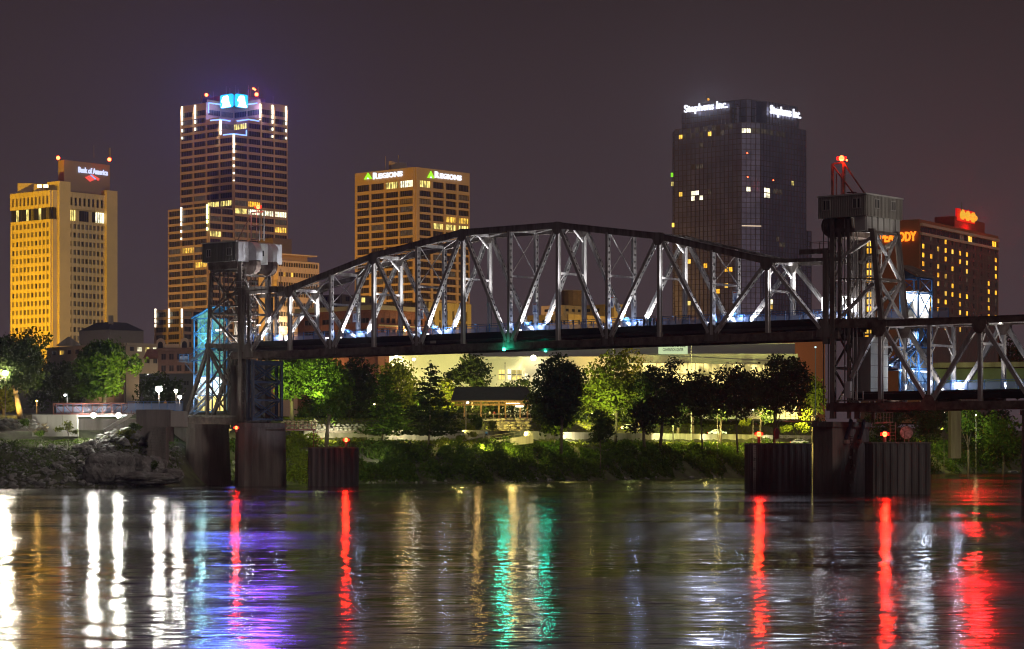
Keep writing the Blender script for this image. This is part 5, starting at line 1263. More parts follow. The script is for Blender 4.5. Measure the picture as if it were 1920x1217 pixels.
sa, sb_ = lenpx(cn, ur, 1816), lenpx(cn, ur, 1849); O = cn+ur*sa+nr*-3.6; O.z = zpx(413, O)
hS = zpx(390, O)-O.z; wS = sb_-sa
w = MB(); w.fbox(O, ur, nr, 0, wS, O.z, O.z+hS, -.6, 0); w.build('sign_panel', emit("red_sign_panel", (1, .008, .006), .75), ho)
DUK = emit("glowing_bird_emblem", (1, .50, .04), .9)
for j in range(3):
    x0 = wS*(.1+.3*j); s_ = wS*.26; zb = hS*(.22-.02*j)
    k = MB(); k.ball(O+ur*(x0+s_*.5)+_UZ*(zb+hS*.25)+nr*.3, s_*.38, 10, 6, sz=.75); k.ball(O+ur*(x0+s_*.5)+_UZ*(zb+hS*.52)+nr*.3, s_*.2, 8, 6)
    k.box(O+ur*(x0+s_*.85)+_UZ*(zb+hS*.5)+nr*.3, (s_*.16, .15, s_*.07), (ur, nr, _UZ)); k.box(O+ur*(x0+s_*.5)+_UZ*(zb+hS*.02)+nr*.3, (s_*.24, .15, s_*.1), (ur, nr, _UZ))
    k.build('sign_bird', DUK, ho, True)
glint(O+ur*(wS/2)+nr*3+_UZ*(hS*.4), 55000, (1, .01, .012), 1.5); point(O+ur*(wS/2)+nr*3+_UZ*(hS*.4), 1200, (1, .01, .01), 1.5); point(O+ur*(wS/2)+nr*1.5-_UZ*3, 3000, (1, .01, .01), 1)
glint(P(1690, 447, 700), 5000, (1, .05, .012), 1.5)
tgt = cn-ul*(LA*.5); tgt.z = 45; flood(tgt, nl, 70, 45000, (1, .45, .12), 80, -20); tgt = cn+ur*(LB*.5); tgt.z = 50; flood(tgt, nr, 90, 36000, (1, .5, .3), 80, -20)
k = MB(); k.beam(P(1803, 395, 735), P(1803, 379, 735), .2, .2); k.build('antenna', STEEL_D, ho)

# ===== mid-ground buildings around the bridge deck
def simple_block(name, pxc, Y, pxl, pxr, ptop, label, m, alpha=42, rows=None, hpx=8, nl_=4, nr_=4, kinds='k', lit={}, base=13, nm=1, frac=.5, dep=.35, par=0):
    c_ = P(pxc, 600, Y); ul, nl, ur, nr = dirs(alpha); LA = lenpx(c_, -ul, pxl); LB = lenpx(c_, ur, pxr); zt = zpx(ptop, c_)
    root = thing(name, (c_.x, c_.y, base), label, "building"); w = MB(); blockbox(w, c_, ul, ur, LA-dep, LB-dep, base, zt-.2, dep, dep)
    zs = sorted([(zpx(y+hpx/2, c_), zpx(y-hpx/2, c_)) for y in (rows or [])]); NR_ = len(zs)
    for f, (O, u, n, W, k_) in (('L', (c_-ul*LA, ul, nl, LA, nl_)), ('R', (c_, ur, nr, LB, nr_))):
        if k_ == 0 or W < 1: 
            w.fbox(O, u, n, 0, W, base, zt, -.2, dep); continue
        facade(w, root, O, u, n, W, base, zt, ivals(W*.04, W*.96, k_, frac), zs, lambda r, c: lit.get((f, NR_-1-r, c), kinds), nm, dep)
    if par:
        w.fbox(c_-ul*LA, ul, nl, -.3, LA+.3, zt-.3, zt+par, -.3, dep+.4); w.fbox(c_, ur, nr, -.0, LB+.3, zt-.3, zt+par, -.3, dep+.4)
    w.build('wall', m, root); return root, c_, ul, nl, ur, nr, LA, LB, zt
r_ = simple_block("office_block", 706, 620, 560, 806, 582, "red brick two-storey hall with bright cornice seen through the left half of the truss", BRICK, 40, [600, 621, 634], 9, 4, 9, 'k', {('R', 1, 3): 'y', ('R', 1, 4): 'y', ('R', 1, 5): 'a', ('R', 1, 6): 'd', ('L', 0, 2): 'd'}, 13, 2, .62, .4, 1.2)
c_, ul, nl, ur, nr, LA, LB, zt = r_[1:]
k = MB(); k.fbox(c_, ur, nr, -.5, LB+.4, zt+.2, zt+1.3, .4, 1.3); k.fbox(c_-ul*LA, ul, nl, -.2, LA+.5, zt+.2, zt+1.3, .4, 1.3); k.fbox(c_, ur, nr, 0, LB, zpx(611, c_), zpx(608.5, c_), .4, .8); k.build('cornice', mat("cream_cornice", (.55, .45, .28), .8), r_[0])
spot(c_+nr*7+ur*LB*.5+_UZ*(17-c_.z), c_+ur*LB*.5+_UZ*(zt-c_.z), 16000, (1, .72, .26), 120, .8); spot(c_+nl*7-ul*LA*.3+_UZ*(17-c_.z), c_-ul*LA*.3+_UZ*(zt-c_.z), 5000, (1, .6, .3), 110, .8)
for x in (.42, .5): point(c_+ur*LB*x+nr*1.3+_UZ*(zpx(617, c_)-c_.z), 300, (1, .7, .25), .2)
k = MB(); q = c_+ur*(LB*.46)+nr*1.3; q.z = zpx(617, c_); k.ball(q, .3, 8, 6); k.build('wall_lamp', emit("warm_wall_lamp", (1, .72, .25), 30), r_[0], True)
r_ = simple_block("office_block", 800, 640, 690, 880, 566, "yellow deco building with fluted pilasters below the amber tower", mat("yellow_stone", (.42, .32, .13), .85, 0, .1, .3), 42, [590, 612], 18, 3, 6, 'k', {}, 13, 1, .3, .7)
c_, ul, nl, ur, nr, LA, LB, zt = r_[1:]
tgt = c_+ur*LB*.5; tgt.z = zt-5; flood(tgt, nr, 25, 20000, (1, .62, .1), 100, -12); flood(c_-ul*LA*.5+_UZ*(zt-6-c_.z), nl, 30, 5000, (1, .6, .2), 100, -12)
r_ = simple_block("office_block", 640, 700, 600, 705, 552, "dark low block with one square lit window behind the brick hall", mat("dark_render", (.13, .10, .08), .85), 42, [560, 575], 9, 2, 4, 'k', {('R', 0, 2): 'y'}, 13)
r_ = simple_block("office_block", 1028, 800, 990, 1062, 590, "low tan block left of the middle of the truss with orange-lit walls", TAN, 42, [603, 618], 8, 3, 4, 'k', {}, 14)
flood(Vector((r_[1].x+5, r_[1].y, 45)), r_[3], 30, 12000, (1, .6, .06), 100, -15); flood(Vector((r_[1].x+5, r_[1].y, 45)), r_[5], 40, 14000, (1, .6, .06), 100, -15)
r_ = simple_block("office_block", 1055, 850, 1016, 1092, 572, "grey-tan block with a roof terrace behind the yellow parapet building", TAN, 42, [581], 5, 2, 3, 'k', {}, 14)
cq = P(1072, 560, 860); k = MB(); k.tube((cq.x, cq.y, zpx(574, cq)), (cq.x, cq.y, zpx(546, cq)), 3.6, n=14); rr = thing("water_tank", (cq.x, cq.y, zpx(574, cq)), "round brown rooftop tank house above the tan blocks", "tank"); k.build('tank_wall', mat("tank_brown", (.25, .16, .07), .8, 0, .2, .5), rr)
k = MB(); k.tube((cq.x, cq.y, zpx(546, cq)), (cq.x, cq.y, zpx(545, cq)), 3.9, n=14); k.build('tank_rim', CRM, rr)
r_ = simple_block("office_block", 1064, 780, 1063.5, 1150, 589, "long yellow-lit parapet building with two dark windows right of the middle of the truss", TAN, 42, [604], 9, 0, 7, 'k', {}, 14, 1, .3)
flood(Vector((r_[1].x+14, r_[1].y+14, 40)), r_[5], 35, 30000, (1, .6, .06), 100, -12); flood(Vector((r_[1].x+20, r_[1].y+60, 60)), r_[5], 60, 40000, (1, .6, .08), 100, -12)
r_ = simple_block("office_block", 1150, 830, 1092, 1172, 570, "pale stepped block between the yellow parapet building and the truss", TAN, 42, [580], 6, 3, 2, 'k', {}, 14)
r_ = simple_block("office_block", 1400, 640, 1375, 1545, 612, "low orange-brown building behind the right part of the deck", mat("orange_render", (.34, .15, .06), .85), 34, [640], 9, 0, 0, 'k', {}, 14)
flood(Vector((r_[1].x+14, r_[1].y+8, 32)), r_[5], 30, 14000, (1, .45, .1), 100, -8)

# ===== convention centre, long pale building behind the park trees
cvm = mat("pale_panel_wall", (.55, .51, .44), .8, 0, .06, .2)
cv = thing("convention_centre", P(1050, 720, 560), "long pale convention centre behind the park trees with lit glass front and name sign", "building")
Yc = 560; w = MB(); X0 = P(724, 0, Yc).x; X1 = P(1372, 0, Yc).x; zc = zpx(664, P(0, 0, Yc)); dv = Vector((0, 1, 0)); du = Vector((1, 0, 0)); dn = Vector((0, -1, 0))
zpc = lambda py: zpx(py, Vector((0, Yc, 0)))
w.box(((P(730, 0, Yc).x+P(880, 0, Yc).x)/2, Yc+12, (13+zpc(662))/2), ((P(880, 0, Yc).x-P(730, 0, Yc).x)/2, 12, (zpc(662)-13)/2)); w.build('wall', cvm, cv)
w = MB(); xa, xb = P(880, 0, Yc).x, P(1180, 0, Yc).x; w.box(((xa+xb)/2, Yc+14, (13+zpc(668))/2), ((xb-xa)/2-.01, 12, (zpc(668)-13)/2)); w.build('wall', cvm, cv)
w = MB(); xa, xb = P(848, 0, Yc).x, P(1500, 0, Yc).x; w.box(((xa+xb)/2, Yc+19, (zpc(676)+zpc(640))/2), ((xb-xa)/2, 9, (zpc(640)-zpc(676))/2)); w.build('upper_wall', mat("grey_upper_wall", (.3, .29, .29), .8, 0, .05, .1), cv)
w = MB(); xa, xb = P(1180, 0, Yc).x, P(1500, 0, Yc).x; w.box(((xa+xb)/2, Yc+16, (13+zpc(662))/2), ((xb-xa)/2, 12, (zpc(662)-13)/2)); w.extr([(xa, Yc+3.9, zpc(678)), (xb, Yc+3.9, zpc(684)), (xb, Yc+3.9, zpc(679)), (xa, Yc+3.9, zpc(662))], (0, -.5, 0)); w.build('wall', mat("grey_panel_wall", (.32, .30, .27), .8, 0, .05, .1), cv)
for p0, p1_, y0, y1, kk in ((935, 946, 711, 693, 'y'), (952, 958, 711, 692, 'w'), (960, 968, 711, 693, 'y'), (970, 978, 711, 693, 'y'), (984, 990, 711, 700, 'w')):
    piece('window', win(kk, 1, 1), cv, fmat(Vector((P(p0, 0, Yc).x, Yc+1.9, 0)), du, dn, 0, zpc(y1) if False else zpc(y0), P(p1_, 0, Yc).x-P(p0, 0, Yc).x, zpc(y1)-zpc(y0), .02, .15))
GLOW = emit("lit_glass_front", (1, .80, .26), 1.6, .7, .5, vary_dir=(1, 1, .5))
nb = 26
for i in range(nb):
    for j in range(2):
        p0 = 1100+ (1480-1100)*i/nb; k = MB(); a = P(p0, 0, Yc+3); b_ = P(p0+380/nb, 0, Yc+3); za = zpc(722-(j*22)); zb = zpc(701-j*22)
        k.box(((a.x+b_.x)/2, Yc+3.7, (za+zb)/2), ((b_.x-a.x)/2-.09, .1, (zb-za)/2-.1)); k.build('glass_pane', GLOW if 1180 < p0 < 1420 or p0 < 1170 else GLOW, cv)
sa, sb_ = P(1236, 0, Yc).x, P(1291, 0, Yc).x; k = MB(); k.box(((sa+sb_)/2, Yc+3.0, (zpc(663)+zpc(642))/2), ((sb_-sa)/2, .2, (zpc(642)-zpc(663))/2)); k.build('sign_board', emit("pale_green_sign", (.62, .78, .45), .85), cv)
DKB = mat("dark_blue_letters", (.01, .012, .05), .6)
lettering("CONVENTION CENTER", Vector((P(1244, 0, Yc).x, Yc+2.75, zpc(657.5))), du, dn, P(1283, 0, Yc).x-P(1244, 0, Yc).x, zpc(652)-zpc(657.5), DKB, cv, .08, 'sign_lettering', .02)
lettering("STATEHOUSE", Vector((P(1244, 0, Yc).x, Yc+2.75, zpc(650))), du, dn, P(1287, 0, Yc).x-P(1244, 0, Yc).x, zpc(643)-zpc(650), DKB, cv, .08, 'sign_lettering', .02)
for px, py, W_, lb in ((743, 666, 2600, "bright wall lamp at the top of the pale wall, left end of the convention centre"), (1000, 671, 7000, "strongest wall lamp above the lit windows of the convention centre")):
    q = P(px, py, Yc-1.2); rt = thing("wall_lamp", q, lb, "lamp"); k = MB(); k.ball(q, .35 if px < 900 else .6, 9, 6); k.build('bulb', emit("wall_lamp_glow", (1, .93, .62), 60), rt, True)
    k = MB(); k.beam(q+_UZ*.4, q+_UZ*.4+Vector((0, 1.3, 0)), .1, .1); k.build('bracket', STEEL_D, rt); spot(q+Vector((0, -.8, .3)), q+Vector((-1 if px > 900 else 0, 2.6, -7)), W_*1.6, (1, .88, .45), 120, .8, .3)
for px in (800, 860, 930, 1060): spot(P(px, 712, Yc-9), P(px, 680, Yc), 800, (1, .76, .34), 120, .8, .5)
spot(P(1160, 712, Yc-9), P(1160, 676, Yc), 4000, (1, .55, .15), 110, .8, .5)

# ===== low buildings on the left
r_ = simple_block("office_block", 205, 900, 150, 268, 618, "low grey block with hipped dark roof and chimney in front of the yellow tower", mat("grey_render", (.22, .2, .17), .85), 42, [], 6, 0, 0, 'k', {}, 14)
rt, c_, ul, nl, ur, nr, LA, LB, zt = r_
fp = [c_-ul*(LA+1), c_+ul*0+nr*1+nl*1, c_+ur*(LB+1), c_-ul*(LA+1)+ur*(LB+1)]; ctr = sum(fp, Vector())/4; tp = [p.lerp(ctr, .55) for p in fp]
k = MB(); k.prism([(p.x, p.y) for p in fp], zt, zpx(602, c_), top=[(p.x, p.y) for p in tp]); k.build('roof', TILE, rt)
k = MB(); q = P(208, 603, 905); k.box(q, (.8, .8, 2.2)); k.build('chimney', CONC, rt)
flood(c_+_UZ*(36-c_.z), nl, 25, 5000, (1, .75, .6), 110, -6)
r_ = simple_block("office_block", 235, 760, 90, 330, 646, "wide two-storey cream block with lit upper windows left of the cyan shaft", mat("cream_wall_low", (.34, .29, .22), .85), 50, [654, 676], 8, 9, 6, 'k', {('R', 0, 1): 'w', ('R', 0, 2): 'y', ('R', 0, 3): 'w', ('L', 0, 1): 'a', ('L', 0, 7): 'd'}, 14, 2, .55, .4, .5)
c_, ul, nl, ur, nr, LA, LB, zt = r_[1:]
spot(c_+nr*8+ur*10+_UZ*(18-c_.z), c_+ur*8+_UZ*(zt-c_.z), 5200, (1, .72, .38), 120, .8); spot(c_+nl*12-ul*15+_UZ*(18-c_.z), c_-ul*12+_UZ*(zt-c_.z), 6000, (1, .6, .35), 120, .8)
k = MB(); q = P(128, 648, 742); k.extr([P(105, 648, 742), P(152, 648, 742), P(128, 631, 742)], (0, 3, 0)); k.build('gable', CONC, r_[0])
bb = simple_block("office_block", 377, 700, 297, 470, 655, "dark brick block with two arched parapet gables left of the lift tower", mat("dark_brick", (.15, .10, .08), .9, 0, .15, 1), 20, [668, 690], 11, 5, 4, 'k', {('L', 0, 4): 'd'}, 13, 1, .6, .35, .5)
c_, ul, nl, ur, nr, LA, LB, zt = bb[1:]
for px in (302, 347):
    k = MB(); Y_ = (c_-ul*lenpx(c_, -ul, px)).y; q = c_-ul*lenpx(c_, -ul, px)+nl*.4; q.z = zt
    pts_ = [q+ul*(1.3*math.cos(math.pi*j/8)) + _UZ*(2+1.3*math.sin(math.pi*j/8)) for j in range(9)]+[q-ul*1.3, q+ul*1.3]
    k.extr(pts_, -nl*.5); k.build('arched_gable', CRM, bb[0]); k = MB(); k.extr([q+nl*.03+(p-q)*.6+_UZ*.4 for p in pts_], -nl*.1) ; k.build('gable_recess', BLACK, bb[0])
k = MB(); a = lenpx(c_, -ul, 312); b_ = lenpx(c_, -ul, 338); k.fbox(c_-ul*a, ul, nl, 0, a-b_, zt+.5, zt+1.6, .3, .6); k.build('parapet_panel', CRM, bb[0])
spot(c_+nl*12-ul*9+_UZ*(17-c_.z), c_-ul*8+_UZ*(zt+1-c_.z), 5500, (1, .62, .35), 120, .8)
gg = simple_block("office_block", 420, 520, 262, 455, 700, "long dark grey retaining building behind the bright lamps at left", mat("grey_dark_wall", (.09, .09, .095), .85), 8, [718], 8, 8, 2, 'k', {}, 12, 1, .5)
k = MB(); q = P(268, 668, 735); k.prism([(q.x, q.y), (q.x+9, q.y), (q.x+9, q.y+6), (q.x, q.y+6)], zpx(672, q), zpx(654, q), top=[(q.x+1, q.y+2), (q.x+5, q.y+2), (q.x+5, q.y+4), (q.x+1, q.y+4)]); kk_ = k.build('pitched_tile_roof', BRICK, label="small red tiled pyramid roof below the cream block at left", cat="roof")
r_ = simple_block("office_block", -10, 640, -80, 152, 694, "added dark block covering the foot of the lit tower, far left", mat("dark_cover_block", (.07, .065, .07), .85), 6, [715, 735], 8, 3, 8, 'k', {}, 10)  # added to cover the overlit foot of the yellow tower
flush_pieces()

# ---------------------------------------------------------------- rocks
def rockmesh(seed, n=14, flat=.7):
    rr = random.Random(seed); bm = bmesh.new()
    for _ in range(n):
        v = Vector((rr.gauss(0, 1), rr.gauss(0, 1), rr.gauss(0, 1))).normalized()
        bm.verts.new((v.x*rr.uniform(.8, 1.1), v.y*rr.uniform(.7, 1), v.z*flat*rr.uniform(.8, 1.1)))
    bmesh.ops.convex_hull(bm, input=bm.verts)
    for v in [v for v in bm.verts if not v.link_faces]: bm.verts.remove(v)
    bmesh.ops.bevel(bm, geom=bm.edges[:], offset=.09, segments=1, affect='EDGES', profile=.5)
    me = D.meshes.new("boulder"); bm.to_mesh(me); bm.free(); me.materials.append(ROCKM); return me
RM = [rockmesh(i) for i in range(9)]
RMW = []
for me in [rockmesh(30+i, 16, .6) for i in range(5)]: me.materials.clear(); me.materials.append(ROCKW); RMW.append(me)
def rock(meshes, x, y, z, s, parent=None, name="boulder", sq=(1, 1, 1)):
    M = Matrix.Translation((x, y, z)) @ Matrix.Rotation(R.uniform(0, 6.3), 4, 'Z') @ Matrix.Rotation(R.uniform(-.3, .3), 4, 'X') @ Matrix.Diagonal((s*R.uniform(.8, 1.3)*sq[0], s*R.uniform(.8, 1.1)*sq[1], s*R.uniform(.7, 1)*sq[2], 1))
    return put(name, R.choice(meshes), parent, M)
rocks = []
def scatter_rocks(n, px0, px1, t0, t1, s0, s1, cond=None):
    k = 0
    while k < n:
        px = R.uniform(px0, px1); t_ = R.uniform(t0, t1); Y = 380.0
        for _ in range(8): Y = shore((px-960)*Y/F)+t_
        x = (px-960)*Y/F
        if cond and not cond(px, t_): continue
        s = R.uniform(s0, s1)*(1.2-.3*R.random()); rocks.append((s, x, Y, terr(x, Y)+s*.15)); k += 1
scatter_rocks(430, -30, 330, .2, 17, .35, .85, lambda p, t: p > 70 or t < 7 or R.random() < .25)
scatter_rocks(120, 160, 300, 13, 21, .6, 1.15)
scatter_rocks(70, 400, 440, .5, 10, .4, .9)
scatter_rocks(60, 560, 1400, -.2, 1.2, .3, .7)
rocks.sort(key=lambda r: -r[0])
for i, (s, x, y, z) in enumerate(rocks):
    if i < 296: o = rock(RM, x, y, z, s); tag(o, "grey angular riprap boulder on the left river bank", "boulder", "riprap boulders on the bank")
RB = MB()
def rubble(x, y, z, s):
    me = R.choice(RM); M = Matrix.Translation((x, y, z)) @ Matrix.Rotation(R.uniform(0, 6.3), 4, 'Z') @ Matrix.Diagonal((s, s*R.uniform(.6, 1), s*R.uniform(.6, 1), 1))
    vs = [M @ v.co for v in me.vertices]; RB.add(vs, [tuple(p.vertices) for p in me.polygons])
for (s, x, y, z) in rocks[296:]: rubble(x, y, z, s)
for _ in range(1100):
    px = R.uniform(-40, 345); t_ = R.uniform(-.3, 18); Y = 380.0
    for _ in range(6): Y = shore((px-960)*Y/F)+t_
    x = (px-960)*Y/F; rubble(x, Y, terr(x, Y)+.03, R.uniform(.12, .38))
RB.build("rubble", ROCKM, label="loose broken rubble between the boulders of the left bank", cat="rubble", kind='stuff')
# the big cliff rock
def bigrock(cx, cy, cz, sx, sy, sz, seed, label):
    bm = bmesh.new(); bmesh.ops.create_icosphere(bm, subdivisions=4, radius=1); rr = random.Random(seed)
    from mathutils import noise
    for v in bm.verts:
        p = v.co.copy(); c = noise.cell_vector(p*2.3+Vector((seed, 0, 0)))
        n_ = noise.noise(p*1.7+Vector((seed, 3, 1)))*.45+noise.noise(p*5)*.14+(noise.voronoi(p*2.6)[0][1]-noise.voronoi(p*2.6)[0][0])*.28
        q = p*(1+n_*.8); m_ = max(abs(q.x), abs(q.y), abs(q.z)); q = q.lerp(q/m_ if m_ > 1e-6 else q, .25)
        v.co = Vector((q.x*sx, q.y*sy, q.z*sz))
    me = D.meshes.new("rock"); bm.to_mesh(me); bm.free(); me.materials.append(mat("cliff_rock", (.26, .25, .23), .9, 0, .4, .7, .8, col2=(.12, .11, .10))) if "cliff_rock" not in D.materials else me.materials.append(D.materials["cliff_rock"])
    o = put("rock_outcrop", me, None, Matrix.Translation((cx, cy, cz))); tag(o, label, "rock")
for px, py, Y, sx, sy, sz, lb in ((192, 880, 384.5, 2.6, 2.6, 2.5, "largest dark weathered rock outcrop at the water, leftmost of the group"), (228, 878, 386, 2.2, 2.2, 2.3, "tall cracked rock outcrop just right of the largest one at the water"), (262, 876, 388, 1.9, 2.4, 1.9, "blocky rock outcrop below the sandy ledge by the masonry pier"), (292, 878, 390, 1.7, 2, 1.8, "rock outcrop next to the masonry pier with a bush on it"), (270, 897, 384, 4.6, 2.2, .9, "low flat rock shelf at the waterline before the piers"), (318, 893, 389, 2.2, 2.0, 1.2, "small rounded rock touching the first concrete pier")):
    q = P(px, py, Y); bigrock(q.x, q.y, q.z, sx, sy, sz, px, lb)
# masonry pier of the old bridge: coursed stones
q0 = P(272, 855, 394); q1 = P(310, 797, 394); mp_ = thing("masonry_pier", (q0.x, q0.y, q0.z), "old coursed stone pier left of the concrete piers on the bank", "pier")
w = MB(); cx = (q0.x+q1.x)/2; wd = (q1.x-q0.x)/2; w.prism([(cx-wd+.3, 394.3), (cx+wd, 394.3), (cx+wd, 398), (cx-wd+.3, 398)], q0.z-1, q1.z-.2, top=[(cx-wd+1.0, 394.6), (cx+wd, 394.6), (cx+wd, 398), (cx-wd+1.0, 398)]); w.build('core', CONC_D, mp_)
sm = MB(); sm.box((0, 0, 0), (.5, .5, .5)); bm = bmesh.new(); tmp = sm.mesh("stone", CONC); bm.from_mesh(tmp); bmesh.ops.bevel(bm, geom=bm.edges[:], offset=.07, segments=1, affect='EDGES'); bm.to_mesh(tmp); bm.free(); STONE = tmp
nc = 12
for r_ in range(nc):
    z = q0.z-.4+(q1.z-q0.z+.2)*r_/nc; hh = (q1.z-q0.z+.2)/nc; xl_ = cx-wd+.2+.7*r_/nc; x = xl_-R.uniform(0, .3)
    while x < cx+wd:
        L = min(R.uniform(.45, .9), cx+wd-x+.1)
        put("stone", STONE, mp_, Matrix.Translation((x+L/2, 394.3+.3*r_/nc, z+hh/2)) @ Matrix.Diagonal((L-.05, .4, hh-.04, 1))); x += L
# ---------------------------------------------------------------- walls, terraces
def wallrun(name, pts, zb, zt, T, m, label, cat="wall", cap=True, panel=3.2):
    "free standing wall along world xy points, with separate cast panels"
    root = thing(name, (pts[0][0], pts[0][1], zb), label, cat)
    for (a, b_) in zip(pts[:-1], pts[1:]):
        a = Vector((*a[:2], 0)); b_ = Vector((*b_[:2], 0)); L = (b_-a).length; u = (b_-a)/L; n = Vector((u.y, -u.x, 0)); k_ = max(1, round(L/panel))
        for i in range(k_):
            w = MB(); w.fbox(a, u, n, L*i/k_+.02, L*(i+1)/k_-.02, zb, zt, -T, R.uniform(0, .02)); w.build('wall_panel', m, root)
        w = MB(); w.fbox(a, u, n, 0, L, zt, zt+.14, -T-.06, .07)
        if cap: w.build('coping', m, root)
    return root
WL = mat("lit_retaining_wall", (.46, .43, .35), .85, 0, .22, .5, .2, col2=(.33, .30, .24), streak=True)
def wpx(px, t_):
    Y = 430.0
    for _ in range(10): Y = shore((px-960)*Y/F)+t_
    return ((px-960)*Y/F, Y)
wallrun("retaining_wall", [wpx(570, 29), wpx(700, 29.5)], 7.0, 9.35, .4, WL, "grey patched retaining wall behind the small fender at left of the park")
wallrun("retaining_wall", [wpx(690, 27.5), wpx(870, 27.5), wpx(1010, 28.5)], 7.0, 9.5, .4, WL, "long yellow-lit retaining wall below the pavilion")
wallrun("retaining_wall", [wpx(1010, 29), wpx(1100, 29), wpx(1200, 29), wpx(1350, 29.5), wpx(1540, 30)], 7.0, 9.4, .4, WL, "long tan retaining wall under the dark trees right of the pavilion")
# sloping ramp with parapet rising to the right below the pavilion
rmp = thing("ramp", (*wpx(930, 22), 6), "sloping concrete ramp with steel handrail below the pavilion", "ramp")
a = P(845, 839, 466); b_ = P(1000, 815, 470); w = MB(); w.extr([a-_UZ*1.0, b_-_UZ*1.6, b_, a], Vector((0, .5, 0))); w.build('parapet', WL, rmp)
w = MB(); 
for i in range(14): q = a.lerp(b_, i/13); w.beam(q, q+_UZ*1.0, .05, .05)
w.beam(a+_UZ, b_+_UZ, .06, .06); w.beam(a+_UZ*.5, b_+_UZ*.5, .04, .04); w.build('handrail', STEEL_D, rmp)
w = MB(); w.extr([a-_UZ*.6+Vector((0, .5, 0)), b_-_UZ*.6+Vector((0, .5, 0)), b_-_UZ*.6+Vector((0, 4, 0)), a-_UZ*.6+Vector((0, 4, 0))], _UZ*.2); w.build('walkway', WL, rmp)
# stone wall of stacked blocks under the pavilion and beside trees
def stackwall(name, px0, px1, py0, py1, Y, label, meshes, sz=.8, dens=1.0, back=1.6):
    a = P(px0, py0, Y); b_ = P(px1, py1, Y); root = thing(name, ((a.x+b_.x)/2, Y, a.z), label, "stone wall"); z = a.z
    w = MB(); w.box(((a.x+b_.x)/2, Y+.9, (a.z+b_.z)/2-.3), ((b_.x-a.x)/2-.2, .5, (b_.z-a.z)/2)); w.build('core', BLACK if False else CONC_D, root)
    while z < b_.z-.1:
        x = a.x+R.uniform(-.2, .3)
        while x < b_.x:
            s = sz*R.uniform(.6, 1.15); M = Matrix.Translation((x+s*.5, Y+R.uniform(-.1, .2), z+s*.28)) @ Matrix.Rotation(R.uniform(-.2, .2), 4, 'Y') @ Matrix.Diagonal((s*.62, s*.6, s*.5, 1))
            put("stone", R.choice(meshes), root, M); x += s*1.05
        z += sz*.46
    return root
stackwall("stone_wall", 928, 992, 812, 787, 497, "yellow-lit rough stone wall under the pavilion terrace", RMW, 1.3)
stackwall("stone_wall", 527, 590, 805, 790, 452, "pale boulder wall edging the lawn behind the gangway", RMW, .9)
stackwall("stone_wall", 590, 690, 808, 797, 455, "dim boulder wall under the dark trees left of the park", RM, .95)
stackwall("stone_wall", 398, 432, 808, 793, 440, "bright yellow stone wall seen between the two left piers", RMW, .8)
stackwall("stone_wall", -20, 66, 805, 783, 400, "grey boulder wall at the far left above the bank", RM, 1.3)
stackwall("stone_wall", 60, 85, 812, 798, 401, "short stepped heap of flat blocks at the left wall's end", RMW, 1.1)
# left abutment of the foot bridge
wallrun("abutment_wall", [(P(60, 0, 402).x, 402), (P(146, 0, 402).x, 402)], 8.0, P(0, 779, 402).z, .5, CONC_W, "pale concrete abutment wall under the left end of the red foot bridge", panel=2.4)
wallrun("abutment_wall", [(P(146, 0, 402.2).x, 402.2), (P(146, 0, 412).x, 412), (P(255, 0, 413).x, 413)], 8.0, P(0, 785, 402).z, .4, CONC, "stone back wall in the flower garden behind the floodlights")
fb = thing("foot_bridge", P(175, 778, 404), "rust-red truss foot bridge with lattice sides at the left above the flood lights", "footbridge")
RRED = mat("dark_red_steel", (.16, .05, .035), .6, 0, .2, 1)
A, B = P(100, 777, 403), P(246, 776, 405); H_ = P(0, 757, 403).z-P(0, 777, 403).z
for yo in (0, 3):
    a, b_ = A+Vector((0, yo, 0)), B+Vector((0, yo, 0)); w = MB(); w.beam(a, b_, .2, .3); w.build('bottom_chord', RRED, fb); w = MB(); w.beam(a+_UZ*H_, b_+_UZ*H_, .2, .2); w.build('top_chord', RRED, fb)
    for i in range(9):
        q = a.lerp(b_, i/8); w = MB(); w.beam(q, q+_UZ*H_, .14, .14); w.build('post', RRED, fb)
        if i < 8: q2 = a.lerp(b_, (i+1)/8); w = MB(); (w.beam(q, q2+_UZ*H_, .11, .11) if i >= 4 else w.beam(q+_UZ*H_, q2, .11, .11)); w.build('diagonal', RRED, fb)
w = MB(); w.beam((A+B)/2+Vector((-6.3, 1.5, 0)), (A+B)/2+Vector((6.3, 1.5, 0)), 3, .15); w.build('deck', CONC, fb)
w = MB(); w.beam(A+Vector((3.6, -.15, -.3)), B+Vector((0, -.15, -.25)), .05, .16); w.build('strip_light', emit("cold_strip_light", (.9, .95, 1), 6), fb)
railing(fb, A+Vector((0, 2.6, .1)), B+Vector((8, 2.6, .1)), 1.5, 1.4, True)
plz = thing("plaza_wall", P(290, 790, 398), "dark concrete plaza wall with blue mesh railing left of the first pier", "wall")
w = MB(); a, b_ = P(256, 800, 398), P(319, 768, 398); w.box(((a.x+b_.x)/2, 400, (a.z+b_.z)/2-1.2), ((b_.x-a.x)/2, 2.4, (b_.z-a.z)/2+1.2)); w.build('wall', CONC_D, plz)
w = MB(); a, b_ = P(319, 800, 399), P(345, 771, 399); w.box(((a.x+b_.x)/2, 401, (a.z+b_.z)/2), ((b_.x-a.x)/2, 2.4, (b_.z-a.z)/2)); w.build('end_block', CONC_W, plz)
railing(plz, P(240, 771, 401), P(343, 771, 401), 1.55, 1.3, True)
# flower bed and handrail slope beside the garden
w = MB(); w.beam(P(196, 807, 396), P(245, 778, 400), .5, .5); w.build("sloping_kerb", CONC_W, label="pale sloping concrete kerb right of the flood lights", cat="kerb")

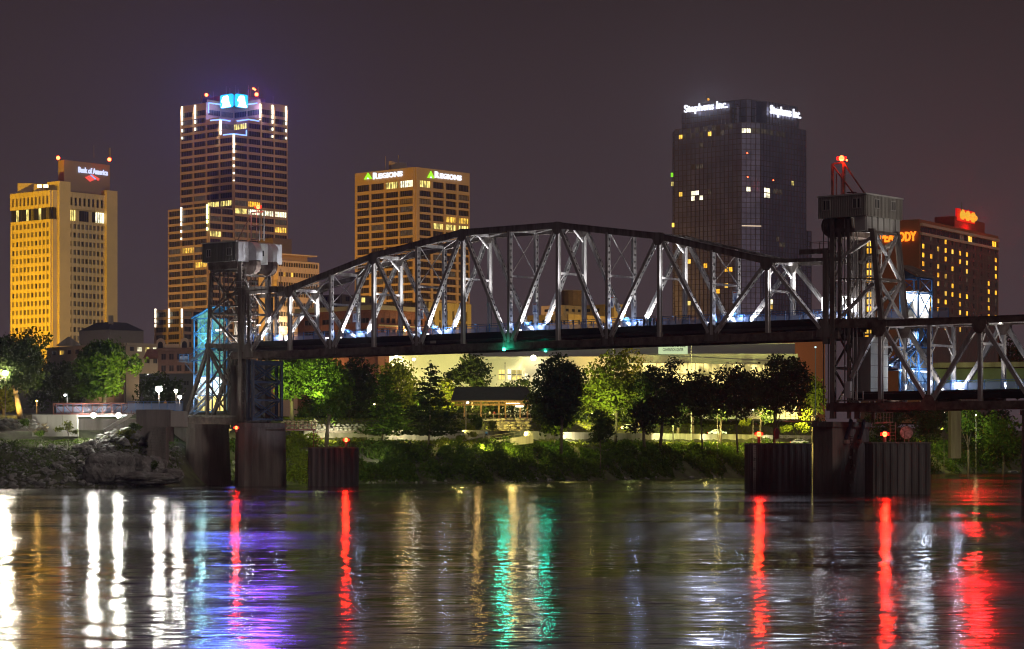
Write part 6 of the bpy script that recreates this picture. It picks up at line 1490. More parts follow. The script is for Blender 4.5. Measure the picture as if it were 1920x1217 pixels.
# ---------------------------------------------------------------- foliage
def leaves(cs, n, size, rng, flat=.0, droop=.0):
    """cs: rows of (x,y,z,rx,ry,rz) crown lobes. returns leaf quads spread through the lobes, denser near their skin"""
    cs = np.array(cs, dtype=float); wv = cs[:, 3]*cs[:, 4]*cs[:, 5]; wv = wv**.8/np.sum(wv**.8)
    idx = rng.choice(len(cs), n, p=wv); c = cs[idx]
    d = rng.normal(size=(n, 3)); d /= np.linalg.norm(d, axis=1, keepdims=True); r = rng.uniform(.35, 1.06, (n, 1))**.55
    # clumping: snap part of the leaves towards twig centres
    p = c[:, :3]+d*r*c[:, 3:6]
    tw = p[rng.choice(n, max(8, n//16))]; near = tw[rng.integers(0, len(tw), n)]
    j = rng.random(n) < .62; p[j] = near[j]+rng.normal(scale=size*1.5, size=(int(j.sum()), 3))*[1, 1, .7 if flat == 0 else .25]
    a = rng.normal(size=(n, 3)); a[:, 2] *= (1-flat); a /= np.linalg.norm(a, axis=1, keepdims=True)
    b = rng.normal(size=(n, 3)); b[:, 2] *= (1-flat)*.8; b -= a*np.sum(a*b, 1, keepdims=True); b /= np.linalg.norm(b, axis=1, keepdims=True)
    s = size*rng.uniform(.6, 1.35, (n, 1)); a *= s; b *= s*.6
    q = np.stack([p-a, p+b*1.0, p+a, p-b], 1).reshape(-1, 3)
    return q, np.arange(4*n).reshape(-1, 4)
def tree(name, px, Y, x0, x1, y0, y1, label, leaf, n=5000, cat="tree", shape='round', ybase=None, size=.34, group=None, seed=0, trunk=.35, lobes=24):
    rng = np.random.default_rng(seed+px); rr = random.Random(seed+px)
    base = P(px, 700, Y); base.z = terr(base.x, Y) if ybase is None else P(px, ybase, Y).z
    xa, xb = P(x0, 0, Y).x, P(x1, 0, Y).x; zt, zb = P(0, y0, Y).z, P(0, y1, Y).z; cx = (xa+xb)/2; rx = (xb-xa)/2; rz = (zt-zb)/2; cz = (zt+zb)/2
    root = thing(name, base, label, cat, group); cs = []
    if shape == 'round':
        for i in range(lobes):
            th = rr.uniform(0, 6.28); ph = math.acos(rr.uniform(-.9, 1)); q = rr.uniform(.40, .86)
            r_ = rr.uniform(.20, .38)
            cs.append((cx+rx*q*math.sin(ph)*math.cos(th), Y+rx*q*.8*math.sin(ph)*math.sin(th), cz+rz*q*math.cos(ph), rx*r_*1.15, rx*r_, rz*r_*1.05))
        cs.append((cx, Y, cz, rx*.45, rx*.4, rz*.55))
    elif shape == 'cone':
        for i in range(lobes):
            f = (i+.5)/lobes; r_ = rx*(1-f)**.8*rr.uniform(.75, 1.1)+.3; z = zb+(zt-zb)*f
            for k_ in range(4): th = rr.uniform(0, 6.28); cs.append((cx+r_*.5*math.cos(th), Y+r_*.5*math.sin(th), z+rr.uniform(-.2, .2), r_*.55, r_*.5, (zt-zb)/lobes*.42))
    v, f = leaves(cs, n, size, rng, .75 if shape == 'cone' else 0)
    inv = np.array(root.location); me = npmesh("crown", v-inv[None], f, leaf)
    o = D.objects.new('crown', me); C.objects.link(o); o.parent = root
    w = MB(); h = cz-base.z; top = Vector((cx*.8+base.x*.2, Y, base.z+h))
    mid = base.lerp(top, .45)+Vector((rr.uniform(-.3, .3), 0, 0)); w.tube(base-_UZ*.4, mid, trunk, trunk*.75, 9); w.tube(mid, top if shape == 'round' else Vector((cx, Y, zt-.6)), trunk*.75, trunk*.25 if shape == 'round' else .05, 8)
    for i in range(7 if shape == 'round' else 0):
        c_ = cs[i*2 % len(cs)]; s_ = mid.lerp(top, rr.uniform(0, .8)); w.tube(s_, Vector(c_[:3]), trunk*.4, .05, 6)
    w.build('trunk', BARK, root, True); return root
T = tree
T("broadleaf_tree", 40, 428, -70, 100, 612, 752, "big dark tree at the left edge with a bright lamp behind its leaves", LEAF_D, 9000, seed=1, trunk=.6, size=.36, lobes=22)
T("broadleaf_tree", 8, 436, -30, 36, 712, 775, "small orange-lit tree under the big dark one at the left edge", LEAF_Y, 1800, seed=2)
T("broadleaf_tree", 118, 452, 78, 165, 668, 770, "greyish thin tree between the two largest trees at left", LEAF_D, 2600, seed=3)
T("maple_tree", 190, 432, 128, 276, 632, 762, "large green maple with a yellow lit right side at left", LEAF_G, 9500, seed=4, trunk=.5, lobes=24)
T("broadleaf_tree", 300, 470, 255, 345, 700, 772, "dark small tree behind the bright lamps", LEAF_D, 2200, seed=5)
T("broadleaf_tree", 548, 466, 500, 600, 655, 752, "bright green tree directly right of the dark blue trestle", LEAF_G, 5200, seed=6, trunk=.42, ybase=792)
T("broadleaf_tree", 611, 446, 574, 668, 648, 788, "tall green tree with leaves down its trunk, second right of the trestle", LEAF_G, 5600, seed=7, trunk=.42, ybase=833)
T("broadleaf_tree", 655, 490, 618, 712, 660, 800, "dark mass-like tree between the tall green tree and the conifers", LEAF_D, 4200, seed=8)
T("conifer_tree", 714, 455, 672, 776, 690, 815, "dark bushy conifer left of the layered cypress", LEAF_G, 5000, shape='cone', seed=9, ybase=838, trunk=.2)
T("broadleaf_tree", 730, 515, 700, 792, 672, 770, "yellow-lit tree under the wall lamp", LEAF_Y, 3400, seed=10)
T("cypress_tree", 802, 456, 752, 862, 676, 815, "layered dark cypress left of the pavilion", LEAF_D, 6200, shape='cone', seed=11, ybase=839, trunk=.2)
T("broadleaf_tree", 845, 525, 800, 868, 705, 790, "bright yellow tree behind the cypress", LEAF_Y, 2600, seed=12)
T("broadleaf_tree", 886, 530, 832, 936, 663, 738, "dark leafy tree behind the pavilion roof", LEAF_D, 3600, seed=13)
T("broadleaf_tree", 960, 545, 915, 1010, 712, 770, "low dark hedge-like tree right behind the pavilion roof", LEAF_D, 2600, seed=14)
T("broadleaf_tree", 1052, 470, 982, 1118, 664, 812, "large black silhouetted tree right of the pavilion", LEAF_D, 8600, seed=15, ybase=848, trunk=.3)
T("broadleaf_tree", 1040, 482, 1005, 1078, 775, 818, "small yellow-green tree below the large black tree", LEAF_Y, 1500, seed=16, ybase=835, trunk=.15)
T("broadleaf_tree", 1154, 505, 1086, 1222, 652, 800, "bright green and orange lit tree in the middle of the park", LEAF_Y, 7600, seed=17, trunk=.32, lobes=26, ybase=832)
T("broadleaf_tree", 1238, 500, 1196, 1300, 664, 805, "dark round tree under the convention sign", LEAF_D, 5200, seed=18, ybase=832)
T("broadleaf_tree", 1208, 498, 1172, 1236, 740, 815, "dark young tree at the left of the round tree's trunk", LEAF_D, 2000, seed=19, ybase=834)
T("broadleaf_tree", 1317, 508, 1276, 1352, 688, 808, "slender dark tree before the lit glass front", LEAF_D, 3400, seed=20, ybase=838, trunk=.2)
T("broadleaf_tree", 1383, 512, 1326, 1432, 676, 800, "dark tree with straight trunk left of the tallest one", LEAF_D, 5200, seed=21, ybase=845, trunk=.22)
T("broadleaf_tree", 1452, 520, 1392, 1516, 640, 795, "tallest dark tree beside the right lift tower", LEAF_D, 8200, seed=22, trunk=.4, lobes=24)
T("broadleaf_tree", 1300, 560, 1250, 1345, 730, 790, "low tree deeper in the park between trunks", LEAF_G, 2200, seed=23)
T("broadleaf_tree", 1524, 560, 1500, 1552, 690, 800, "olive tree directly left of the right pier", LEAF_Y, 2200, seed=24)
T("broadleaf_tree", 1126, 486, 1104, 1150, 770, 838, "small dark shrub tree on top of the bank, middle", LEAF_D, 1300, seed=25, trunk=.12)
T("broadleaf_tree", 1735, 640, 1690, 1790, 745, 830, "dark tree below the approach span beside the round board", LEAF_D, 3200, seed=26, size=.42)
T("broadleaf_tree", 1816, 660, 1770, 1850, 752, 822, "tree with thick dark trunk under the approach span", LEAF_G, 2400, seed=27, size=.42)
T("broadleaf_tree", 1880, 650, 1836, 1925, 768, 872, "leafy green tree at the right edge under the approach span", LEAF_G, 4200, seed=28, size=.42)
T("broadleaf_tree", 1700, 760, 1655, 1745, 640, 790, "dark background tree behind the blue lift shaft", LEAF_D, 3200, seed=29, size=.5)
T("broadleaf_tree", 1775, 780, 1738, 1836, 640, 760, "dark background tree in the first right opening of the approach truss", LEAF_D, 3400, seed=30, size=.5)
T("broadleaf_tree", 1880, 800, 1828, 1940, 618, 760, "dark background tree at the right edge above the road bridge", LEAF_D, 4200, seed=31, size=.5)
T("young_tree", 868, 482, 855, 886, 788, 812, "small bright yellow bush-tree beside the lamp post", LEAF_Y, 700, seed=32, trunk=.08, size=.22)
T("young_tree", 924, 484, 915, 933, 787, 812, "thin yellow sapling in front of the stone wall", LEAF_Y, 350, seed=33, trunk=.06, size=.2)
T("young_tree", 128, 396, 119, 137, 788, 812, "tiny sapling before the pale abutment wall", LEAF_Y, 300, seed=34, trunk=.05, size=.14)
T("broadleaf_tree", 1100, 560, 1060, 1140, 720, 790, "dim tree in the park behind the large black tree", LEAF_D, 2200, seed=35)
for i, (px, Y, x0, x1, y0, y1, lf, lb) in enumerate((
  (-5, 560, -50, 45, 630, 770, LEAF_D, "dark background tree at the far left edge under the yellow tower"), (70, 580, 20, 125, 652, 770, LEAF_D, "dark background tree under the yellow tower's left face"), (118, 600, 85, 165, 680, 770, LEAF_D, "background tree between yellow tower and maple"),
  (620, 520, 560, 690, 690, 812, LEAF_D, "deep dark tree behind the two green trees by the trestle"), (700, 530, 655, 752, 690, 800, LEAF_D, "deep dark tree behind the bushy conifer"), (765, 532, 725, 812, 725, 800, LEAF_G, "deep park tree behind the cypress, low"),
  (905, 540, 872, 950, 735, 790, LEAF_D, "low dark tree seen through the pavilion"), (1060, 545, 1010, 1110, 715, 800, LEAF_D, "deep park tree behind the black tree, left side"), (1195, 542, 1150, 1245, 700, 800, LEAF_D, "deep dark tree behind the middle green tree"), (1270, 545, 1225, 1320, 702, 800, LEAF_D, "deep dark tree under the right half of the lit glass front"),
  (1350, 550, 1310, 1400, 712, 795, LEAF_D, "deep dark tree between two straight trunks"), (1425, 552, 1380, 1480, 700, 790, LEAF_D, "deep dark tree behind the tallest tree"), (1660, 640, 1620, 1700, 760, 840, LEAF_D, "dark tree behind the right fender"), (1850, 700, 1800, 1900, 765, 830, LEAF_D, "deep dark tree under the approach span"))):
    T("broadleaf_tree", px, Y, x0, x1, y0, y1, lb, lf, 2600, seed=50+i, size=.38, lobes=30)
# shrubs one can tell apart on the bank
def shrub(px, py, w_, h_, Y, leaf, label, n=500, size=.22, group=None):
    c_ = P(px, py, Y); rng = np.random.default_rng(int(px*7+py)); rr = random.Random(px); cs = []
    for i in range(7): cs.append((c_.x+rr.uniform(-.6, .6)*w_, Y+rr.uniform(-.5, .5)*w_, c_.z+rr.uniform(-.4, .5)*h_, w_*.5, w_*.45, h_*.5))
    v, f = leaves(cs, n, size, rng); base = np.array((c_.x, Y, c_.z-h_)); me = npmesh("bush", v-base[None], f, leaf)
    o = put("bush", me, None, Matrix.Translation(base)); tag(o, label, "bush", group)
shrub(290, 873, .8, .8, 388, LEAF_G, "small green bush on the rocks by the masonry pier", 700, .13)
shrub(46, 792, .9, .6, 399, LEAF_G, "green bush in the boulder wall at the far left", 400, .14); shrub(110, 805, .7, .4, 396, LEAF_Y, "low yellowish bush under the abutment wall, left of the sapling", 350, .13)
shrub(140, 810, .5, .35, 395, LEAF_Y, "small tuft right of the sapling", 250, .12); shrub(75, 812, 1, .5, 396, LEAF_G, "round tuft on the path edge at far left", 400, .14)
shrub(255, 800, .9, .7, 394, LEAF_G, "bright green bush at the foot of the plaza wall", 500, .15); shrub(240, 812, 1.4, .6, 392, LEAF_Y, "wide yellow-green tuft above the boulder slope", 500, .15)
shrub(1398, 790, 1.2, 1, 540, LEAF_Y, "lit bush behind the red lamp near the gauge fender", 450, .25); shrub(1505, 800, 1.6, 1.4, 560, LEAF_Y, "bright yellow bush directly left of the right pier", 500, .25); shrub(1476, 803, 1.4, 1.0, 555, LEAF_Y, "bright bush on the lit lawn left of the gangway", 450, .25)
shrub(888, 816, .9, .5, 470, LEAF_Y, "spiky bright plant bed under the ramp, right", 350, .2); shrub(862, 822, 1.1, .6, 468, LEAF_Y, "spiky bright plant bed under the ramp, middle", 400, .2); shrub(838, 826, 1.1, .6, 466, LEAF_Y, "spiky bright plant bed at the low end of the ramp", 400, .2)
shrub(895, 792, 1.6, 1.6, 490, LEAF_G, "dark green bush between lamp post and stone wall", 700, .22)
# the bank's bushes: nobody could count them
rng = np.random.default_rng(5)
def undergrowth(name, pxa, pxb, ta, tb, n, hmax, size, leaf, label, seed, dens=1.5):
    "leaf quads lying on the domes of many overlapping bushes (or a low ragged sward when hmax is small)"
    rng = np.random.default_rng(seed); px = rng.uniform(pxa, pxb, n); t_ = rng.uniform(ta, tb, n)
    x = np.zeros(n); y = np.full(n, 430.)
    for _ in range(7): x = (px-960)*y/F; y = np.interp(x, SHX, SHY)+t_
    if hmax > 1.2:
        nc = max(12, int((pxb-pxa)*(tb-ta)/48)); ci = rng.integers(0, n, nc); k = rng.integers(0, nc, n)
        cx, cyy, r_ = x[ci][k], y[ci][k], (hmax*rng.uniform(.35, 1.0, nc)**1.2)[k]
        d = rng.normal(size=(n, 3)); d /= np.linalg.norm(d, axis=1, keepdims=True); d[:, 2] = np.abs(d[:, 2])*1.0; q = rng.uniform(.72, 1.08, n)+rng.normal(scale=.05, size=n)
        x = cx+d[:, 0]*r_*q*1.15; y = cyy+d[:, 1]*r_*q*1.15; h = d[:, 2]*r_*q
    else: h = hmax*rng.random(n)
    z = np.array([terr(a_, b_) for a_, b_ in zip(x, y)])+h; pos = np.stack([x, y, z], 1)
    a = rng.normal(size=(n, 3)); a /= np.linalg.norm(a, axis=1, keepdims=True); b = rng.normal(size=(n, 3)); b -= a*np.sum(a*b, 1, keepdims=True); b /= np.linalg.norm(b, axis=1, keepdims=True)
    s = size*rng.uniform(.5, 1.4, (n, 1)); a *= s; b *= s*.65
    v = np.stack([pos-a, pos+b, pos+a, pos-b], 1).reshape(-1, 3); o = put(name, npmesh(name, v, np.arange(4*n).reshape(-1, 4), leaf)); tag(o, label, "undergrowth", kind='stuff')
undergrowth("bank_bushes", 655, 1560, 1.5, 14.5, 78000, 2.5, .24, LEAF_G, "dense bushes covering the river bank from the small fender to the right pier", 3)
undergrowth("bank_bushes", 520, 600, 1.5, 22, 14000, 2.0, .22, LEAF_Y, "bright green bushes on the bank between the wide pier and the small fender", 4)
undergrowth("bank_bushes", 1560, 2050, 2.0, 22, 26000, 4.2, .34, LEAF_G, "bushes on the far right bank under the approach span", 5)
undergrowth("bank_grass", -40, 335, 4, 24, 9000, .35, .13, LEAF_G, "grass tufts between the rocks of the left bank", 6)
undergrowth("bank_grass", 560, 1560, 17, 29, 13000, .3, .2, LEAF_Y, "lit rough grass strip below the retaining walls", 7)
undergrowth("bank_bushes", 395, 445, 6, 22, 2400, 1.5, .2, LEAF_G, "bushes seen between the two left piers", 8)
undergrowth("park_hedge", 560, 1540, 56, 72, 16000, 3.6, .32, LEAF_D, "dark hedges and low shrubs along the park road", 10)
undergrowth("bank_grass", 215, 262, 12, 22, 2500, .5, .14, LEAF_Y, "bright grass mound left of the plaza wall", 11)
undergrowth("lawn_grass", 520, 1560, 30, 70, 16000, .25, .22, LEAF_Y, "mown park lawn behind the retaining walls", 9)

# ---------------------------------------------------------------- pavilion
PY = 500; pv = thing("pavilion", (P(925, 0, PY).x, PY, P(0, 787, PY).z), "open timber pavilion with dark pitched roof and warm ceiling light in the park", "pavilion")
pz = lambda py: P(0, py, PY).z; pxx = lambda px: P(px, 0, PY).x
fl_, ev, rd = pz(785), pz(752), pz(726)
xa, xb = pxx(846), pxx(1000); D0, D1 = PY, PY+9
k = MB(); k.extr([(xa, D0-.5, ev), (xb, D0-.5, ev), (xb-1.2, (D0+D1)/2, rd), (xa+.7, (D0+D1)/2, rd)], (0, .0, .22)); k.build('roof', TILE, pv)
k = MB(); k.extr([(xa, D1+.5, ev), (xb, D1+.5, ev), (xb-1.2, (D0+D1)/2, rd), (xa+.7, (D0+D1)/2, rd)], (0, .0, .22)); k.build('roof', TILE, pv)
k = MB(); k.beam((xa, D0-.5, ev-.1), (xb, D0-.5, ev-.1), .2, .35); k.beam((xa+.7, (D0+D1)/2, rd-.1), (xa, D0-.5, ev-.1), .18, .3); k.beam((xa+.7, (D0+D1)/2, rd-.1), (xa, D1+.5, ev-.1), .18, .3); k.beam((xa+.3, D0+1, ev), (xa+.3, D1-1, ev), .2, .25); k.build('fascia', WOOD, pv)
for f in (.16, .36, .58, .66, .84, .93):
    for yo in (0.4, 8.4):
        k = MB(); x = xa+(xb-xa)*f; k.beam((x, D0+yo, fl_-.2), (x, D0+yo, ev), .3, .3); k.build('post', WOOD, pv)
k = MB(); k.beam((xa+.6, D0+.4, ev-.7), (xb-.5, D0+.4, ev-.7), .2, .4)
for i in range(9): x = xa+1+(xb-xa-2)*i/8; k.beam((x, D0+.4, ev-.55), (x, D1-.6, ev-.55), .12, .2)
k.build('rafter', WOOD, pv)
k = MB(); k.box(((xa+xb)/2, (D0+D1)/2, fl_-.25), ((xb-xa)/2-.2, 5, .22)); k.build('floor', CONC, pv)
railing(pv, (xa+1, D0-.2, fl_), (xb-.6, D0-.2, fl_), 1.1, 1.5, False, matm=STEEL_D)
k = MB(); q = Vector((pxx(962), D0+2, ev-.5)); k.box(q, (1.4, .15, .12)); k.build('ceiling_light', emit("warm_ceiling_light", (1, .7, .3), 22), pv)
k = MB(); q2 = Vector((pxx(974), D0-.4, ev-1.1)); k.box(q2, (.8, .1, .1)); k.build('ceiling_light', emit("white_ceiling_light", (1, .9, .7), 12), pv)
point((pxx(962), D0+3, ev-1), 700, (1, .62, .2), .5); point((pxx(895), D0+4, ev-1), 500, (1, .62, .2), .5)

# ---------------------------------------------------------------- people
def person(q, h, label, top, legs, facing=0., sit=False, rnd=0):
    "one skinned body per person, clothes as separate bands by material"
    me = D.meshes.new("body"); s = h/1.75; c, n_ = math.cos(facing), math.sin(facing)
    if not sit: J = [(0, 0, .95), (0, 0, 1.2), (0, 0, 1.42), (0, .0, 1.52), (0, .02, 1.66), (.19, 0, 1.4), (.26, .02, 1.14), (.24, .14, .93), (-.19, 0, 1.4), (-.26, 0, 1.14), (-.25, .08, .9), (.10, 0, .88), (.11, .03, .48), (.11, 0, .06), (.11, .15, .03), (-.10, 0, .88), (-.13, 0, .48), (-.14, -.04, .06), (-.14, .1, .03)]
    else: J = [(0, 0, .45), (0, 0, .7), (0, 0, .92), (0, 0, 1.02), (0, .02, 1.16), (.19, 0, .9), (.25, .06, .66), (.2, .26, .55), (-.19, 0, .9), (-.25, .05, .66), (-.2, .26, .55), (.1, .02, .45), (.12, .42, .46), (.12, .44, .06), (.12, .56, .03), (-.1, .02, .45), (-.12, .42, .46), (-.12, .4, .06), (-.12, .52, .03)]
    rd_ = [.15, .14, .15, .06, .105, .065, .05, .04, .065, .05, .04, .10, .07, .045, .045, .10, .07, .045, .045]
    E = [(0, 1), (1, 2), (2, 3), (3, 4), (2, 5), (5, 6), (6, 7), (2, 8), (8, 9), (9, 10), (0, 11), (11, 12), (12, 13), (13, 14), (0, 15), (15, 16), (16, 17), (17, 18)]
    me.from_pydata([((x*c-y*n_)*s, (x*n_+y*c)*s, z*s) for x, y, z in J], E, [])
    o = D.objects.new("person", me); m_ = o.modifiers.new("skin", 'SKIN')
    for i, r_ in enumerate(rd_): me.skin_vertices[0].data[i].radius = (r_*s, r_*s*.85)
    me.skin_vertices[0].data[0].use_root = True
    C.objects.link(o); o.location = q; m2 = o.modifiers.new("sub", 'SUBSURF'); m2.levels = 1; m2.render_levels = 1
    dg = bpy.context.evaluated_depsgraph_get(); ev_ = o.evaluated_get(dg); me2 = D.meshes.new_from_object(ev_); o.modifiers.clear(); o.data = me2
    me2.materials.clear()
    for m__ in (SKIN, top, legs, HAIR): me2.materials.append(m__)
    hz = (.45 if sit else .95)*s
    for p_ in me2.polygons:
        z = p_.center.z/s; r_ = math.hypot(p_.center.x, p_.center.y)/s
        if sit: p_.material_index = 3 if z > 1.2 else 0 if z > 1.0 else 1 if z > .56 else 2
        else: p_.material_index = 3 if z > 1.69 else 0 if z > 1.5 else (0 if (r_ > .2 and z < 1.05) else 1 if z > .95 else 2)
        p_.use_smooth = True
    tag(o, label, "person")
SKIN = mat("skin", (.45, .28, .2), .6); HAIR = mat("dark_hair", (.03, .02, .015), .6)
def cl(n, c): return mat(n, c, .8)
TEAL = cl("teal_shirt", (.03, .35, .36)); DKC = cl("dark_clothes", (.03, .03, .04)); REDC = cl("red_shirt", (.4, .04, .03)); WHC = cl("white_shirt", (.7, .7, .68)); BLC = cl("blue_shirt", (.08, .22, .6)); GRC = cl("grey_shirt", (.25, .25, .27))
for px, o, h, lb, top, f in ((1208, 4.8, 1.75, "dark-clothed person at the left of the group on the bridge deck", DKC, 2.4), (1213, 4.2, 1.68, "person in grey shirt, second from left in the group on the deck", GRC, -.5), (1218.5, 4.6, 1.66, "person in teal shirt in the middle of the group on the deck", TEAL, .4), (1226, 4.9, 1.78, "person in dark top leaning near the far railing of the deck", DKC, 1.2), (1232, 4.4, 1.7, "person in red shirt at the right of the group on the deck", REDC, 2.2)):
    q = bpt(npx(px, o), o, ZD); person(q, h, lb, top, DKC, f)
person(bpt(npx(1196, 4), 4, ZD), 1.7, "person sitting on the deck bench left of the standing group", DKC, DKC, 1.0, True)
k = MB(); q = bpt(npx(1194, 4), 4.1, ZD); k.box(q+_UZ*.36, (.9, .25, .05), (U, V, _UZ)); k.box(q+_UZ*.17-U*.7, (.06, .2, .17), (U, V, _UZ)); k.box(q+_UZ*.17+U*.7, (.06, .2, .17), (U, V, _UZ)); k.build("bench", WOOD, label="low bench on the bridge deck beside the group of people", cat="bench")
q = P(912, 820, 474); q.z = P(0, 815.5, 474).z; person(q-_UZ*.35, 1.7, "person in a blue shirt sitting on the terrace under the pavilion", BLC, DKC, 3.1, True)
k = MB(); k.box(q-_UZ*.05+Vector((0, .15, 0)), (.7, .3, .08)); k.box(q-_UZ*.35+Vector((-.5, .15, 0)), (.08, .25, .3)); k.box(q-_UZ*.35+Vector((.5, .15, 0)), (.08, .25, .3)); k.build("bench", CONC_W, label="pale bench under the person in the blue shirt", cat="bench")
person(Vector((pxx(918), PY+4, fl_-.03)), 1.75, "person in a white shirt standing inside the pavilion", WHC, DKC, .3)
person(Vector((pxx(926), PY+5, fl_-.03)), 1.7, "person in a red shirt standing inside the pavilion beside the white shirt", REDC, DKC, 2.8)
person(Vector((P(310, 0, 403.5).x, 403.5, P(0, 768, 400).z)), 1.7, "person in an orange top behind the plaza railing", cl("orange_top", (.8, .35, .03)), DKC, 3.0)
person(Vector((P(331, 0, 403.5).x, 403.5, P(0, 768, 400).z)), 1.7, "person in pale clothes behind the plaza railing near the lift shaft", WHC, WHC, 3.0)

# ---------------------------------------------------------------- lamps in the park
def lamppost(px, py, Y, label, col=(1, .93, .75), s=60, r=.28, arm=0., group=None, pole=STEEL_D, base=None, double=False):
    q = P(px, py, Y); gz = base if base is not None else terr(q.x, Y); rt = thing("street_lamp", (q.x-arm, Y, gz), label, "street lamp", group)
    k = MB(); k.tube((q.x-arm, Y, gz-.2), (q.x-arm, Y, q.z+(.1 if not arm else .25)), .10, .06, 8)
    if arm: k.beam((q.x-arm, Y, q.z+.2), (q.x, Y, q.z+.22), .07, .07)
    k.build('pole', pole, rt); k = MB(); k.ball(q, r, 9, 6, sz=.8); k.build('bulb', emit("lamp_glow_%d_%d" % (px, py), col, s), rt, True)
    k = MB(); k.tube(q+_UZ*r*.75, q+_UZ*(r*1.1), r*1.2, r*.5, 10); k.build('lamp_cap', pole, rt); return q
WC = (1, .96, .85)
lamppost(776, 674, 530, "tall lamp post with bright lamp before the convention wall, left part", WC, 70, .3)
lamppost(877, 755, 480, "short black lamp post with arm left of the pavilion", WC, 30, .22, .35)
q = lamppost(298, 730, 424, "brightest white lamp at the left plaza, above the blue railing", WC, 170, .58); point(q+Vector((0, -.8, 0)), 1700, WC, .4)
spot(q+Vector((0, -1, .3)), P(215, 860, 389), 22000, WC, 30, .8, .3)
q = lamppost(330, 733, 430, "smaller white lamp right of the brightest plaza lamp", WC, 150, .32); point(q+Vector((0, -.8, 0)), 600, WC, .3)
q = lamppost(337, 745, 424, "low white lamp nearest the cyan lift shaft", WC, 150, .32); point(q+Vector((0, -.8, 0)), 600, WC, .3)
q = lamppost(10, 700, 424, "bright warm lamp shining through the leaves at the left edge", (1, .88, .65), 420, .5); point(q+Vector((0, -.8, 0)), 2500, (1, .88, .65), .4); glint(q+Vector((0, -.8, 0)), 9000, (1, .88, .68), .5)
spot(q+Vector((0, -1, .3)), P(70, 872, 386), 16000, (1, .9, .7), 30, .8, .3)
lamppost(122, 741, 412, "slim lamp post with cool lamp at the red foot bridge", (.9, .97, 1), 14, .2, -.35, pole=CONC_W); point(P(124, 746, 410), 160, (.9, .97, 1))
lamppost(69, 752, 440, "small orange path lamp under the left trees", (1, .6, .15), 20, .18); point(P(69, 757, 439), 260, (1, .55, .12))
lamppost(1296, 646, 548, "very tall thin lamp post before the convention centre, below its sign", WC, 30, .2, pole=METAL)
lamppost(1150, 652, 548, "very tall lamp post rising out of the middle tree", WC, 40, .2, pole=METAL)
lamppost(1529, 651, 470, "tall cyan-white lamp post left of the right tower", (.7, .95, .95), 1.5, .2, pole=mat("pale_teal_pole", (.45, .6, .55), .5))
lamppost(947, 681, 546, "dark unlit lamp post before the lit windows of the convention centre", (.1, .1, .1), .1, .15, pole=BLACK)
lamppost(1770, 774, 640, "far white lamp among the trees under the approach span", (.85, 1, .95), 90, .25)
lamppost(1522, 770, 575, "white globe lamp beside the olive tree", WC, 25, .25)
for px, lb in ((175, "left one of two dazzling flood lights under the red foot bridge"), (222, "right one of two dazzling flood lights under the red foot bridge")):
    q = P(px, 779, 402.6); rt = thing("flood_light", q, lb, "flood light", "flood lights under the foot bridge")
    k = MB(); k.ball(q, .40, 10, 7); k.build('bulb', emit("flood_glow_%d" % px, (1, .98, .88), 200), rt, True); k = MB(); k.box(q+Vector((0, .35, .1)), (.4, .15, .3)); k.build('housing', STEEL_D, rt)
    spot(q+Vector((0, -.5, -.1)), q+Vector((0, -9, -2.5)), 2300, (1, .97, .85), 150, .6, .3)
    spot(q+Vector((0, -1.2, .0)), q+Vector((-3.5, .6, -.8)), 1500, (1, .97, .85), 120, .6, .3)
for px, py, Y, W_, lb in ((614, 774, 500, 300, "tiny warm path lamp between the two green trees' trunks"), (702, 772, 508, 500, "tiny warm path lamp left of the bushy conifer's trunk"), (842, 790, 505, 600, "tiny yellow path lamp between cypress and pavilion"), (1030, 792, 520, 600, "tiny yellow path lamp left of the large black tree's trunk"), (1110, 788, 525, 600, "tiny white path lamp right of the large black tree's trunk"), (1205, 790, 530, 700, "tiny yellow path lamp right of the middle green tree's trunk"), (1262, 784, 530, 600, "tiny white path lamp under the round dark tree"), (1345, 786, 540, 700, "tiny yellow path lamp between the two straight trunks"), (1412, 782, 545, 700, "tiny yellow path lamp just left of the gauge fender's red lamp"), (1830, 792, 650, 500, "tiny white path lamp under the approach span")):
    q = lamppost(px, py-14, Y, lb, (1, .85, .45), 12, .17); point(q+Vector((0, .5, -.5)), W_*.25, (1, .8, .3), .3)
# added spots without fixtures that brighten trees, walls and lawn
G = (.85, 1, .28); YG = (1, .86, .22); SO = (1, .62, .10)
def up(px, py, Y, tx, ty, tY, W, col, ang=70, r=.4):
    p = P(px, py, Y); p.z = max(p.z, terr(p.x, p.y)+.4); q = P(tx, ty, tY); q.z = max(q.z, terr(q.x, q.y)+.3); spot(p, q, W, col, ang, .8, r)
up(60, 812, 391, 105, 790, 402, 1500, (1, .95, .75), 100)
up(500, 745, 452, 545, 690, 466, 26000, G, 80); up(560, 770, 438, 590, 690, 446, 26000, G, 75); up(275, 758, 420, 245, 700, 430, 16000, YG, 60); up(235, 770, 418, 190, 680, 432, 7000, G, 95)
up(30, 765, 425, 20, 740, 436, 5000, SO, 90); up(95, 770, 425, 60, 690, 428, 3000, (1, .8, .5), 90); up(745, 700, 527, 735, 710, 515, 16000, YG, 100); up(800, 770, 500, 800, 720, 515, 12000, YG, 90)
up(840, 775, 513, 845, 730, 525, 42000, YG, 90); up(700, 810, 440, 714, 740, 455, 3500, G, 80); up(800, 800, 440, 802, 730, 456, 2600, YG, 90); up(870, 805, 470, 870, 795, 482, 1500, YG, 90)
up(1100, 800, 492, 1145, 720, 505, 30000, G, 85); up(1240, 720, 512, 1170, 675, 508, 16000, SO, 80); up(1040, 815, 472, 1040, 795, 482, 3500, G, 90); up(925, 815, 488, 950, 797, 497, 9000, YG, 110); up(985, 815, 488, 975, 797, 497, 5000, YG, 110)
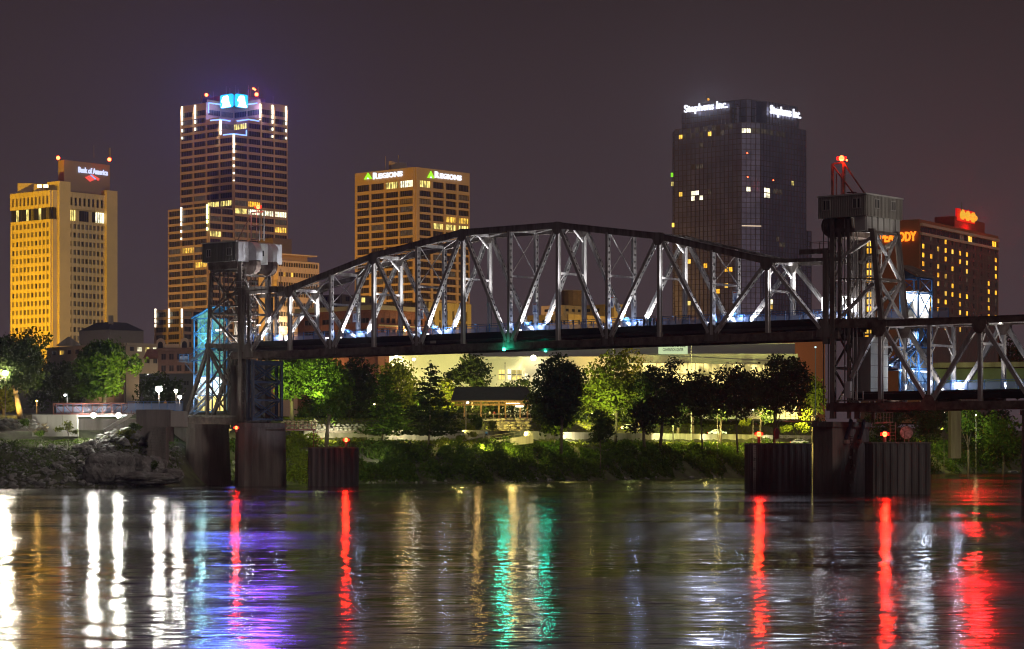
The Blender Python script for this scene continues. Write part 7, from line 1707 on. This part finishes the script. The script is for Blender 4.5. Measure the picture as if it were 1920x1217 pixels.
up(905, 840, 458, 905, 820, 470, 4200, YG, 110); up(960, 838, 462, 960, 818, 472, 3600, YG, 110); up(700, 850, 440, 690, 815, 460, 900, WC, 120); up(640, 800, 446, 560, 812, 452, 1800, WC, 100)
up(1350, 765, 545, 1370, 795, 555, 16000, YG, 120); up(1500, 770, 556, 1495, 800, 562, 20000, YG, 120); up(1440, 765, 548, 1440, 795, 556, 16000, YG, 120); up(1250, 800, 520, 1290, 815, 532, 3000, YG, 120)
up(560, 835, 405, 560, 860, 425, 9000, G, 100); up(415, 805, 436, 415, 800, 440, 1200, YG, 100)
up(1795, 790, 645, 1810, 800, 655, 5000, (.8, 1, .8), 120); up(1770, 805, 640, 1775, 812, 660, 8000, YG, 120); up(1850, 790, 630, 1865, 790, 650, 2500, G, 100); up(560, 775, 455, 550, 790, 462, 900, G, 120)
for px in (760, 900, 1010, 1120, 1300, 1450): point(P(px, 838, shore((px-960)*.1)+19+(0)), 260, YG, .3) if False else None
for i, px in enumerate(range(640, 1540, 75)): up(px+20, 790, 526, px+30, 735, 542, (24000, 15000, 34000)[i % 3], (YG, (1, .75, .2), G)[i % 3], 110)
def bankspot(px, W, col, h=830, t_=30):
    x, y = wpx(px, t_); p = Vector((x, y-4, 13.5)); spot(p, Vector((x, y-14, 4.5)), W*2.2, col, 78, .8, .3)
bankspot(760, 2600, YG); bankspot(860, 3600, YG); bankspot(960, 3400, YG); bankspot(1060, 3000, YG); bankspot(1180, 900, G); bankspot(1320, 1400, YG); bankspot(1440, 1100, YG); bankspot(600, 1400, G)
for px, W in ((1080, 2600), (1250, 1200), (1340, 1500), (1460, 1600), (620, 1200), (760, 900)):
    x, y = wpx(px, 22); spot((x, y, 8.2), (x, y+7, 8.6), W*2, (1, .92, .55), 120, .8, .3)
# small yard things: bollards, benches, parked cars, trash bin
for i, (px, py) in enumerate(((537, 780), (569, 785), (603, 795), (627, 800), (557, 774))):
    q = P(px, py, 455+i*2); k = MB(); k.tube((q.x, q.y, terr(q.x, q.y)-.2), (q.x, q.y, terr(q.x, q.y)+1.5), .12, n=8); k.tube((q.x, q.y, terr(q.x, q.y)+1.5), (q.x, q.y, terr(q.x, q.y)+1.62), .12, .04, n=8)
    k.build("bollard", mat("yellow_wood_post", (.42, .33, .08), .8) if i == 0 else D.materials["yellow_wood_post"], label="yellowish wooden post on the lawn right of the trestle, %s of the five" % ("leftmost", "third", "fourth", "rightmost", "second")[i], cat="post", group="posts on the lawn")
def car(x, y, label, col, yaw=0, z=None):
    z = z if z is not None else terr(x, y); rt = thing("parked_car", (x, y, z), label, "car", "cars parked behind the trees"); rt.rotation_euler.z = yaw
    M = Matrix.Translation((x, y, z)) @ Matrix.Rotation(yaw, 4, 'Z'); X = lambda a, b_, c_: M @ Vector((a, b_, c_))
    prof = [(-2.2, .35), (-2.2, .8), (-1.5, .95), (-.9, 1.4), (.6, 1.42), (1.3, .95), (2.1, .82), (2.2, .35)]
    k = MB(); k.extr([X(a, -.85, c_) for a, c_ in prof], X(0, 1.7, 0)-X(0, 0, 0)); k.build('body', mat("car_paint_%s" % col[1], col[0], .25, .3), rt)
    k = MB(); k.extr([X(a, -.87, c_) for a, c_ in ((-1.3, .98), (-.85, 1.33), (.55, 1.35), (1.1, .98))], X(0, 1.74, 0)-X(0, 0, 0)); k.build('windows', W_DARK, rt)
    for a in (-1.35, 1.35):
        for b_ in (-.88, .68): k = MB(); k.tube(X(a, b_, .33), X(a, b_+.2, .33), .33, n=12); k.build('wheel', BLACK, rt)
    for b_ in (-.6, .6): k = MB(); k.box(X(-2.2, b_, .7), (.05, .16, .07)); k.build('tail_light', emit("tail_light", (1, .02, .01), 4) if "tail_light" not in D.materials else D.materials["tail_light"], rt)
for px, Y, lb, col, yaw in ((670, 520, "white car parked behind the dark trees at left", ((.6, .6, .6), "white"), .2), (765, 530, "silver car parked behind the cypress", ((.4, .42, .45), "silver"), .1), (1105, 545, "blue car parked behind the large black tree", ((.05, .12, .3), "blue"), 3.3), (1180, 545, "white car with red tail lights behind the green lit tree", ((.6, .6, .6), "white"), .3), (1345, 570, "pale blue car parked on the road behind the slender tree", ((.3, .4, .55), "paleblue"), 0), (1498, 590, "white car parked left of the right pier", ((.65, .65, .68), "white"), .1), (1900, 680, "white car at the right edge below the approach span", ((.65, .65, .68), "white"), .2)):
    x, y = (px-960)*Y/F, Y; car(x, y, lb, col, yaw)

# ---------------------------------------------------------------- humid night air that carries the glow of signs and lamps
hz_ = D.materials.new("night_haze"); hz_.use_nodes = True; t = hz_.node_tree; t.nodes.clear()
o_ = t.nodes.new("ShaderNodeOutputMaterial"); v_ = t.nodes.new("ShaderNodeVolumePrincipled"); v_.inputs["Density"].default_value = .0001
v_.inputs["Color"].default_value = (.92, .92, .95, 1); v_.inputs["Anisotropy"].default_value = .75; t.links.new(v_.outputs[0], o_.inputs["Volume"])
b = MB(); b.box((0, 1100, 103), (2060, 1560, 111)); b.build("haze", hz_, kind='stuff', label="thin humid night haze over the river and town", cat="haze")
